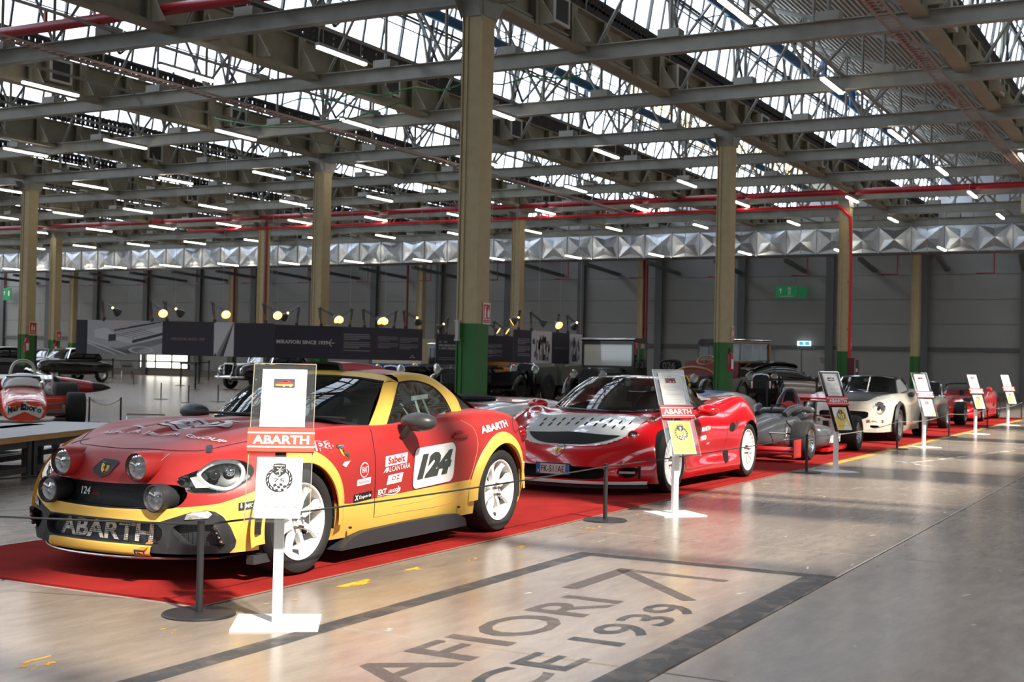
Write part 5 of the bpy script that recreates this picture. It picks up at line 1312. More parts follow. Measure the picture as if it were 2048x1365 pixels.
    return t
yk = M('printed yellow', (232, 180, 60), .6)
stand(4.887, 3.845, radians(-56), 'white stand in front of the rally car, with a plain white emblem sheet', band, 'white', redp, M('printed dark grey', (60, 64, 70), .6), yk, .42)
stand(10.329, 3.945, radians(-41), 'white stand in front of the glossy red sports car, with a bright yellow emblem sheet', band2, 'yellow', redp, M('printed grey', (120, 124, 130), .6), redp, .45, full=False)
stand(15.84, 3.977, radians(-38), 'white stand beside the grey single-seater, its emblem sheet half yellow and half cream', band2, 'half', paper, M('printed black', (50, 50, 58), .6), M('printed grey'), .45, full=False)
stand(21.962, 4.079, radians(-45), 'white stand behind the white spider, its white sheet with a small yellow corner', band2, 'corner', M('printed dark red', (120, 40, 40), .6), M('printed black'), M('printed dark red'), .45, full=False)
stand(27.502, 4.106, radians(-46), 'white stand in front of the open red race car, second farthest of the stands', band2, 'half', redp, M('printed black'), redp, .45, full=False)
stand(32.774, 4.161, radians(-46), 'farthest white stand, near the end of the carpet', band2, 'half', M('printed pale blue', (170, 190, 220), .6), M('printed pale blue'), M('printed pale blue'), .45, full=False)
# ---------------------------------------------------------------- low barrier posts and ropes
def post(x, y, label, h=.45, group=None, rb=.176):
    t = thing('barrier_post', label, 'barrier post', (x, y, 0), group=group)
    b = B(); b.lathe([(0, 0), (rb, 0), (rb, .006), (rb-.006, .012), (.03, .014), (0, .014)], (0, 0, 0), (0, 0, 1), 40); b.obj('base', blackmetal, t, 30)
    b = B(); b.cyl((0, 0, .012), (0, 0, h), .0165, n=16); b.obj('pole', blackmetal, t, 40)
    b = B(); b.lathe([(.0165, 0), (.018, .004), (.018, .012), (.012, .016), (0, .016)], (0, 0, h-.008), (0, 0, 1), 14); b.obj('cap', black, t, 40)
    return t
ropem = M('dark elastic cord', (40, 44, 42), .7); ropeg = M('pale elastic cord', (150, 148, 136), .7)
def rope(a, c, label, sag=.02, mat=None, r=.0055, g_=None):
    a, c = V(a), V(c); b = B(); b.tube([a.lerp(c, k/16)-V((0, 0, sag*4*(k/16)*(1-k/16))) for k in range(17)], r, 6)
    o = tag(b.obj('barrier_rope', mat or ropem, None, 60), label, 'rope')
    if g_: o['group'] = g_
    return o
BP = [(4.848, 4.288, 'black barrier post at the near corner of the carpet, in front of the rally car'), (9.535, 4.236, 'black barrier post in front of the glossy red sports car'), (15.457, 4.236, 'black barrier post in front of the grey single-seater'),
      (21.048, 4.324, 'black barrier post in front of the white spider'), (25.877, 4.346, 'black barrier post in front of the small formula car'), (30.555, 4.314, 'black barrier post in front of the open red race car'), (38.151, 4.50, 'black barrier post at the far end of the carpet')]
for x, y, lb in BP: post(x, y, lb)
zt = .436
RL = ['cord from the nearest post to the post before the glossy red car', 'cord running before the glossy red sports car to the third post', 'cord from the third post to the white spider', 'cord from the white spider to the small formula car', 'cord from the small formula car to the open red race car', 'cord from the open red race car to the end of the carpet']
for k in range(6): rope((BP[k][0], BP[k][1]-.017, zt), (BP[k+1][0], BP[k+1][1]-.017, zt), RL[k], .015 if k < 2 else .05, ropem if k < 1 else ropeg if k > 1 else ropem)
post(4.05, 6.95, 'barrier post at the hidden left corner of the carpet'); rope((4.84, 4.30, zt), (4.05, 6.93, zt), 'cord leading left from the nearest post, across the rally car bumper', .01)
post(9.6, 7.0, 'barrier post hidden behind the rally car tail'); rope((4.06, 6.95, zt), (9.6, 6.985, zt), 'cord running behind the rally car', .02)
# ---------------------------------------------------------------- glossy red sports car with white bonnet
glossR = M('gloss red paint', (196, 14, 26), .18, coat=1.); glossW = M('gloss white paint', (214, 214, 210), .18, coat=1.); glossK = M('gloss black', (10, 10, 12), .08, coat=1.)
GC = [
 [(-.775,0,.12),(-.79,0,.2),(-.77,0,.30),(-.715,0,.40),(-.62,0,.455),(-.44,0,.545),(-.25,0,.62),(-.1,0,.67),(0,0,.70)],
 [(-.74,.35,.12),(-.755,.35,.2),(-.73,.35,.30),(-.67,.345,.40),(-.57,.33,.46),(-.38,.28,.55),(-.1,.2,.66),(0,.1,.695),(.08,0,.72)],
 [(-.6,.62,.11),(-.615,.63,.2),(-.59,.64,.31),(-.52,.635,.43),(-.42,.605,.50),(-.2,.5,.605),(.02,.34,.69),(.12,.18,.728),(.16,0,.742)],
 [(-.42,.80,.11),(-.425,.82,.2),(-.39,.83,.33),(-.33,.82,.46),(-.23,.78,.57),(-.08,.66,.665),(.12,.48,.712),(.18,.25,.742),(.21,0,.752)],
 [(-.31,.88,.11),(-.30,.89,.2),(-.27,.90,.35),(-.2,.89,.50),(-.1,.845,.63),(.08,.75,.735),(.20,.58,.725),(.25,.3,.75),(.27,0,.76)],
 [(.0,.9,.11),(.0,.92,.2),(.0,.93,.35),(.02,.925,.52),(.1,.88,.67),(.3,.77,.79),(.36,.64,.762),(.37,.35,.765),(.37,0,.77)],
 [(.5,.84,.1),(.5,.86,.18),(.5,.865,.33),(.52,.87,.5),(.56,.86,.64),(.62,.79,.762),(.64,.68,.772),(.62,.35,.775),(.6,0,.78)],
 [(1.1,.84,.1),(1.1,.88,.18),(1.1,.86,.33),(1.1,.87,.5),(1.1,.86,.64),(1.1,.80,.77),(1.1,.70,.79),(1.1,.35,.79),(1.1,0,.79)],
 [(1.7,.87,.1),(1.7,.91,.18),(1.7,.89,.33),(1.7,.91,.5),(1.7,.89,.66),(1.72,.80,.81),(1.75,.66,.86),(1.75,.35,.87),(1.75,0,.88)],
 [(2.34,.92,.12),(2.34,.94,.2),(2.34,.95,.35),(2.34,.95,.52),(2.34,.93,.71),(2.30,.82,.905),(2.26,.6,.90),(2.25,.3,.88),(2.25,0,.88)],
 [(2.68,.86,.15),(2.70,.88,.25),(2.72,.89,.38),(2.72,.89,.54),(2.70,.86,.70),(2.62,.75,.85),(2.55,.5,.86),(2.5,.27,.86),(2.5,0,.86)],
 [(2.92,.58,.18),(2.95,.60,.28),(2.97,.62,.4),(2.98,.63,.56),(2.96,.61,.7),(2.9,.55,.79),(2.8,.4,.83),(2.75,.2,.84),(2.75,0,.845)],
 [(3.0,0,.2),(3.03,0,.3),(3.05,0,.42),(3.06,0,.58),(3.04,0,.70),(2.96,0,.79),(2.9,0,.82),(2.86,0,.83),(2.83,0,.84)]]
GB = 2.345
gc = thing('sports_car', 'glossy bright red sports car with a white slotted bonnet and Italian number plate', 'car', (11.93, 5.50, .0095))
sh = Shell(GC, 14, 10)
hood = [(-.63, 0), (-.615, .2), (-.56, .36), (-.45, .49), (-.25, .575), (0, .605), (.18, .64), (.225, .63), (.155, .35), (.125, 0)]
hoodp = Poly(hood+[(x, -y) for x, y in hood[-2:0:-1]], a=(1, 0, 0), b=(0, 1, 0), cond=lambda p: p.z > .38 and p.x < .5, smooth=3)
for cx in (0, GB): sh.cut(Circ(cx, .30, .345), rim=lambda p: V((0, -.08 if p.y > 0 else .08, 0)), rim_mi=2)
sh.paint(hoodp, 1)
sh.cut(Poly([(-.45, .26), (0, .268), (.45, .26), (.50, .20), (.42, .155), (0, .15), (-.42, .155), (-.50, .20)], cond=front, smooth=3), rim=(.12, 0, 0), rim_mi=2)
sh.cut(Poly([(-.60, .262), (-.76, .265), (-.75, .215), (-.72, .178), (-.62, .175)], cond=front, smooth=2, mirror=True), rim=(.08, 0, 0), rim_mi=0)
sh.cut(Poly([(.45, .60), (.62, .66), (1.3, .66), (1.45, .55), (1.5, 0), (1.45, -.55), (1.3, -.66), (.62, -.66), (.45, -.60), (.40, 0)], a=(1, 0, 0), b=(0, 1, 0), cond=lambda p: p.z > .68), rim=(0, 0, -.25), rim_mi=2)
gb = sh.bvh(); sh.obj('body', [glossR, glossW, M('satin black trim', (14, 14, 15), .5)], gc, 40)
b = B(); b.rect((-.60, 0, .21), (0, 1, 0), (0, 0, 1), 1.1, .14); b.rect((-.5, -.68, .22), (0, 1, 0), (0, 0, 1), .2, .12); b.rect((-.5, .68, .22), (0, 1, 0), (0, 0, 1), .2, .12); b.rect((-.28, 0, .50), (0, 1, 0), (.6, 0, 1), 1.1, .16); b.obj('grille_mesh', M('black mesh', (12, 12, 12), .7), gc, kind='stuff')
for s in (-1, 1):
    b = B(); b.bar((-.62, s*.61, .222), (-.55, s*.745, .222), .02, .02); b.obj('fog_bar', M('dull metal', (160, 150, 140), .4, .5), gc)
    for x, y, z, r in ((-.315, .625, .555, .052), (.03, .668, .672, .04)):
        h = gb.ray_cast(V((x-1, s*(y+.6), z+.35)), V((1, -s*.6, -.35)).normalized(), 4); c = h[0] if h[0] is not None else V((x, s*y, z))
        ax = V((-.75, s*.5, .42)).normalized(); o = None
        b = B(); b.lathe([(r*1.25, -.02), (r*1.15, .006), (r, .010)], c, ax, 20); o = b.obj('headlamp', glossR, gc, 40)
        b = B(); b.lathe([(r, .008), (r*.85, -.012), (r*.5, -.02), (0, -.02)], c, ax, 20); b.obj('reflector', M('dark lamp bowl', (70, 70, 74), .2, .8) if r > .05 else M('amber lamp', (190, 120, 90), .25), o, 40)
        b = B(); b.ell(c, (r*.5, r*.5, r*.5), 12, 8); b.obj('projector', chrome, o, 60)
        b = B(); b.lathe([(0, .02), (r*.6, .016), (r, .008)], c, ax, 20); b.obj('lens', lampglass, o, 40)
    for cx in (0, GB):
        well(gc, cx, .30, .345, s, .88)
        wheel(gc, (cx, s*.81, .305), .305, .225, .235, 'multi', side=s)
    b = B(); b.ell((.76 if s < 0 else .80, s*.99, .79), (.09, .12, .062), 18, 12, Matrix.Rotation(s*-.15, 3, 'Z')); mo = b.obj('door_mirror', glossR, gc, 60)
    b = B(); b.tube([(.76, s*.86, .72), (.77, s*.93, .76)], .02, 8); b.obj('mirror_foot', glossR, mo)
    b = B(); b.ell((1.78, -2 if s < 0 else 2, .80), (.085, .0, .05), 16, 8, Matrix.Rotation(-.25, 3, 'Y')); b.project(gb, (0, -s, -.2), .004); b.obj('shoulder_scoop', dark, gc)
    b = B(); b.add([(1.56, s*2, .32), (1.64, s*2, .345), (1.70, s*2, .33), (1.68, s*2, .22), (1.60, s*2, .19), (1.565, s*2, .22)], [(0, 1, 2, 3, 4, 5)]); b.project(gb, (0, -s, 0), .004); b.obj('side_intake', dark, gc)
    groove([(.52, s*2, .74), (.50, s*2, .5), (.48, s*2, .22), (.7, s*2, .19), (1.3, s*2, .22), (1.55, s*2, .35), (1.66, s*2, .6), (1.64, s*2, .78)], (0, -s, 0), bvh=gb, parent=gc, mat=M('dark red gap', (70, 4, 8), .6), r=.0025)
    b = B(); b.tube([(1.86, s*.905, .54), (1.93, s*.925, .64)], .018, 6); b.obj('door_latch', blackp, gc)
bt = [V((.585, -.65, .785)), V((.32, -.42, .772)), V((.215, 0, .765)), V((.32, .42, .772)), V((.585, .65, .785))]
tp = [V((1.06, -.47, 1.082)), V((.87, -.3, 1.10)), V((.80, 0, 1.107)), V((.87, .3, 1.10)), V((1.06, .47, 1.082))]
cb, ct = curve(bt, 6), curve(tp, 6); b = B(); b.grid([[p.lerp(q, t)+V((-.02, 0, .015))*sin(pi*t) for p, q in zip(cb, ct)] for t in [k/6 for k in range(7)]]); b.obj('windscreen', glass('tinted windscreen', (205, 212, 208), .02), gc, 60)
b = B(); b.tube(cb, .018, 6); b.tube([bt[0], bt[0].lerp(tp[0], .5)+V((-.01, -.012, .008)), tp[0]], .02, 6); b.tube([bt[4], bt[4].lerp(tp[4], .5)+V((-.01, .012, .008)), tp[4]], .02, 6); b.obj('windscreen_frame', glossK, gc, 60, kind='stuff')
rows = [ct]+[[V((x+(p.x-.80)*k, p.y*wv, 1.107+dz-.03*(abs(p.y)/.47)**2)) for p in ct] for x, k, wv, dz in ((1.0, .5, 1.05, .025), (1.2, .2, 1.08, .02), (1.42, 0, 1.06, -.02), (1.55, 0, 1.05, -.10))]
b = B(); b.grid(rows); b.obj('soft_top', glossK, gc, 60)
for s in (-1, 1):
    e = [V(p) for p in ((.62, s*.675, .79), (.85, s*.58, .94), (1.07, s*.485, 1.08), (1.25, s*.505, 1.075), (1.42, s*.53, 1.02), (1.55, s*.60, .90), (1.45, s*.73, .815), (1.0, s*.735, .80))]
    c = sum(e, V((0, 0, 0)))/8; b = B(); b.add([c]+e, [(0, 1+i, 1+(i+1) % 8) for i in range(8)]); b.obj('side_window', MATS['side window glass'], gc, 60)
    rows = []
    for t in range(7):
        a = pi*t/6; rows.append([V((1.50+.14*k, s*(.40-.22*cos(a)), .87+(.17-.07*k)*sin(a))) for k in (0, .3, 1., 2.6, 4.)])
    b = B(); b.grid(rows); b.obj('head_fairing', glossW, gc, 60)
b = B(); b.grid([[V((1.38, -.62, .78)), V((1.38, .62, .78))], [V((1.5, -.55, .94)), V((1.5, .55, .94))], [V((1.58, -.52, .95)), V((1.58, .52, .95))]]); b.obj('rear_bulkhead', M('red trim', (172, 14, 22), .5), gc)
b = B(); b.box((1.0, 0, .5), (1.0, 1.2, .06)); b.obj('cabin_floor', dark, gc)
tan = M('tan leather', (176, 128, 84), .6)
for y in (-.31, .31):
    b = B(); b.grid([[V((x, y+wv*.24*k, z)) for k in (-1, -.8, 0, .8, 1)] for x, z, wv in ((.95, .52, 1), (1.22, .54, 1), (1.32, .72, .95), (1.38, .83, .8), (1.39, .84, .45), (1.42, .90, .5), (1.44, 1.0, .45), (1.45, 1.01, .2))]); st_ = b.obj('seat', tan if y > 0 else M('red leather', (160, 18, 22), .5), gc, 60)
    shield(st_, (1.40, y, .94), (0, -1, 0), (0, 0, 1), .07)
b = B(); b.grid([[V((.48, y, .77)) for y in (-.6, 0, .6)], [V((.62, y, .80)) for y in (-.6, 0, .6)], [V((.75, y, .76)) for y in (-.6, 0, .6)], [V((.74, y, .5)) for y in (-.6, 0, .6)]]); b.obj('dashboard', M('dark green black dash', (18, 26, 24), .6), gc, 50)
b = B(); b.lathe([(.175+.014*cos(a), .014*sin(a)) for a in [2*pi*k/8 for k in range(9)]], (.86, -.31, .80), (-.9, 0, .4), 24); b.bar((.86, -.47, .80), (.86, -.15, .80), .02, .03); b.obj('steering_wheel', blackmetal, gc, 60)
b = B(); b.grid([[V((-.335-.05*(1-abs(k/12-1)**2)-.055*j*(1-abs(k/12-1)**3), .50*(k/12-1), 2)) for k in range(25)] for j in range(5)]); b.project(gb, (0, 0, -1), .006); b.obj('bonnet_air_slot', dark, gc)
for row_, (x0, n, w_) in enumerate(((-.04, 10, .105), (-.17, 10, .10))):
    for k in range(n):
        y = (k-(n-1)/2)*w_; b = B(); b.rect((x0+.0, y, 2), (0, 1, 0), (1, 0, 0), .020, .085, .008); b.project(gb, (0, 0, -1), .003); b.obj('bonnet_slot', dark, gc)
pt = [(-.80, y, .115) for y in ()]
b = B(); rows = []
for z, o in ((.135, .004), (.125, .022), (.105, .02), (.10, -.01)):
    rows.append([V((-.775-o+(abs(y)/.80)**2.6*.34, y, z)) for y in [-.82+1.64*k/20 for k in range(21)]])
b.grid(rows); b.obj('front_lip', glossW, gc, 50)
b = B(); b.grid([[p+V((.02, 0, -.012)) for p in rows[2]], [p+V((.03, 0, -.04)) for p in rows[2]]]); b.obj('under_lip', graph, gc, 50)
b = B(); b.box((1.15, 0, .33), (3.0, 1.3, .4)); b.obj('underbody', dark, gc)
np_ = thing('number_plate', '', None, (0, 0, 0)); bpy.data.objects.remove(np_)
b = B(); b.box((-.795, 0, .235), (.012, .365, .112)); npl = b.obj('number_plate', blackp, gc)
b = B(); b.rect((-.803, 0, .235), (0, -1, 0), (0, 0, 1), .345, .095, .006); b.obj('plate_face', M('plate white', (206, 204, 194), .4), npl)
for y in (.152, -.152):
    b = B(); b.rect((-.804, y, .235), (0, -1, 0), (0, 0, 1), .038, .093, .005); b.obj('plate_blue_end', M('plate blue', (20, 104, 200), .4), npl)
b = B(); b.text('FK-511AE', (-.805, 0, .204), (0, -1, 0), (0, 0, 1), .062, .245, 'c', bold=.005); b.obj('plate_number', blackp, npl)
b = B(); b.text('I', (-.8055, .152, .2), (0, -1, 0), (0, 0, 1), .024, .008, 'c', bold=.02); b.obj('plate_country', whitem, npl)
b = B(); b.lathe([(.012, 0), (.014, 0)], (-.8055, -.152, .25), (-1, 0, 0), 20); b.obj('plate_ring', M('plate gold', (210, 190, 90), .4), npl)
shield(gc, (-1.2, 0, .41), (0, -1, 0), (0, 0, 1), .075, gb, (1, 0, 0))
b = B(); b.lathe([(.058, 0), (.066, 0)], (-.80, 0, .41), (-1, 0, .3), 20, radians(50), radians(310)); b.project(gb, (1, 0, 0), .004); b.obj('badge_wreath', M('dark gold', (90, 60, 30), .4), gc)
b = B(); b.rect((-1.2, 0, .462), (0, -1, 0), (.3, 0, 1), .11, .014); b.project(gb, (1, 0, -.4), .004); nm = b.obj('bonnet_nameplate', M('dark red plate', (150, 40, 50), .4), gc)
b = B(); b.text('ABARTH', (1.05, -2, .565), (1, 0, .05), (0, 0, 1), .045, .25, 'c', bold=.03); b.text('1000', (.98, -2, .47), (1, 0, .05), (0, 0, 1), .05, .16, 'c', bold=.03); b.text('SP', (1.12, -2, .42), (1, 0, .05), (0, 0, 1), .02, .08, 'c'); b.project(gb, (0, 1, 0), .003); b.obj('door_lettering', whitem, gc)
b = B(); b.bar((.26, -.3, .775), (.40, .25, .79), .012, .012); b.bar((.30, .3, .78), (.55, .58, .79), .012, .012); b.obj('wiper', black, gc, kind='stuff')

# ---------------------------------------------------------------- white classic spider with black bonnet
ivory = M('ivory white paint', (206, 200, 184), .25, coat=.6); mattK = M('matt black paint', (24, 24, 25), .45)
WC = [[(x*.98-(0 if x > -.3 else .02), y*.915, z) for x, y, z in c] for c in RC]
ws = thing('classic_spider', 'white classic spider with matt black bonnet, black hardtop and round headlamps', 'car', (23.25, 5.56, .0095))
sh = Shell(WC, 8, 6); WB = 2.30
for cx in (0, WB): sh.cut(Circ(cx, .30, .35), rim=lambda p: V((0, -.08 if p.y > 0 else .08, 0)), rim_mi=2)
hd = [(-.62, 0), (-.60, .28), (-.5, .40), (-.2, .44), (.2, .50), (.7, .56), (.72, 0)]
sh.paint(Poly(hd+[(x, -y) for x, y in hd[-2:0:-1]], a=(1, 0, 0), b=(0, 1, 0), cond=lambda p: p.z > .54, smooth=2), 1)
sh.cut(Poly([(-.40, .52), (0, .53), (.40, .52), (.46, .475), (.40, .41), (.30, .375), (0, .37), (-.30, .375), (-.40, .41), (-.46, .475)], cond=front), rim=(.12, 0, 0), rim_mi=1)
sh.cut(Poly([(.44, .29), (.62, .285), (.59, .24), (.46, .24)], cond=front, mirror=False), rim=(.05, 0, 0), rim_mi=1); sh.cut(Poly([(-.44, .29), (-.62, .285), (-.59, .24), (-.46, .24)], cond=front), rim=(.05, 0, 0), rim_mi=1)
sh.cut(Poly([(.95, .56), (1.8, .58), (1.9, .4), (1.9, -.4), (1.8, -.58), (.95, -.56), (.88, 0)], a=(1, 0, 0), b=(0, 1, 0), cond=lambda p: p.z > .74), rim=(0, 0, -.25), rim_mi=1)
wb = sh.bvh(); sh.obj('body', [ivory, mattK, dark], ws, 40)
b = B(); b.rect((-.50, 0, .45), (0, 1, 0), (0, 0, 1), .96, .2); b.rect((-.42, .53, .265), (0, 1, 0), (0, 0, 1), .22, .08); b.rect((-.42, -.53, .265), (0, 1, 0), (0, 0, 1), .22, .08); b.obj('grille_mesh', gmesh, ws, kind='stuff')
for s in (-1, 1):
    hx = wb.ray_cast(V((-2, s*.585, .585)), V((1, 0, 0)), 4)[0]; c = V((hx.x-.035, s*.585, .585)); ax = V((-1, s*.22, .1)).normalized(); r = .092
    b = B(); b.lathe([(r*1.25, -.14), (r*1.2, -.02), (r*1.1, .012), (r, .02), (r*.96, .01)], c, ax, 28); o = b.obj('headlamp', chrome, ws, 40)
    b = B(); b.lathe([(r*.96, .01), (r*.8, -.02), (r*.4, -.05), (0, -.05)], c, ax, 24); b.obj('reflector', lamprefl, o, 40)
    b = B(); b.ell(c, (.03, .03, .03), 12, 8); b.obj('bulb', M('dark lens'), o, 60)
    b = B(); b.lathe([(0, .03), (r*.6, .024), (r*.97, .012)], c, ax, 24); b.obj('lens', lampglass, o, 40)
    b = B(); b.rect((-2, s*.53, .355), (0, 1, 0), (0, 0, 1), .26, .055, .012); b.project(wb, (1, 0, 0), .006); lo_ = b.obj('indicator_panel', M('brown grey lens', (96, 84, 76), .3), ws)
    b = B()
    for y in (.47, .57): b.ell((-2, s*y, .357), (.0, .022, .016), 10, 6)
    b.project(wb, (1, 0, 0), .009); b.obj('indicator_lamp', M('lamp white', (220, 212, 200), .2), lo_, kind='stuff')
    b = B(); b.box((-.73, s*.29, .27), (.05, .09, .14)); b.obj('bumper_overrider', black, ws)
    for cx in (0, WB):
        well(ws, cx, .30, .35, s, .78)
        b = B(); rows = []
        for k in range(25):
            a = radians(-5+190*k/24); rows.append([V((cx+cos(a)*r_, s*(.80+o_), .30+sin(a)*r_)) for r_, o_ in ((.345, .0), (.345, .06), (.37, .065), (.405, .02))])
        b.grid(rows); b.obj('wheel_arch_flare', plast, ws, 50)
        wheel(ws, (cx, s*.725, .285), .285, .22, .19, 'dish', alu, side=s)
    b = B(); b.tube(curve([(.90, s*.585, .80), (1.06, s*.53, .96), (1.2, s*.48, 1.09)], 4), .014, 6); b.obj('windscreen_pillar', chrome, ws)
    b = B(); b.ell((1.08, s*.80, .80), (.05, .06, .05), 12, 8); mo = b.obj('door_mirror', blackmetal, ws, 60); b = B(); b.tube([(1.08, s*.74, .75), (1.08, s*.78, .79)], .01, 6); b.obj('mirror_foot', chrome, mo)
    e = [V(p) for p in ((.93, s*.60, .80), (1.2, s*.50, 1.08), (1.55, s*.505, 1.10), (1.80, s*.54, 1.0), (1.88, s*.62, .83))]; c = sum(e, V())/5
    b = B(); b.add([c]+e, [(0, 1+i, 1+(i+1) % 5) for i in range(5)]); b.obj('side_window', MATS['side window glass'], ws)
    b = B(); b.tube([e[1], e[2], e[3], e[4]], .022, 6); b.obj('roof_gutter', mattK, ws); b = B(); b.tube([(1.80, s*.56, .99), (1.87, s*.62, .84)], .014, 6); b.obj('chrome_strip', chrome, ws)
    b = B(); b.tube([(1.70, s*.795, .70), (1.78, s*.80, .70)], .010, 6); b.obj('door_handle', blackmetal, ws)
    groove([(.80, s*2, .78), (.78, s*2, .5), (.80, s*2, .2), (1.75, s*2, .2), (1.85, s*2, .45), (1.80, s*2, .78)], (0, -s, 0), bvh=wb, parent=ws, mat=M('grey gap', (110, 104, 96), .6), r=.002)
bt = [V((.90, -.585, .80)), V((.78, -.3, .825)), V((.75, 0, .83)), V((.78, .3, .825)), V((.90, .585, .80))]; tp = [V((1.2, -.48, 1.09)), V((1.15, -.25, 1.115)), V((1.13, 0, 1.12)), V((1.15, .25, 1.115)), V((1.2, .48, 1.09))]
cb, ct = curve(bt, 5), curve(tp, 5); b = B(); b.grid([[p.lerp(q, t) for p, q in zip(cb, ct)] for t in (0, .5, 1)]); b.obj('windscreen', MATS['tinted windscreen'], ws, 60)
b = B(); b.tube(cb, .012, 6); b.tube(ct, .012, 6); b.obj('windscreen_trim', chrome, ws, kind='stuff')
rows = [ct]+[[V((x+(p.x-1.13)*.5, p.y*wv, 1.12+dz-.035*(abs(p.y)/.48)**2)) for p in ct] for x, wv, dz in ((1.3, 1.04, .03), (1.6, 1.05, .03), (1.8, 1.08, -.03), (1.95, 1.12, -.14), (2.1, 1.15, -.26))]
b = B(); b.grid(rows); b.obj('hardtop', M('black vinyl roof', (30, 30, 31), .6), ws, 60)
b = B(); b.box((1.4, 0, .52), (1.0, 1.1, .06)); b.obj('cabin_floor', dark, ws)
for y in (-.3, .3):
    b = B(); b.grid([[V((x, y+wv*.22*k, z)) for k in (-1, -.8, 0, .8, 1)] for x, z, wv in ((1.3, .56, 1), (1.6, .56, 1), (1.72, .8, .95), (1.76, .90, .8), (1.78, .97, .5))]); b.obj('seat', black, ws, 60)
b = B(); b.lathe([(.17+.012*cos(a), .012*sin(a)) for a in [2*pi*k/6 for k in range(7)]], (1.15, -.3, .80), (-.9, 0, .4), 18); b.obj('steering_wheel', blackmetal, ws, 60)
b = B(); b.box((1.12, .02, 1.05), (.01, .10, .06)); b.obj('windscreen_sticker', whitem, ws)
for y in (-.12, .32):
    b = B(); b.tube([(.72, y, .835), (.76, y+.05, .86), (.86, y+.35, .88)], .009, 5); b.obj('wiper', chrome, ws)
b = B(); b.box((1.15, 0, .36), (2.8, 1.1, .3)); b.obj('underbody', dark, ws)
b = B(); b.rect((.42, -2, .55), (1, 0, 0), (0, 0, 1), .08, .05); b.project(wb, (0, 1, 0), .003); b.obj('wing_sticker', yellowp, ws); b = B(); b.rect((.45, -2, .45), (1, 0, 0), (0, 0, 1), .03, .06); b.project(wb, (0, 1, 0), .003); b.obj('wing_sticker', M('orange print', (230, 100, 50), .5), ws)
# ---------------------------------------------------------------- single-seaters
def fuse(st, n=24, nx=6, b=None):
    """closed body of revolution-like sections: (x, half width, z low, z high, squareness[, y centre])"""
    b = b or B(); S_ = [tuple(s)+((0,) if len(s) == 5 else ()) for s in st]; rows = []
    def sec(x, w, z0, z1, e, y):
        r = []; zc, h = (z0+z1)/2, (z1-z0)/2
        for k in range(n):
            a = 2*pi*k/n; c_, s_ = cos(a), sin(a); r.append(V((x, y+w*math.copysign(abs(c_)**(2/e), c_), zc+h*math.copysign(abs(s_)**(2/e), s_))))
        return r
    m = len(S_)
    for i in range(m-1):
        for k in range(nx):
            t = k/nx; a = S_[max(0, i-1)]; c = S_[i]; d = S_[i+1]; e = S_[min(m-1, i+2)]
            v = [cr(V((p, 0, 0)), V((q, 0, 0)), V((r_, 0, 0)), V((s_, 0, 0)), t).x for p, q, r_, s_ in zip(a, c, d, e)]
            v[1] = max(v[1], .002); rows.append(sec(*v))
    rows.append(sec(*S_[-1])); k0 = len(b.v); b.grid(rows, True); k = len(b.v); b.f += [tuple(range(k-n, k)), tuple(range(k0, k0+n))[::-1]]; b.mi += [b.cur]*2; return b
def hub_car(t, wheels, style, rimm=None, tread=False, rs=.6):
    for x, y, R, wd in wheels:
        s = -1 if y < 0 else 1
        wheel(t, (x, y, R), R, wd, R*rs, style, rimm, side=s, tread=tread, lip=.02)
arm = M('black suspension arm', (22, 22, 24), .4)
def arms(t, pts, r=.011, mat=None):
    for p, q in pts:
        b = B(); b.tube([p, q], r, 6); b.obj('suspension_arm', mat or arm, t)
# grey and red formula car
grey = M('grey satin paint', (82, 84, 88), .32, coat=.3); redF = M('red racing paint', (206, 26, 30), .35, coat=.3)
f = thing('formula_car', 'grey and red open-wheel single-seater parked behind the glossy red sports car', 'race car', (17.42, 5.45, .0095))
b = fuse([(-.80, .10, .20, .34, 2.4), (-.6, .16, .18, .42, 2.6), (-.3, .22, .16, .48, 3), (.2, .27, .12, .55, 3.2), (.75, .32, .10, .59, 3.4), (1.15, .33, .08, .60, 3.4), (1.5, .33, .08, .62, 3), (2.0, .26, .08, .56, 2.6), (2.6, .16, .12, .42, 2.4), (3.0, .08, .2, .34, 2)])
b.obj('body', grey, f, 50)
b = fuse([(.95, .40, .10, .40, 4), (1.0, .62, .08, .44, 4), (1.3, .66, .08, .45, 4), (1.75, .62, .08, .40, 4), (2.2, .42, .08, .32, 3.4), (2.4, .3, .1, .26, 3)]); b.obj('side_pods', grey, f, 50)
b = fuse([(.98, .36, .50, .62, 3), (1.05, .40, .5, .66, 3), (1.4, .38, .5, .66, 3), (1.9, .24, .45, .58, 3)]); b.obj('cockpit_surround', grey, f, 50)
b = fuse([(1.42, .15, .55, .66, 2.4), (1.46, .12, .60, .84, 2.2), (1.52, .085, .62, .93, 2.0), (1.75, .07, .60, .86, 2), (2.1, .05, .55, .72, 2), (2.3, .02, .52, .6, 2)]); b.obj('engine_cover', redF, f, 50)
b = B(); b.tube(curve([(1.40, -.20, .60), (1.44, -.14, .78), (1.47, -.06, .91), (1.47, 0, .925), (1.47, .06, .91), (1.44, .14, .78), (1.40, .20, .60)], 4), .022, 8); b.obj('roll_hoop', grey, f, 60)
b = B(); b.add([(1.425, -.12, .64), (1.425, .12, .64), (1.455, .05, .89), (1.455, -.05, .89)], [(0, 1, 2, 3)]); b.obj('intake_mouth', dark, f)
b = B(); b.ell((1.08, 0, .60), (.28, .22, .035), 20, 8); b.obj('cockpit_opening', dark, f, 60)
b = B(); b.lathe([(.13+.012*cos(a), .012*sin(a)) for a in [2*pi*k/6 for k in range(7)]], (.92, 0, .60), (-.9, 0, .4), 16); b.obj('steering_wheel', blackmetal, f, 60)
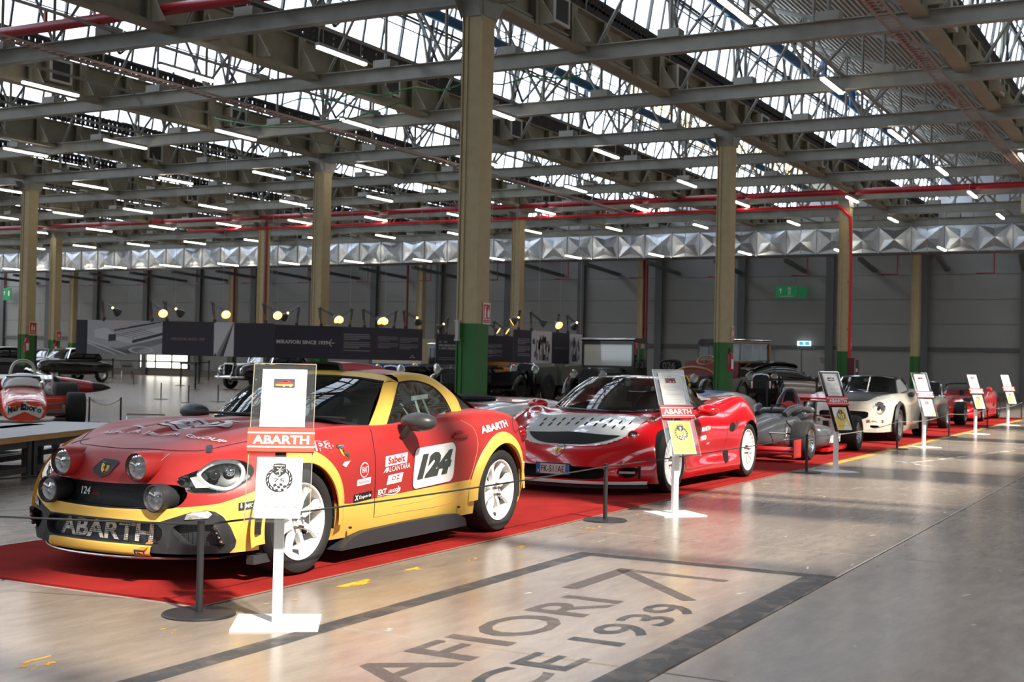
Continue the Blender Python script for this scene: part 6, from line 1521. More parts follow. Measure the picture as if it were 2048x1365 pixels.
for s in (-1, 1):
    b = B(); b.tube(curve([(.55, s*.2, .58), (.7, s*.26, .66), (.95, s*.30, .68)], 4), .05, 8); b.obj('cowl_fairing', grey, f, 60)
    b = B(); b.ell((.62, s*.52, .66), (.04, .09, .05), 12, 8); mo = b.obj('mirror', grey, f, 60); b = B(); b.tube([(.62, s*.45, .65), (.66, s*.28, .56)], .01, 5); b.obj('mirror_stalk', arm, mo)
    b = B(); b.box((-.56, s*.70, .18), (.34, .012, .24)); b.obj('wing_end_plate', redF, f)
    b = B(); b.prism([(1.2, s*.66, .05), (2.25, s*.66, .05), (2.3, s*.66, .12), (1.95, s*.66, .10), (1.2, s*.66, .10)], (0, -s*.2, 0)); b.obj('floor_edge', redF, f)
    b = B(); b.box((2.95, s*.42, .66), (.45, .012, .36)); b.obj('rear_end_plate', redF, f)
    arms(f, [((.05, s*.60, .34), (.55, s*.24, .46)), ((.05, s*.60, .34), (-.25, s*.22, .36)), ((.05, s*.62, .16), (.5, s*.26, .14)), ((.05, s*.62, .16), (-.28, s*.22, .16)), ((.02, s*.6, .22), (.35, s*.28, .50)), ((2.62, s*.6, .3), (2.1, s*.2, .34)), ((2.62, s*.6, .16), (2.2, s*.2, .14))])
b = B(); b.box((-.60, 0, .115), (.30, 1.4, .022)); b.box((-.50, 0, .165), (.16, 1.3, .016), Matrix.Rotation(-.2, 3, 'Y')); b.obj('front_wing', redF, f)
b = B(); b.box((2.95, 0, .80), (.26, .84, .022), Matrix.Rotation(-.2, 3, 'Y')); b.box((2.88, 0, .73), (.2, .84, .02)); b.obj('rear_wing', redF, f)
b = B(); b.box((2.98, 0, .50), (.14, .80, .02)); b.obj('lower_rear_wing', redF, f)
b = B(); b.box((2.9, 0, .5), (.1, .03, .45)); b.obj('wing_mount', arm, f)
b = B(); b.bar((-.55, -.1, .13), (-.5, -.08, .25), .03, .03); b.bar((-.55, .1, .13), (-.5, .08, .25), .03, .03); b.obj('nose_mount', arm, f, kind='stuff')
hub_car(f, [(0, -.62, .262, .24), (0, .62, .262, .24), (2.62, -.62, .27, .30), (2.62, .62, .27, .30)], 'ten', alu, False, .62)
fb = B(); fb.v = [v.co.copy() for v in [o for o in f.children if o.name.startswith('body')][0].data.vertices]; fb.f = [tuple(p.vertices) for p in [o for o in f.children if o.name.startswith('body')][0].data.polygons]; fbv = fb.bvh()
b = B(); b.text('Je Per Ciro', (.35, -2, .22), (1, 0, 0), (0, 0, 1), .035, .18, 'c', bold=.02); b.ell((.36, -2, .32), (.022, 0, .05), 8, 6); b.ell((.34, -2, .39), (.012, 0, .03), 8, 6); b.ell((.38, -2, .39), (.012, 0, .03), 8, 6); b.project(fbv, (0, 1, 0), .004); b.obj('side_sticker', whitem, f, kind='stuff')
b = B(); b.text('ABARTH', (1.55, -.665, .17), (1, 0, 0), (0, 0, 1), .12, .62, 'c', bold=.04, shear=.2); b.obj('pod_lettering', whitem, f)
b = B(); b.rect((1.62, -.085, .76), (1, 0, -.35), (.2, .15, 1), .12, .13); o = b.obj('cover_sticker', yellowp, f)
# small formula car: green nose, white and red sides
f5 = thing('formula_car', 'small open-wheel race car in green, white and red behind the white spider', 'race car', (29.27, 5.62, .0095))
wht = M('aged white paint', (222, 220, 200), .4); grn = M('racing green', (30, 120, 84), .35)
b = fuse([(-.75, .12, .2, .3, 2.4), (-.5, .3, .18, .4, 2.6), (.0, .34, .14, .48, 3), (.6, .36, .12, .56, 3), (1.2, .36, .12, .60, 3), (1.8, .34, .12, .58, 3), (2.3, .26, .14, .5, 2.6), (2.8, .16, .2, .4, 2.4)]); b.obj('body', redF, f5, 50)
b = fuse([(.2, .30, .42, .53, 3), (.7, .345, .44, .63, 3), (1.3, .36, .46, .68, 3), (1.9, .34, .42, .64, 3), (2.2, .28, .40, .58, 3)]); b.obj('upper_deck', wht, f5, 50)
b = fuse([(.1, .2, .48, .55, 3), (.7, .25, .56, .67, 3), (1.1, .22, .6, .70, 3), (1.25, .1, .6, .68, 3)]); b.obj('top_cowl', grn, f5, 50)
b = B(); b.ell((1.5, 0, .69), (.3, .22, .03), 16, 6); b.obj('cockpit_opening', dark, f5)
b = B(); b.box((1.85, 0, .80), (.07, .30, .36), Matrix.Rotation(.25, 3, 'Y')); b.obj('head_rest', black, f5)
b = B(); b.tube(curve([(1.95, -.2, .6), (1.97, -.17, .92), (1.98, 0, .98), (1.97, .17, .92), (1.95, .2, .6)], 4), .018, 8); b.obj('roll_hoop', chrome, f5, 60)
for s in (-1, 1):
    arms(f5, [((.02, s*.55, .34), (.4, s*.3, .42)), ((.02, s*.55, .16), (.4, s*.3, .16)), ((.02, s*.55, .34), (-.3, s*.28, .36)), ((2.3, s*.5, .3), (1.9, s*.3, .3)), ((.02, s*.55, .16), (-.3, s*.28, .2))], .012, M('pale metal rod', (180, 170, 160), .4, .6))
    b = B(); b.ell((.95, s*.48, .72), (.03, .06, .04), 10, 6); b.obj('mirror', redF, f5)
hub_car(f5, [(0, -.58, .265, .2), (0, .58, .265, .2), (2.33, -.56, .275, .24), (2.33, .56, .275, .24)], 'disc', alu, False, .62)
# open red sports racer
sr = thing('open_sports_racer', 'low open red race car with black roll bar at the end of the carpet', 'race car', (34.4, 5.72, .0095))
SC_ = [[(x, y*.83, z*(.82 if x < .9 else .86)) for x, y, z in c] for c in GC]
sh = Shell(SC_, 7, 5)
for cx in (0, 2.4): sh.cut(Circ(cx, .27, .31), rim=lambda p: V((0, -.08 if p.y > 0 else .08, 0)), rim_mi=1)
sh.cut(Poly([(.55, .5), (1.6, .5), (1.7, 0), (1.6, -.5), (.55, -.5), (.5, 0)], a=(1, 0, 0), b=(0, 1, 0), cond=lambda p: p.z > .5), rim=(0, 0, -.25), rim_mi=1)
sb = sh.bvh(); sh.obj('body', [glossR, dark], sr, 40)
b = B(); cb = curve([(.62, -.60, .64), (.42, -.3, .66), (.36, 0, .665), (.42, .3, .66), (.62, .60, .64)], 5); ct = [V((p.x+.25, p.y*.85, .84)) for p in cb]; b.grid([cb, [p.lerp(q, .5) for p, q in zip(cb, ct)], ct]); b.obj('windscreen', MATS['tinted windscreen'], sr, 60)
b = B(); b.tube(curve([(1.6, -.42, .6), (1.5, -.40, .84), (1.45, -.3, .92), (1.45, .3, .92), (1.5, .4, .84), (1.6, .42, .6)], 4), .022, 8); b.obj('roll_bar', blackmetal, sr, 60)
b = B(); b.box((1.1, 0, .4), (1.1, .9, .04)); b.obj('cockpit_floor', dark, sr)
for y in (-.24, .24):
    b = B(); b.grid([[V((x, y+wv*.2*k, z)) for k in (-1, 0, 1)] for x, z, wv in ((1.1, .44, 1), (1.35, .46, 1), (1.5, .76, .9))]); b.obj('seat', M('red leather'), sr, 60)
b = B(); b.lathe([(.15+.012*cos(a), .012*sin(a)) for a in [2*pi*k/6 for k in range(7)]], (.9, -.24, .64), (-.9, 0, .4), 16); b.obj('steering_wheel', blackmetal, sr, 60)
for k in range(6):
    b = B(); b.rect((-.05+.0*k, .28-.11*k, 2), (0, 1, 0), (1, 0, 0), .03, .10, .01); b.project(sb, (0, 0, -1), .003); b.obj('bonnet_slot', dark, sr)
for s in (-1, 1):
    b = B(); b.ell((.70, s*.80, .80), (.05, .075, .06), 12, 8); mo = b.obj('wing_mirror', glossR, sr, 60); b = B(); b.tube([(.7, s*.74, .60), (.7, s*.79, .76)], .012, 6); b.obj('mirror_stalk', chrome, mo)
    b = B(); b.ell((1.80, s*2, .64), (.10, 0, .05), 14, 8); b.project(sb, (0, -s, -.2), .004); b.obj('side_scoop', dark, sr)
    for x, z in ((-.3, .46), (.02, .55)):
        b = B(); b.ell((x, s*.54, z), (.05, .05, .045), 12, 8); b.obj('headlamp', lamprefl, sr, 60)
    for cx in (0, 2.4):
        well(sr, cx, .27, .31, s, .75)
hub_car(sr, [(0, -.66, .27, .22), (0, .66, .27, .22), (2.4, -.68, .28, .26), (2.4, .68, .28, .26)], 'disc', alu, False, .66)
# ---------------------------------------------------------------- racing cars on the left
f1 = thing('grand_prix_car', 'white and fluorescent orange grand prix car with wide slick tyres, at the left edge', 'race car', (15.73, 17.95, 0), radians(50)); f1.scale = (.87,)*3
orange = M('fluorescent orange paint', (244, 66, 26), .25, coat=.6); wh1 = M('white racing paint', (226, 226, 220), .3, coat=.5)
b = fuse([(-1.0, .30, .12, .34, 2.6), (-.92, .38, .12, .46, 2.8), (-.7, .42, .12, .55, 2.8), (-.2, .44, .12, .63, 2.8), (.6, .46, .14, .71, 2.8), (1.0, .46, .14, .74, 2.8), (1.5, .46, .14, .74, 2.8), (2.1, .34, .14, .7, 2.6), (2.8, .2, .2, .5, 2.4)]); b.m(0)
fb = b.bvh(); b.obj('body', orange, f1, 50)
b = fuse([(.75, .36, .60, .78, 2.6), (.95, .42, .62, .92, 2.4), (1.2, .40, .64, 1.0, 2.2), (1.5, .3, .64, .98, 2.2), (1.9, .2, .6, .86, 2)]); b.obj('cockpit_cowl', wh1, f1, 50)
b = B(); rows = []
for t in range(9):
    a = radians(-72+18*t); rows.append([V((.80-.12*cos(a), .42*sin(a), .70)), V((.92-.08*cos(a), .39*sin(a), .84)), V((1.02-.05*cos(a), .34*sin(a), .93))])
b.grid(rows); b.obj('windscreen', glass('dark smoked screen', (70, 76, 80), .15), f1, 60)
b = B(); b.tube([V(r[2]) for r in rows], .016, 6); b.obj('screen_edge', black, f1)
b = B(); b.tube(curve([(1.55, -.27, .75), (1.55, -.22, 1.1), (1.55, -.1, 1.24), (1.55, .1, 1.24), (1.55, .22, 1.1), (1.55, .27, .75)], 5), .032, 10); b.obj('roll_hoop', M('bare steel tube', (176, 172, 160), .3, .9), f1, 60)
b = fuse([(.5, .50, .14, .40, 4), (.6, .95, .14, .46, 4), (1.4, 1.0, .14, .46, 4), (2.2, .9, .14, .44, 4), (2.5, .6, .14, .4, 4)]); b.obj('side_pods', wh1, f1, 50)
b = B(); b.add([V((x, y*1.0, 2)) for x, y in ((-1.2, -.2), (-.3, -.45), (-.3, .45), (-1.2, .2))], [(0, 1, 2, 3)])
b = B()
pts = [(-.26, .39, .13), (-.26, .41, .32), (-.26, .36, .42), (-.26, 0, .60), (-.26, -.36, .42), (-.26, -.41, .32), (-.26, -.39, .13)]
def strip_grid(b, pl, sub=6):
    c = V((pl[0][0], 0, .3)); n = len(pl); rows = [[c.lerp(V(p), k/sub) for p in pl] for k in range(sub+1)]; b.grid(rows)
strip_grid(b, pts); b.v = [V((-1.5, p.y, p.z)) for p in b.v]
b.project(fb, (1, 0, 0), .012); b.obj('white_chevron', wh1, f1, 50)
b = B(); n0 = 0
for i, ch in enumerate('Marlboro'):
    x = -.30+.60*(i+.5)/8; b.text(ch, (-1.5, -x, .30-.07*(x/.3)**2+.03), (0, -1, 0), (0, 0, 1), .12 if ch in 'Mlb' else .085, .075, 'c', bold=.03)
b.project(fb, (1, 0, 0), .02); b.obj('nose_lettering', blackp, f1, kind='stuff')
for s in (-1, 1):
    arms(f1, [((.0, s*.85, .42), (.1, s*.34, .46)), ((.0, s*.85, .22), (.1, s*.34, .2)), ((-.1, s*.8, .44), (-.4, s*.3, .40)), ((2.9, s*.8, .4), (2.4, s*.3, .4))], .022, M('dull arm', (120, 116, 108), .5))
    b = B(); b.prism([(-.08, s*.34, .30), (.12, s*.34, .30), (.12, s*.34, .52), (-.08, s*.34, .52)], (0, s*.38, .02)); b.obj('suspension_fairing', orange, f1)
    b = B(); b.box((.58, s*.62, .46), (.02, .7, .2)); b.obj('pod_front', orange, f1)
hub_car(f1, [(0, -.98, .33, .36), (0, .98, .33, .36), (2.85, -.93, .40, .5), (2.85, .93, .40, .5)], 'disc', alu, False, .52)
b = B(); b.box((3.2, 0, .88), (.4, 1.3, .03), Matrix.Rotation(-.2, 3, 'Y')); b.obj('rear_wing', wh1, f1)
for s in (-1, 1):
    b = B(); b.box((3.2, s*.65, .78), (.6, .02, .36)); b.obj('wing_end_plate', wh1, f1)
b = B(); b.box((3.1, 0, .6), (.1, .06, .5)); b.obj('wing_mount', arm, f1)
# dark red low race car with pointed black nose (nose to the right)
fr = thing('grand_prix_car', 'dark red single-seater with a pointed black nose behind the white and orange race car', 'race car', (25.3, 28.0, 0), radians(127)); fr.scale = (.95,)*3
dred = M('deep red racing paint', (164, 14, 28), .25, coat=.6)
b = fuse([(-1.75, .03, .30, .36, 2), (-1.5, .12, .22, .44, 2.2), (-1.1, .22, .16, .52, 2.4), (-.6, .32, .12, .60, 2.6), (0, .40, .10, .66, 3), (.8, .46, .10, .70, 3.2), (1.6, .46, .10, .72, 3.2), (2.4, .4, .10, .70, 3.2), (3.2, .3, .14, .6, 3)]); fb = b.bvh(); b.obj('body', dred, fr, 50)
b = fuse([(-1.78, .02, .31, .35, 2), (-1.55, .115, .232, .45, 2.2), (-1.35, .165, .20, .485, 2.3), (-1.3, .17, .2, .49, 2.3)]); b.v = [V((p.x, p.y*1.03, p.z)) for p in b.v]; b.obj('nose_cone', M('black nose', (24, 22, 22), .4), fr, 50)
b = B(); rows = [[V((.0, .38*k, .66)) for k in (-1, -.5, 0, .5, 1)], [V((.55, .36*k, .88-.05*k*k)) for k in (-1, -.5, 0, .5, 1)]]; b.grid(rows); b.obj('wind_deflector', glass('pale screen', (214, 220, 222), .35), fr, 60)
for s in (-1, 1):
    b = B(); b.prism([(.55, s*.40, .68), (.55, s*.38, .92), (2.6, s*.40, .92), (2.6, s*.42, .68)], (0, s*.03, 0)); b.obj('cockpit_side', M('dark brown cowl', (44, 38, 36), .5), fr)
    b = B(); b.text('Marlboro', (1.75, s*.445, .74), (1 if s < 0 else -1, 0, 0), (0, 0, 1), .15, 1.0, 'c', bold=.02); b.obj('side_lettering', M('cream print', (214, 200, 170), .5), fr)
    b = B(); b.text('ABARTH', (.42, s*2, .54), (1 if s < 0 else -1, 0, 0), (0, 0, 1), .07, .46, 'c', bold=.03); b.project(fb, (0, -s, 0), .006); b.obj('side_lettering', MATS['cream print'], fr)
b = B(); b.ell((1.2, 0, .73), (.5, .3, .03), 16, 6); b.obj('cockpit_opening', dark, fr)
b = B(); b.tube(curve([(1.9, -.25, .7), (1.9, -.2, 1.0), (1.9, 0, 1.06), (1.9, .2, 1.0), (1.9, .25, .7)], 4), .025, 8); b.obj('roll_hoop', chrome, fr, 60)
hub_car(fr, [(-.25, -.66, .33, .2), (-.25, .66, .33, .2), (2.5, -.7, .36, .3), (2.5, .7, .36, .3)], 'dish', alu, False, .62)
# ---------------------------------------------------------------- low work benches at the left
topm = M('grey bench top', (158, 160, 168), .4, var=.05); ply = M('plywood edge', (206, 156, 92), .6, var=.15, scale=3, stretch=(1, 1, 30)); frm = M('raw dark steel', (70, 70, 70), .5, .4, var=.25, scale=9)
def bench(p, ang, L, label, D=1.05, H=.43):
    t = thing('work_bench', label, 'bench', p, ang)       # local x along the front edge, y to the back
    b = B(); b.box((L/2, D/2, H-.03), (L-.004, D, .054)); b.obj('plywood_board', ply, t)
    b = B(); b.box((L/2, D/2, H-.002), (L-.004, D, .006)); b.obj('top_surface', topm, t)
    lg = B(); lg.box((0, 0, (H-.06)/2), (.07, .07, H-.06)); lm = lg.mesh('leg', frm)
    for x in (.06, L-.06):
        for y in (.06, D-.06): link('leg', lm, t, (x, y, 0))
    b = B(); b.bar((.03, .06, H-.09), (L-.03, .06, H-.09), .05, .07); rm = b.mesh('rail', frm)
    link('rail', rm, t); link('rail', rm, t, (0, D-.12, 0))
    b = B(); b.bar((.03, .06, .09), (L-.03, .06, .09), .05, .06); rm = b.mesh('foot_rail', frm)
    link('foot_rail', rm, t); link('foot_rail', rm, t, (0, D-.12, 0))
    b = B()
    for x in (.06, L-.06): b.bar((x, .06, .09), (x, D-.06, .09), .05, .05)
    b.obj('cross_rail', frm, t, kind='stuff')
BA = math.atan2(.363, .932); dx_, dy_ = cos(BA), sin(BA)
J = V((9.16, 10.27, 0))
bench(J, BA, 2.5, 'long grey-topped plywood bench with dark steel frame, just left of the rally car'); bench(J-V((dx_, dy_, 0))*2.5, BA, 2.5, 'grey-topped plywood bench at the left edge, nearest the bottom left')
Q = V((10.62, 11.72, 0)); bench(Q-V((dx_, dy_, 0))*2.6, BA, 2.6, 'farther plywood bench in front of the white and orange race car')
b = B(); b.tube([(0, 0, 0), (0, 0, .12), (.7, 0, .12), (.7, 0, 0)], .018, 6); o = tag(b.obj('floor_bracket', chrome, None, loc=(18.1, 17.9, 0), ), 'small bright metal bracket lying on the floor beyond the bonnet', 'bracket'); o.rotation_euler = (0, 0, -.9)

# ---------------------------------------------------------------- suspended panels, prints and lamps
navy = M('navy panel', (48, 46, 60), .6); navy2 = M('navy panel darker', (42, 40, 54), .6); ptext = M('panel pale text', (214, 210, 214), .7); pgrey = M('print pale grey', (176, 176, 182), .7)
g1, g2, g3, g4 = M('print light grey', (200, 200, 206), .7), M('print mid grey', (136, 136, 142), .7), M('print dark grey', (66, 66, 72), .7), M('print near black', (34, 34, 38), .7)
wirem = M('thin steel wire', (150, 150, 146), .4)
class PanelF:
    """frame of a hanging panel: P(s, h) with s in metres from the left end and h above the lower edge"""
    def __init__(s, p, q, z0, H): s.p = V(p); s.d = (V(q)-V(p)); s.L = s.d.length; s.d.normalize(); s.z0 = z0; s.H = H; s.n = V((-s.d.y, s.d.x, 0))*-1; s.n = s.n if s.n.dot(s.p) < 0 else -s.n
    def P(s, a, h, k=.021): return s.p+s.d*a+V((0, 0, s.z0+h))+s.n*k
def panel(p, q, z0, H, segs, label):
    F = PanelF(p, q, z0, H); t = thing('hanging_panel', label, 'panel', (0, 0, 0))
    for a, c, mt, zz in segs:
        b = B(); b.add([F.P(a*F.L, zz, .02), F.P(c*F.L, zz, .02), F.P(c*F.L, H+zz, .02), F.P(a*F.L, H+zz, .02), F.P(a*F.L, zz, -.02), F.P(c*F.L, zz, -.02), F.P(c*F.L, H+zz, -.02), F.P(a*F.L, H+zz, -.02)], [(0, 1, 2, 3), (5, 4, 7, 6), (0, 3, 7, 4), (1, 5, 6, 2), (3, 2, 6, 7), (0, 4, 5, 1)]); b.obj('panel_board', mt, t)
    b = B(); b.cyl((0, 0, H), (0, 0, 7.05-z0), .006, n=4); wm = b.mesh('wire', wirem); n = max(3, int(F.L/1.1))
    for i in range(n+1): link('wire', wm, t, F.P(.1+(F.L-.2)*i/n, 0, 0))
    return F, t
def ptxt(F, t, s_, a, h, hh, w=None, al='l', mat=None, bold=.0, k=.023):
    b = B(); b.text(s_, F.P(a, h, k), F.d, (0, 0, 1), hh, w, al, bold=bold); return b.obj('panel_lettering', mat or ptext, t)
def plines(F, t, a, w, h0, n, dh=.045, th=.018):
    b = B()
    for i in range(n):
        wd = w*(1 if i % 4 != 3 else .6); h = h0-dh*i-.03*(i//4); b.add([F.P(a, h, .023), F.P(a+wd, h, .023), F.P(a+wd, h+th, .023), F.P(a, h+th, .023)], [(0, 1, 2, 3)])
    b.obj('panel_text_lines', M('panel dim text', (140, 136, 144), .7), t, kind='stuff')
def pq(F, t, polys, W0, name, mat, k):
    b = B()
    for pl in polys: b.add([F.P(W0[0]+x*W0[2], W0[1]+y*W0[3], k) for x, y in pl], [tuple(range(len(pl)))])
    return b.obj(name, mat, t, kind='stuff') if len(polys) > 1 else b.obj(name, mat, t)
H1 = .90
F, t = panel((25.0, 26.6, 0), (27.0, 21.55, 0), 1.245, H1, [(0, .058, navy2, 0), (.058, .44, pgrey, 0), (.44, .70, navy, 0), (.70, .80, g1, 0), (.80, 1, navy2, -.01)], 'long hanging panel with an aerial factory photo and MIRAFIORI SINCE 1939 in small letters')
W0 = (.06*F.L, 0, .38*F.L, H1)
pq(F, t, [[(0, .3), (1, 0), (0, 0)], [(.3, .12), (1, .5), (1, .35), (.55, .02)]], W0, 'photo_ground', g2, .022)
pq(F, t, [[(.09, .72), (.25, .78), (.38, .58), (.38, .40), (.27, .42), (.09, .50)], [(.38, .50), (1, .86), (1, .50), (.6, .30), (.38, .42)]], W0, 'photo_roofs', g1, .0225)
pq(F, t, [[(.28, .58), (.38, .60), (.38, .40), (.28, .38)], [(.6, .42), (1, .66), (1, .58), (.6, .33)], [(.35, .72), (.9, .96), (.9, .92), (.36, .68)], [(.55, .82), (.98, .99), (.98, .96), (.57, .80)]], W0, 'photo_shadow', g3, .023)
pq(F, t, [[(.62+.055*i, .47+.032*i), (.40+.055*i, .57+.035*i), (.41+.055*i, .59+.035*i), (.64+.055*i, .48+.032*i)] for i in range(6)], W0, 'photo_roof_ridges', g2, .0235)
pq(F, t, [[(0, .42), (.55, 0), (.50, 0), (0, .38)], [(0, .33), (.40, 0), (.36, 0), (0, .30)]], W0, 'photo_roads', g1, .0225)
b = B(); n = 20; W = W0; b.add([F.P(W[0]+W[2]*(.72+.17*k*cos(2*pi*i/n)), W[3]*(.14+.10*k*sin(2*pi*i/n)), .024) for k in (1, .75) for i in range(n)], [(i, (i+1) % n, n+(i+1) % n, n+i) for i in range(n)]); b.obj('photo_track', g1, t)
ptxt(F, t, 'MIRAFIORI SINCE 1939', .57*F.L, .40, .075, .90, 'c', M('dim bronze text', (150, 130, 122), .7))
pq(F, t, [[(.1, 0), (.95, 1), (.98, .97), (.5, 0)]], (.70*F.L, 0, .1*F.L, H1), 'photo_chimney', g2, .022); pq(F, t, [[(.32, 0), (.97, .98), (.98, .96), (.5, 0)], [(0, 0), (.14, .0), (.1, .12)]], (.70*F.L, 0, .1*F.L, H1), 'photo_chimney_shade', g3, .0225)
F1_, T1_ = F, t
F, t = panel((28.4, 22.72, 0), (32.0, 20.13, 0), 1.235, .92, [(0, .44, navy2, 0), (.44, .665, navy, 0), (.665, 1, navy, 0)], 'hanging navy panel with large MIRAFIORI SINCE 1939 and an arrow, behind the rally car'); F2_ = F
ptxt(F, t, 'MIRAFIORI SINCE 1939', .10, .40, .105, 1.48, 'l', bold=.02)
b = B(); a = 1.60
for p, q in (((a, .45), (a+.18, .45)), ((a, .45), (a+.09, .55)), ((a, .45), (a+.09, .35))): b.bar(F.P(*p), F.P(*q), .02, .004, F.n)
b.obj('panel_arrow', ptext, t, kind='stuff')
plines(F, t, .46*F.L, .78, .70, 9, .05, .022); plines(F, t, .69*F.L, .62, .66, 8, .04, .013); plines(F, t, .84*F.L, .58, .64, 8, .04, .013)
b = B()
for i in range(3): b.disc(F.P(.92*F.L+.05*i, .09+(.05 if i == 1 else 0)), F.n, .02, 8)
b.obj('panel_logo', ptext, t, kind='stuff')
F, t = panel((36.0, 22.12, 0), (40.0, 21.3, 0), 1.22, .90, [(0, .55, navy, 0), (.55, 1, navy2, .03)], 'hanging dark panel partly hidden by the nearest column, titled A NEW PERSPECTIVE'); F3_ = F
ptxt(F, t, '1921 - 1939', .12, .62, .06); ptxt(F, t, 'UNA NUOVA PROSPETTIVA', .12, .50, .075, 1.3, bold=.02); ptxt(F, t, 'A NEW PERSPECTIVE', .12, .40, .075, 1.15); plines(F, t, .12, .9, .12, 2, .06, .02); plines(F, t, 2.0, .8, .62, 9); plines(F, t, 2.6, .7, .62, 9, .04, .015)
F, t = panel((31.6, 16.9, 0), (36.0, 16.9, 0), 1.24, .92, [(0, .235, navy2, 0), (.235, .53, g1, .0), (.53, .80, navy, -.01), (.80, 1, g1, -.02)], 'hanging panel with two grey factory interior photos, right of the nearest column'); F4_ = F
plines(F, t, .2, .75, .66, 10, .045, .018); ptxt(F, t, 'MIRAFIORI SINCE 1939', .665*F.L, .42, .07, .85, 'c', M('dim bronze text'))
W0 = (.24*F.L, 0, .29*F.L, .92); random.seed(3)
pq(F, t, [[(.2, .1), (.85, .06), (.85, .7), (.2, .72)]], W0, 'photo_interior', g2, .022)
pq(F, t, [[(x, y), (x+random.uniform(.03, .12), y+random.uniform(-.02, .05)), (x+random.uniform(.02, .1), y+random.uniform(.1, .3)), (x-.01, y+random.uniform(.1, .25))] for x, y in [(random.uniform(.03, .85), random.uniform(.04, .7)) for _ in range(26)]], W0, 'photo_machinery', g3, .0225)
pq(F, t, [[(x, y), (x+.05, y), (x+.06, y+.35), (x, y+.3)] for x, y in ((.25, .3), (.42, .25), (.6, .28), (.74, .2), (.3, .05))], W0, 'photo_highlight', g1, .023)
W0 = (.80*F.L, -.02, .20*F.L, .92)
pq(F, t, [[(x, y), (x+random.uniform(.05, .14), y+random.uniform(-.02, .05)), (x+random.uniform(.02, .12), y+random.uniform(.1, .3)), (x-.01, y+random.uniform(.1, .25))] for x, y in [(random.uniform(.05, .75), random.uniform(.05, .68)) for _ in range(24)]], W0, 'photo_machinery', g2, .0225)
pq(F, t, [[(.2, .1), (.6, .1), (.55, .3), (.3, .34)], [(.3, .55), (.36, .5), (.38, .85), (.3, .9)]], W0, 'photo_shadow', g3, .023)
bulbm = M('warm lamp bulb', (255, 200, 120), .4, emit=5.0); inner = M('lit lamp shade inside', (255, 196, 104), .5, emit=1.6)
def desk_lamp(F, a, way, lit, label, hh=.50, reach=.38, front_=True):
    """balanced-arm lamp clamped on the panel edge; way=+-1 leans along the panel; lit side faces the camera when front_"""
    base = F.P(a, F.H, 0); t = thing('arm_lamp', label, 'lamp', base)
    d = F.d*way; n = F.n; up = V((0, 0, 1)); el = up*hh-d*.06; hd = el+d*reach-up*.22+n*.12
    b = B(); b.box((0, 0, .02), (.06, .06, .10)); b.obj('clamp', blackmetal, t)
    b = B(); b.bar((0, 0, .03), el*.45, .035, .035); b.obj('lower_arm', M('copper brown arm', (120, 84, 62), .4), t)
    am = M('dark lamp arm', (58, 56, 54), .4)
    b = B(); b.bar(el*.4+d*.02, el+d*.02, .02, .02); b.bar(el*.4-d*.02, el-d*.02, .02, .02); b.bar(el+up*.02, hd+up*.04, .02, .02); b.bar(el-up*.02, hd, .02, .02); b.obj('upper_arm', am, t, kind='stuff')
    b = B(); b.lathe([(.05, -.02), (.055, 0), (.05, .02)], el, n, 10); b.obj('elbow', am, t)
    ax = (d*.45-up*.55+(n*.75 if front_ else -n*.75)).normalized()
    b = B(); b.lathe([(.03, -.05), (.04, 0), (.055, .02), (.10, .09), (.118, .17)], hd, ax, 20); so = b.obj('shade', M('graphite lamp shade', (62, 62, 66), .35), t, 60)
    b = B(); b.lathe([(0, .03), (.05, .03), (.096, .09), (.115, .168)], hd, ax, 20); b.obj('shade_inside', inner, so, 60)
    b = B(); b.ell(hd+ax*.09, (.045, .045, .045), 10, 8); b.obj('bulb', bulbm, so, 60)
    if not front_:
        b = B(); b.ell(hd-ax*.045+up*.02, (.03, .03, .03), 8, 6); b.obj('glow_vent', bulbm, so)
for F, lst in ((F1_, [(.14, 1, 0, 'leftmost arm lamp on the aerial photo panel, its dark shade turned away'), (.385, 1, 1, 'lit arm lamp above the aerial photo, shining at the viewer'), (.46, 1, 0, 'dark-backed arm lamp above the small MIRAFIORI text'), (.70, 1, 1, 'lit arm lamp above the chimney photo'), (.955, 1, 1, 'lit arm lamp above the blank navy panel end')]),
               (F2_, [(.15, -1, 0, 'dark-backed arm lamp above the large MIRAFIORI lettering'), (.31, 1, 1, 'lit arm lamp above the arrow of the MIRAFIORI panel'), (.50, -1, 1, 'lit arm lamp leaning left over the text panel'), (.60, 1, 1, 'lit arm lamp leaning right over the middle of the text panel'), (.80, -1, 1, 'lit arm lamp leaning left near the right end of the text panel'), (.88, 1, 0, 'dark-backed arm lamp at the right end of the text panel')]),
               (F3_, [(.12, -1, 0, 'dark-backed arm lamp just left of the nearest column'), (.60, 1, 1, 'lit arm lamp just right of the nearest column'), (.72, 1, 1, 'second lit arm lamp right of the nearest column')]),
               (F4_, [(.06, -1, 0, 'dark-backed arm lamp at the left end of the interior photo panel'), (.24, 1, 1, 'bright lit arm lamp over the first interior photo'), (.62, -1, 1, 'lit arm lamp leaning left over the small MIRAFIORI panel'), (.78, 1, 0, 'dark arm lamp hanging in front of the second interior photo')])):
    for a, w_, fr_, lb in lst: desk_lamp(F, a*F.L, w_, 1, lb, front_=bool(fr_))

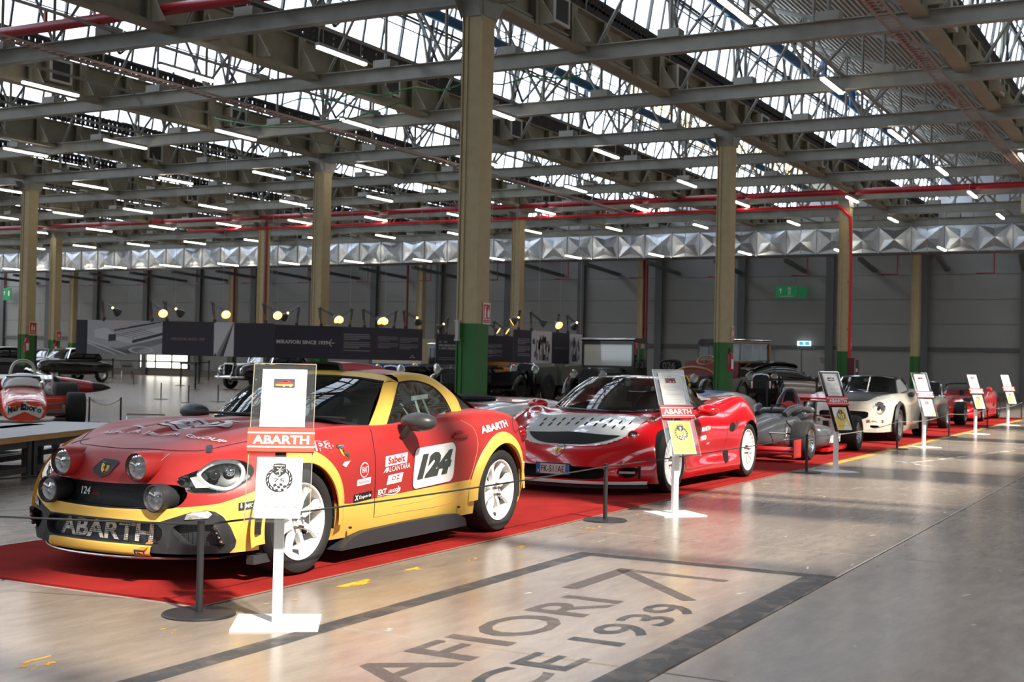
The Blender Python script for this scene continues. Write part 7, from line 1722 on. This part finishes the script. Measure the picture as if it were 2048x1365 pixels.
# ---------------------------------------------------------------- posts and belts in the hall
for x, y, lb in ((17.184, 17.909, 'barrier post right of the big slick tyre'), (17.6, 17.55, 'second barrier post beside the slick tyre'), (27.6, 26.0, 'low barrier post in the open floor, left of the other two'), (26.24, 23.75, 'low barrier post in the open floor, middle of the three'), (27.54, 23.87, 'low barrier post before the black saloon'), (40.96, 40.15, 'low barrier post before the white information board')):
    post(x, y, lb, rb=.2)
rope((17.184, 17.909, zt), (17.6, 17.55, zt), 'slack cord beside the slick tyre', .12)
beltm = M('black belt webbing', (22, 22, 24), .7)
TP = [(40.5, 37.1, 'tall belt post left of the daylit window end'), (36.4, 32.64, 'tall belt post nearest, before the window'), (44.3, 39.53, 'tall belt post behind, near the window'), (52.3, 46.0, 'tall belt post far back near the wall'), (50.0, 50.5, 'tall belt post beside the information board'), (45.5, 50.0, 'tall belt post behind the dark saloon'), (39.1, 19.9, 'tall belt post before the grey radiator car'), (55.0, 26.6, 'tall belt post right of the interior photo panel'), (36.0, 11.05, 'tall belt post before the coach-built limousine'), (36.5, 9.75, 'tall belt post beside the stand of the grey single-seater')]
for x, y, lb in TP:
    t = thing('belt_post', lb, 'barrier post', (x, y, 0)); b = B(); b.lathe([(0, 0), (.22, 0), (.22, .01), (.04, .03), (0, .03)], (0, 0, 0), (0, 0, 1), 20); b.obj('base', blackmetal, t, 30)
    b = B(); b.cyl((0, 0, .02), (0, 0, .98), .035, n=12); b.obj('pole', blackmetal, t, 40); b = B(); b.cyl((0, 0, .86), (0, 0, 1.0), .048, n=12); b.obj('belt_head', black, t, 40)
for a, c, lb in ((0, 1, 'black belt between the two posts before the daylit window'), (0, 2, 'black belt running back to the window'), (2, 3, 'black belt toward the far wall'), (4, 5, 'black belt behind the dark saloon'), (4, 2, 'black belt across the daylit window'), (6, 7, 'black belt right of the grey radiator car'), (8, 9, 'black belt before the coach-built limousine')):
    p, q = V(TP[a][:2]+(.92,)), V(TP[c][:2]+(.92,)); e = (q-p).normalized()*.05; b = B(); b.bar(p+e, q-e, .006, .055); tag(b.obj('barrier_belt', beltm), lb, 'belt')
b = B(); b.bar((39.0, 20.0, .9), (36.5, 24.8, .9), .006, .05); tag(b.obj('barrier_belt', beltm), 'black belt left of the grey radiator car', 'belt')
b = B(); b.box((0, 0, .95), (.10, .46, 1.9)); b.box((0, 0, .02), (.4, .6, .04)); tag(b.obj('display_totem', M('dark slate panel', (46, 46, 54), .6), None, loc=(32.6, 36.9, 0)), 'dark slate upright totem right of the leftmost column', 'totem')
t = thing('information_board', 'grey slanted information board on legs near the far wall', 'board', (50.5, 50.0, 0))
b = B(); b.box((0, 0, .65), (.04, .85, .70), Matrix.Rotation(-.4, 3, 'Y')); b.obj('board', M('pale board', (150, 150, 148), .5), t)
b = B(); b.box((-.06, 0, .80), (.01, .7, .12), Matrix.Rotation(-.4, 3, 'Y')); b.box((-.02, 0, .62), (.01, .7, .05), Matrix.Rotation(-.4, 3, 'Y')); b.obj('board_heading', blackp, t, kind='stuff')
for s in (-1, 1):
    b = B(); b.box((.02, s*.36, .2), (.05, .05, .4)); b.obj('leg', chrome, t)
t = thing('floor_sign', 'small dark red two-legged sign before the far wall', 'sign', (53, 54.4, 0)); b = B(); b.box((0, 0, .5), (.05, .75, .36)); b.obj('sign_board', M('dark red sign', (120, 30, 30), .5), t); b = B(); b.box((0, -.3, .16), (.05, .06, .33)); b.obj('leg', blackmetal, t); b = B(); b.box((0, .3, .16), (.05, .06, .33)); b.obj('leg', blackmetal, t)
# ---------------------------------------------------------------- vintage cars in the hall (noses towards -x in their own space)
carK = M('black coachwork', (14, 15, 18), .15, coat=.9); carB = M('midnight blue coachwork', (18, 24, 44), .15, coat=.9); carG = M('dark olive coachwork', (36, 36, 30), .3, coat=.4); brass = M('polished brass', (190, 150, 70), .25, 1)
dglass = M('dark car glass', (34, 40, 42), .05, coat=1.); cglass = glass('clear car glass', (214, 222, 220), .04); redw = M('maroon wheel paint', (104, 28, 32), .4); olive = M('grey green body', (96, 98, 88), .35, coat=.3)
def fender(t, pts, w, mat, y, name='fender'):
    c = curve([V((x, 0, z)) for x, z in pts], 5); rows = [[p+V((0, y-w/2, -.05)) for p in c], [p+V((0, y-w*.42, 0)) for p in c], [p+V((0, y, .03)) for p in c], [p+V((0, y+w*.42, 0)) for p in c], [p+V((0, y+w/2, -.05)) for p in c]]
    b = B(); b.grid(rows); return b.obj(name, mat, t, 60)
def big_lamp(t, c, r, mat=None):
    b = B(); b.lathe([(0, -r*.9), (r*.6, -r*.75), (r*.98, -r*.15), (r*1.05, 0), (r*.95, .02)], c, (-1, 0, 0), 18); o = b.obj('headlamp', mat or chrome, t, 50)
    b = B(); b.lathe([(r*.95, .0), (r*.5, -.04), (0, -.05)], c, (-1, 0, 0), 18); b.obj('reflector', lamprefl, o, 50); b = B(); b.lathe([(0, .04), (r*.6, .03), (r*.95, .01)], c, (-1, 0, 0), 18); b.obj('lens', cglass, o, 50); return o
def vintage(name, label, loc, rz=0., paint=None, wb=2.9, R=.40, tr=.66, hood=(.78, 1.05), cab='sedan', lamps=(.42, .98, .13), rad=(.62, .62), wheelm=None, wstyle='disc', fend=True, top=1.85, roof=None, wd=.16, shell=None, cabw=.72, wheels=True, lampm=None):
    t = thing(name, label, 'car', loc, rz); P_ = paint or carK; hz = hood[1]
    b = B(); b.box((wb/2-.05, 0, .50), (wb+.75, .9, .16)); b.obj('chassis', dark, t)
    # bonnet with rounded shoulders, radiator with grille
    def hs(x, w, z, lo): return [V((x, -w, lo)), V((x, -w, z-.16)), V((x, -w*.72, z-.03)), V((x, 0, z)), V((x, w*.72, z-.03)), V((x, w, z-.16)), V((x, w, lo))]
    b = B(); b.grid([hs(-.28, rad[0]/2, hz-.03, .52), hs(.3, rad[0]/2+.04, hz, .52), hs(.95, cabw*.82, hz+.02, .52)]); b.obj('bonnet', P_, t, 35)
    b = B(); b.prism(hs(-.34, rad[0]/2+.02, hz+.01, .46), (.08, 0, 0)); rd = b.obj('radiator_shell', shell or chrome, t)
    b = B(); b.prism([V((-.355, p.y*.82, .52+(p.z-.46)*.86)) for p in hs(0, rad[0]/2+.02, hz, .46)], (.02, 0, 0)); b.obj('radiator_core', M('radiator core', (20, 20, 20), .6), rd)
    b = B(); b.lathe([(0, .012), (.035, .008), (.04, 0)], (-.34, 0, hz-.04), (-1, 0, 0), 14); b.obj('radiator_badge', M('pale badge', (190, 194, 200), .3, .5), rd)
    if lamps:
        for s in (-1, 1): big_lamp(t, V((-.42, s*lamps[0], lamps[1])), lamps[2], lampm)
        b = B(); b.bar((-.36, -lamps[0], lamps[1]-lamps[2]), (-.36, lamps[0], lamps[1]-lamps[2]), .03, .03); b.obj('lamp_bar', blackmetal, t)
    if fend:
        for s in (-1, 1):
            fender(t, [(-.50, R*.95), (-.38, R*1.6), (-.05, R*2.12), (.35, R*1.75), (.72, R*1.05), (.95, .38)], .24, P_, s*tr); fender(t, [(wb-.62, .38), (wb-.45, R*1.5), (wb-.05, R*2.1), (wb+.35, R*1.7), (wb+.52, R)], .24, P_, s*tr)
            b = B(); b.box((wb/2+.15, s*tr, .37), (wb-1.25, .26, .04)); b.obj('running_board', blackmetal, t)
    if wheels:
        for x in (0, wb):
            for s in (-1, 1): wheel(t, (x, s*tr, R), R, wd, R*.66, wstyle, wheelm or blackmetal, side=s, tread=False)
        b = B(); b.cyl((0, -tr, R), (0, tr, R), .035, n=8); b.obj('front_axle', blackmetal, t)
    c0, c1 = .92, wb+.42; w = cabw; rf = roof or P_
    if cab in ('sedan', 'limo', 'cab'):
        e = c1 if cab != 'cab' else 1.9
        b = B(); b.prism([(c0, -w, .52), (e, -w, .52), (e+.06, -w, .9), (e+.02, -w, hz+.02), (c0, -w, hz)], (0, 2*w, 0)); b.obj('body', P_, t, 30)
        b = B(); b.prism([(c0+.06, -w-.02, top-.10), (c0-.10, -w-.02, top-.05), (c0+.1, -w-.02, top), (e-.2, -w-.02, top), (e+.04, -w-.02, top-.14), (e, -w-.02, top-.16)], (0, 2*w+.04, 0)); b.obj('roof', rf, t, 30)
        pil = [c0+.02, (c0+e)/2-.05, e-.04] if e-c0 < 2 else [c0+.02, c0+.85, c0+1.65, e-.04]
        for s in (-1, 1):
            for x in pil:
                b = B(); b.box((x, s*(w-.03), (hz+top-.12)/2), (.09, .06, top-.12-hz+.06)); b.obj('pillar', P_, t)
            for k in range(len(pil)-1):
                b = B(); b.rect(((pil[k]+pil[k+1])/2, s*(w-.03), (hz+top-.1)/2), (1, 0, 0), (0, 0, 1), pil[k+1]-pil[k]-.08, top-.1-hz); b.obj('side_window', cglass, t)
        b = B(); b.rect((c0, 0, (hz+top-.12)/2+.02), (0, 1, 0), (.0, 0, 1), 2*w-.12, top-.14-hz); b.obj('windscreen', cglass if cab != 'cab' else M('sky bright pane', (206, 216, 214), .06, coat=1.), t)
        b = B(); b.bar((c0, -w+.05, hz+.03), (c0, w-.05, hz+.03), .05, .06); b.bar((c0, -w+.05, top-.14), (c0, w-.05, top-.14), .06, .1)
        b.obj('windscreen_frame', P_, t, kind='stuff')
        b = B(); b.rect((e-.02, 0, (hz+top)/2), (0, 1, 0), (0, 0, 1), 2*w, top-.1-hz); b.obj('back_panel', P_, t)
        b = B(); b.box(((c0+e)/2+.3, 0, hz-.05), (e-c0-.7, 2*w-.2, .3)); b.obj('seats', M('dark seat', (40, 36, 34), .8), t)
    elif cab == 'open':
        b = B(); b.prism([(c0, -w, .52), (c1, -w, .52), (c1+.08, -w, .9), (c1, -w, hz-.05), (c0+.3, -w, hz-.12), (c0, -w, hz)], (0, 2*w, 0)); b.obj('body', P_, t, 30)
    return t
# saloons with rounded fifties bodies
def saloon(label, loc, rz=0., paint=None, s_=1., roofm=None):
    t = thing('saloon_car', label, 'car', loc, rz); P_ = paint or carK
    b = fuse([(-.72, .40, .42, .80, 3), (-.55, .52, .36, .95, 3), (0, .62, .32, 1.02, 3), (.8, .76, .30, 1.05, 3.2), (1.6, .80, .30, 1.05, 3.2), (2.4, .80, .30, 1.0, 3.2), (3.0, .74, .32, .92, 3), (3.45, .55, .38, .80, 3), (3.55, .4, .45, .7, 3)]); sb_ = b.bvh(); b.obj('body', P_, t, 50)
    b = fuse([(.75, .62, .95, 1.02, 3), (1.1, .64, .95, 1.36, 3), (1.4, .64, .95, 1.44, 3), (2.1, .64, .95, 1.45, 3), (2.5, .60, .95, 1.34, 3), (2.95, .5, .92, 1.02, 3)]); b.obj('glasshouse', dglass, t, 50)
    b = fuse([(1.06, .58, 1.35, 1.41, 3), (1.4, .665, 1.36, 1.475, 3), (2.1, .665, 1.36, 1.48, 3), (2.5, .62, 1.28, 1.40, 3), (2.95, .5, .98, 1.06, 3)]); b.obj('roof', roofm or P_, t, 50)
    for s in (-1, 1):
        b = fuse([(-.66, .12, .50, .80, 2.4, s*.60), (-.5, .17, .42, .92, 2.4, s*.62), (0, .19, .40, .98, 2.6, s*.63), (.6, .17, .40, .96, 2.6, s*.65), (1.4, .1, .45, .9, 2.6, s*.70)]); b.obj('front_wing', P_, t, 60)
        b = fuse([(2.0, .1, .45, .85, 2.6, s*.70), (2.5, .16, .38, .92, 2.6, s*.68), (2.9, .16, .40, .88, 2.6, s*.66), (3.4, .1, .48, .76, 2.6, s*.60)]); b.obj('rear_wing', P_, t, 60)
        big_lamp(t, V((-.66, s*.58, .72)), .10)
        for x, y in ((0, .70), (2.7, .72)): wheel(t, (x, s*y, .33), .33, .17, .21, 'dish', chrome, side=s, tread=False)
        for x, z0, z1, xo in ((1.0, 1.02, 1.40, -.16), (1.75, 1.02, 1.42, 0), (2.45, 1.02, 1.36, .06)):
            b = B(); b.bar((x+xo, s*.655, z0), (x, s*.648, z1), .05, .03); b.obj('pillar', P_ if x > 1.2 else chrome, t)
        b = B(); b.bar((.2, s*.80, .98), (2.4, s*.80, .97), .012, .02); b.obj('side_trim', chrome, t)
    b = B(); b.prism([(-.80, -.22, .50), (-.74, -.26, 1.0), (-.74, .26, 1.0), (-.80, .22, .50)], (.15, 0, 0)); gr = b.obj('radiator_grille', chrome, t)
    b = B()
    for k in range(7): b.box((-.80, -.15+.05*k, .74), (.03, .026, .42))
    b.obj('grille_gap', dark, gr, kind='stuff')
    b = B(); b.tube(curve([(-.70, -.80, .46), (-.88, -.5, .46), (-.92, 0, .46), (-.88, .5, .46), (-.70, .80, .46)], 4), .045, 8); bp = b.obj('bumper', chrome, t, 60)
    for s in (-1, 1):
        b = B(); b.box((-.93, s*.34, .50), (.06, .05, .2)); b.obj('overrider', chrome, bp)
    return t
saloon('black fifties saloon standing broadside left of the daylit window', (38.9, 43.4, 0)); saloon('black fifties saloon seen head-on behind the information stand of the rally car', (38.9, 32.5, 0), -.12)
saloon('dark blue saloon behind the leftmost column, half hidden by the race cars', (38.6, 47.5, 0), .1, carB); saloon('dark saloon behind the totem, left of the broadside saloon', (45.8, 52.2, 0), 0, carK)
saloon('dark saloon with a yellowish roof at the far left edge', (50.5, 60.5, 0), 0, carK, roofm=M('yellow ochre roof', (150, 130, 60), .4))
vintage('vintage_car', 'black vintage tourer with chrome lamps seen over the rally car roof', (34.0, 22.3, 0), 0, carK, cab='open', lamps=(.42, .95, .15), hood=(.8, 1.08), R=.38)
vintage('vintage_car', 'tall dark vintage limousine behind the text panels, left of the nearest column', (39.0, 24.1, 0), 0, carK, cab='sedan', lamps=(.45, 1.0, .14), top=1.9)
vintage('vintage_car', 'dark vintage car with big pale headlamps just left of the nearest column', (33.9, 20.1, 0), 0, carK, cab='open', lamps=(.40, .98, .13), shell=olive)
vintage('light_truck', 'small black truck with a greenish windscreen right of the nearest column', (40.3, 22.85, 0), 0, carK, cab='sedan', lamps=None, top=1.75, hood=(.78, 1.08), R=.38)
vintage('vintage_car', 'grey-shouldered vintage car with round headlamps and bare narrow wheels under the interior photo panel', (37.75, 19.56, 0), 0, olive, cab='open', lamps=(.40, 1.03, .14), fend=False, R=.45, wd=.13, rad=(.70, .6), hood=(.8, 1.27))
t = vintage('vintage_car', 'pale beige bodied vintage car standing behind the grey-shouldered car', (40.2, 19.3, 0), 0, M('beige coachwork', (160, 146, 124), .3), cab='sedan', lamps=None, top=1.7, R=.42)
t = vintage('delivery_van', 'orange van with red tail lamp behind the small black truck', (44.5, 22.4, 0), pi, M('orange van paint', (216, 122, 24), .4), cab='sedan', lamps=None, top=1.5, R=.35)
b = B(); b.ell((3.42, .62, 1.0), (.06, .12, .2), 10, 8); b.obj('tail_lamp', M('red tail lamp', (200, 20, 26), .2), t)
vintage('vintage_truck', 'dark weathered vintage lorry with a bright framed windscreen behind the glossy red sports car', (33.6, 15.35, 0), 0, carG, cab='cab', lamps=(.45, .95, .12), top=2.02, hood=(.9, 1.15), rad=(.62, .6), cabw=.82, shell=carG, R=.42)
t = vintage('veteran_car', 'open veteran car with buttoned red leather bench and wooden steering wheel', (33.3, 12.55, 0), 0, carG, cab='open', lamps=(.46, .92, .12), lampm=brass, hood=(.8, 1.0), wstyle='spoke', wheelm=M('pale wooden wheel', (170, 160, 140), .5), R=.42, shell=brass)
rl = M('buttoned red leather', (116, 30, 36), .45)
for x, y, zt_ in ((1.55, 0, 1.42), (2.7, .1, 1.38)):
    b = B(); n = 12; rows = []
    for k in range(9):
        z = .95+(zt_-.95)*k/8; rows.append([V((x+.25+.08*k/8-.035*abs(sin(j*pi/2*1.0+k*pi/2)), y-.66+1.32*j/n, z-.06*abs(j/n*2-1)**3*(k/8))) for j in range(n+1)])
    b.grid(rows); b.grid([rows[-1], [p+V((.12, 0, -.02)) for p in rows[-1]], [V((p.x+.14, p.y, .9)) for p in rows[-1]]]); b.box((x, y, .93), (.55, 1.3, .16)); b.obj('bench_seat', rl, t, 60)
b = B(); b.lathe([(.24+.022*cos(a), .022*sin(a)) for a in [2*pi*k/8 for k in range(9)]], (1.15, -.22, 1.42), (-.5, 0, .8), 24); b.bar((1.15, -.45, 1.42), (1.15, .0, 1.42), .02, .03); sw = b.obj('steering_wheel', M('varnished wood rim', (156, 104, 44), .3), t, 60)
b = B(); b.tube([(1.15, -.22, 1.42), (.8, -.22, .9)], .025, 6); b.obj('steering_column', blackmetal, sw)
b = B(); b.tube(curve([(.7, -.75, .95), (.75, -.4, 1.16), (.75, .2, 1.2), (.7, .65, 1.0)], 4), .04, 8); b.obj('scuttle_rim', M('varnished wood rim'), t, 60)
vb = thing('bonnet_bag', 'dark canvas bag marked 026 hung beside the veteran car bench', 'bag', (36.2, 14.05, 1.05)); b = fuse([(-.12, .3, .02, .36, 3), (0, .34, 0, .40, 3), (.12, .3, .02, .36, 3)]); b.obj('bag_body', M('dark canvas', (34, 34, 34), .9), vb, 60)
b = B(); b.text('026', (-.16, 0, .1), (0, -1, 0), (0, 0, 1), .2, .4, 'c', bold=.02); b.obj('bag_number', M('grey stencil', (130, 126, 120), .8), vb)
b = B(); b.box((0, 0, -.52), (.2, .2, 1.06)); b.obj('bag_stand', blackmetal, vb)
# coach-built limousine with wooden windscreen frame
t = vintage('coach_limousine', 'tall black coach-built limousine with a wooden windscreen frame and maroon wheels', (40.5, 12.75, 0), radians(38), carB, wb=3.3, R=.46, cab='limo', lamps=(.42, .95, .12), lampm=brass, hood=(.8, 1.05), top=2.18, wstyle='spoke', wheelm=redw, cabw=.78, wd=.13)
wood = M('varnished oak frame', (150, 92, 40), .4); b = B()
x = .86
for z in (1.08, 1.42, 2.04): b.bar((x, -.72, z), (x, .72, z), .05, .06)
for y in (-.72, .72): b.bar((x, y, 1.05), (x, y, 2.07), .05, .06)
b.obj('wooden_frame', wood, t, kind='stuff')
b = B(); b.lathe([(.2+.015*cos(a), .015*sin(a)) for a in [2*pi*k/6 for k in range(7)]], (1.25, -.3, 1.3), (-.5, 0, .8), 18); b.obj('steering_wheel', blackmetal, t, 60)
b = B(); b.lathe([(.02, -.3), (.05, -.1), (.10, .02), (.09, .03), (0, -.02)], (.3, -.45, 1.12), (-1, -.3, 0), 14); b.obj('brass_horn', M('dark brass', (110, 84, 50), .3, .9), t, 60)
# modern hatchback, black over beige
mh = thing('hatchback_car', 'modern two-tone beige and black car behind the coach-built limousine', 'car', (43.3, 11.95, 0), radians(150)); bei = M('metallic beige paint', (170, 156, 138), .25, .3, coat=.8)
b = fuse([(-.85, .55, .28, .62, 3), (-.6, .76, .2, .74, 3.2), (0, .86, .18, .86, 3.4), (.8, .88, .18, .94, 3.6), (2.0, .88, .18, .98, 3.6), (2.9, .84, .22, .98, 3.4), (3.3, .7, .3, .9, 3)]); b.obj('body', bei, mh, 50)
b = fuse([(.35, .70, .86, .92, 3), (.8, .74, .86, 1.16, 3), (1.3, .74, .86, 1.40, 3), (2.2, .74, .86, 1.42, 3), (2.9, .66, .86, 1.18, 3), (3.2, .6, .86, .95, 3)]); b.obj('glasshouse', dglass, mh, 50)
b = fuse([(.95, .62, 1.24, 1.28, 3), (1.3, .75, 1.34, 1.44, 3), (2.2, .75, 1.36, 1.46, 3), (2.9, .68, 1.16, 1.24, 3)]); b.obj('roof', glossK, mh, 50)
for x in (0, 2.6):
    for s in (-1, 1):
        wheel(mh, (x, s*.78, .33), .33, .2, .24, 'ten', alu, side=s, tread=False); b = B(); b.disc((x, s*.885, .34), (0, s, 0), .38, 24); b.obj('wheel_arch', black, mh)
for s in (-1, 1):
    b = B(); b.ell((.75, s*.92, .96), (.08, .1, .06), 10, 6); b.obj('door_mirror', glossK, mh, 60); b = B(); b.ell((-.66, s*.62, .66), (.1, .16, .06), 12, 6); b.obj('headlamp', lamprefl, mh, 60)
# low prototypes behind the carpet
def proto(label, loc, base, tops, rz=0.):
    t = thing('prototype_racer', label, 'race car', loc, rz)
    b = fuse([(-.95, .6, .12, .28, 3), (-.7, .82, .1, .42, 3.4), (0, .92, .1, .62, 3.6), (.7, .92, .1, .66, 3.6), (1.6, .92, .1, .72, 3.6), (2.6, .92, .1, .74, 3.6), (3.2, .86, .14, .70, 3.2)]); bv = b.bvh(); b.obj('body', base, t, 50)
    for x0, x1, y0, y1, mt in tops:
        b = B(); b.rect(((x0+x1)/2, (y0+y1)/2, 2), (1, 0, 0), (0, 1, 0), x1-x0, y1-y0, 0, sub=5); b.project(bv, (0, 0, -1), .008); b.obj('paint_stripe', mt, t)
        if y0 < -.75:
            b = B(); b.rect(((x0+x1)/2, -3, .48), (1, 0, 0), (0, 0, 1), x1-x0, .22, 0, sub=5); b.project(bv, (0, 1, 0), .008); b.obj('paint_stripe', mt, t)
    b = B(); b.ell((1.5, 0, .74), (.4, .34, .06), 16, 6); b.obj('cockpit_opening', dark, t)
    for x in (0, 2.4):
        for s in (-1, 1): wheel(t, (x, s*.80, .29), .29, .24, .19, 'disc', alu, side=s, tread=False)
    return t
wp = M('white prototype paint', (214, 212, 206), .3, coat=.6); dr = M('crimson prototype paint', (168, 16, 36), .3, coat=.6)
proto('low white and crimson striped race car between the rally car and the glossy red car', (14.2, 9.05, 0), wp, [(-.5, .1, -.5, .5, dr), (.5, 1.0, -.9, .9, dr), (1.5, 2.1, -.9, .4, dr), (2.4, 3.0, -.9, .9, dr)])
proto('low blue and white race car peeping over the red sports car tail', (23.6, 9.35, 0), wp, [(.3, 1.3, -.9, .9, M('mid blue paint', (40, 96, 190), .3)), (1.7, 2.6, -.9, .9, M('mid blue paint'))])
# cream and blue coach far behind the text panels
bt_ = thing('motor_coach', 'cream and blue coach far behind the text panels', 'coach', (44.0, 28.4, 0), pi/2*0)
b = B(); b.box((3, 0, 1.15), (7.5, 2.3, 1.9)); b.obj('body', M('cream coach paint', (206, 196, 166), .4), bt_); b = B(); b.box((3, 0, .85), (7.54, 2.34, .5)); b.obj('blue_band', M('coach blue', (30, 80, 150), .4), bt_)
b = B(); b.rect((-.78, 0, 1.65), (0, 1, 0), (0, 0, 1), 2.0, .7); b.obj('windscreen', dglass, bt_)
for x in (.3, 5.5):
    for s in (-1, 1): wheel(bt_, (x, s*1.02, .42), .42, .25, .25, 'dish', alu, side=s, tread=False)
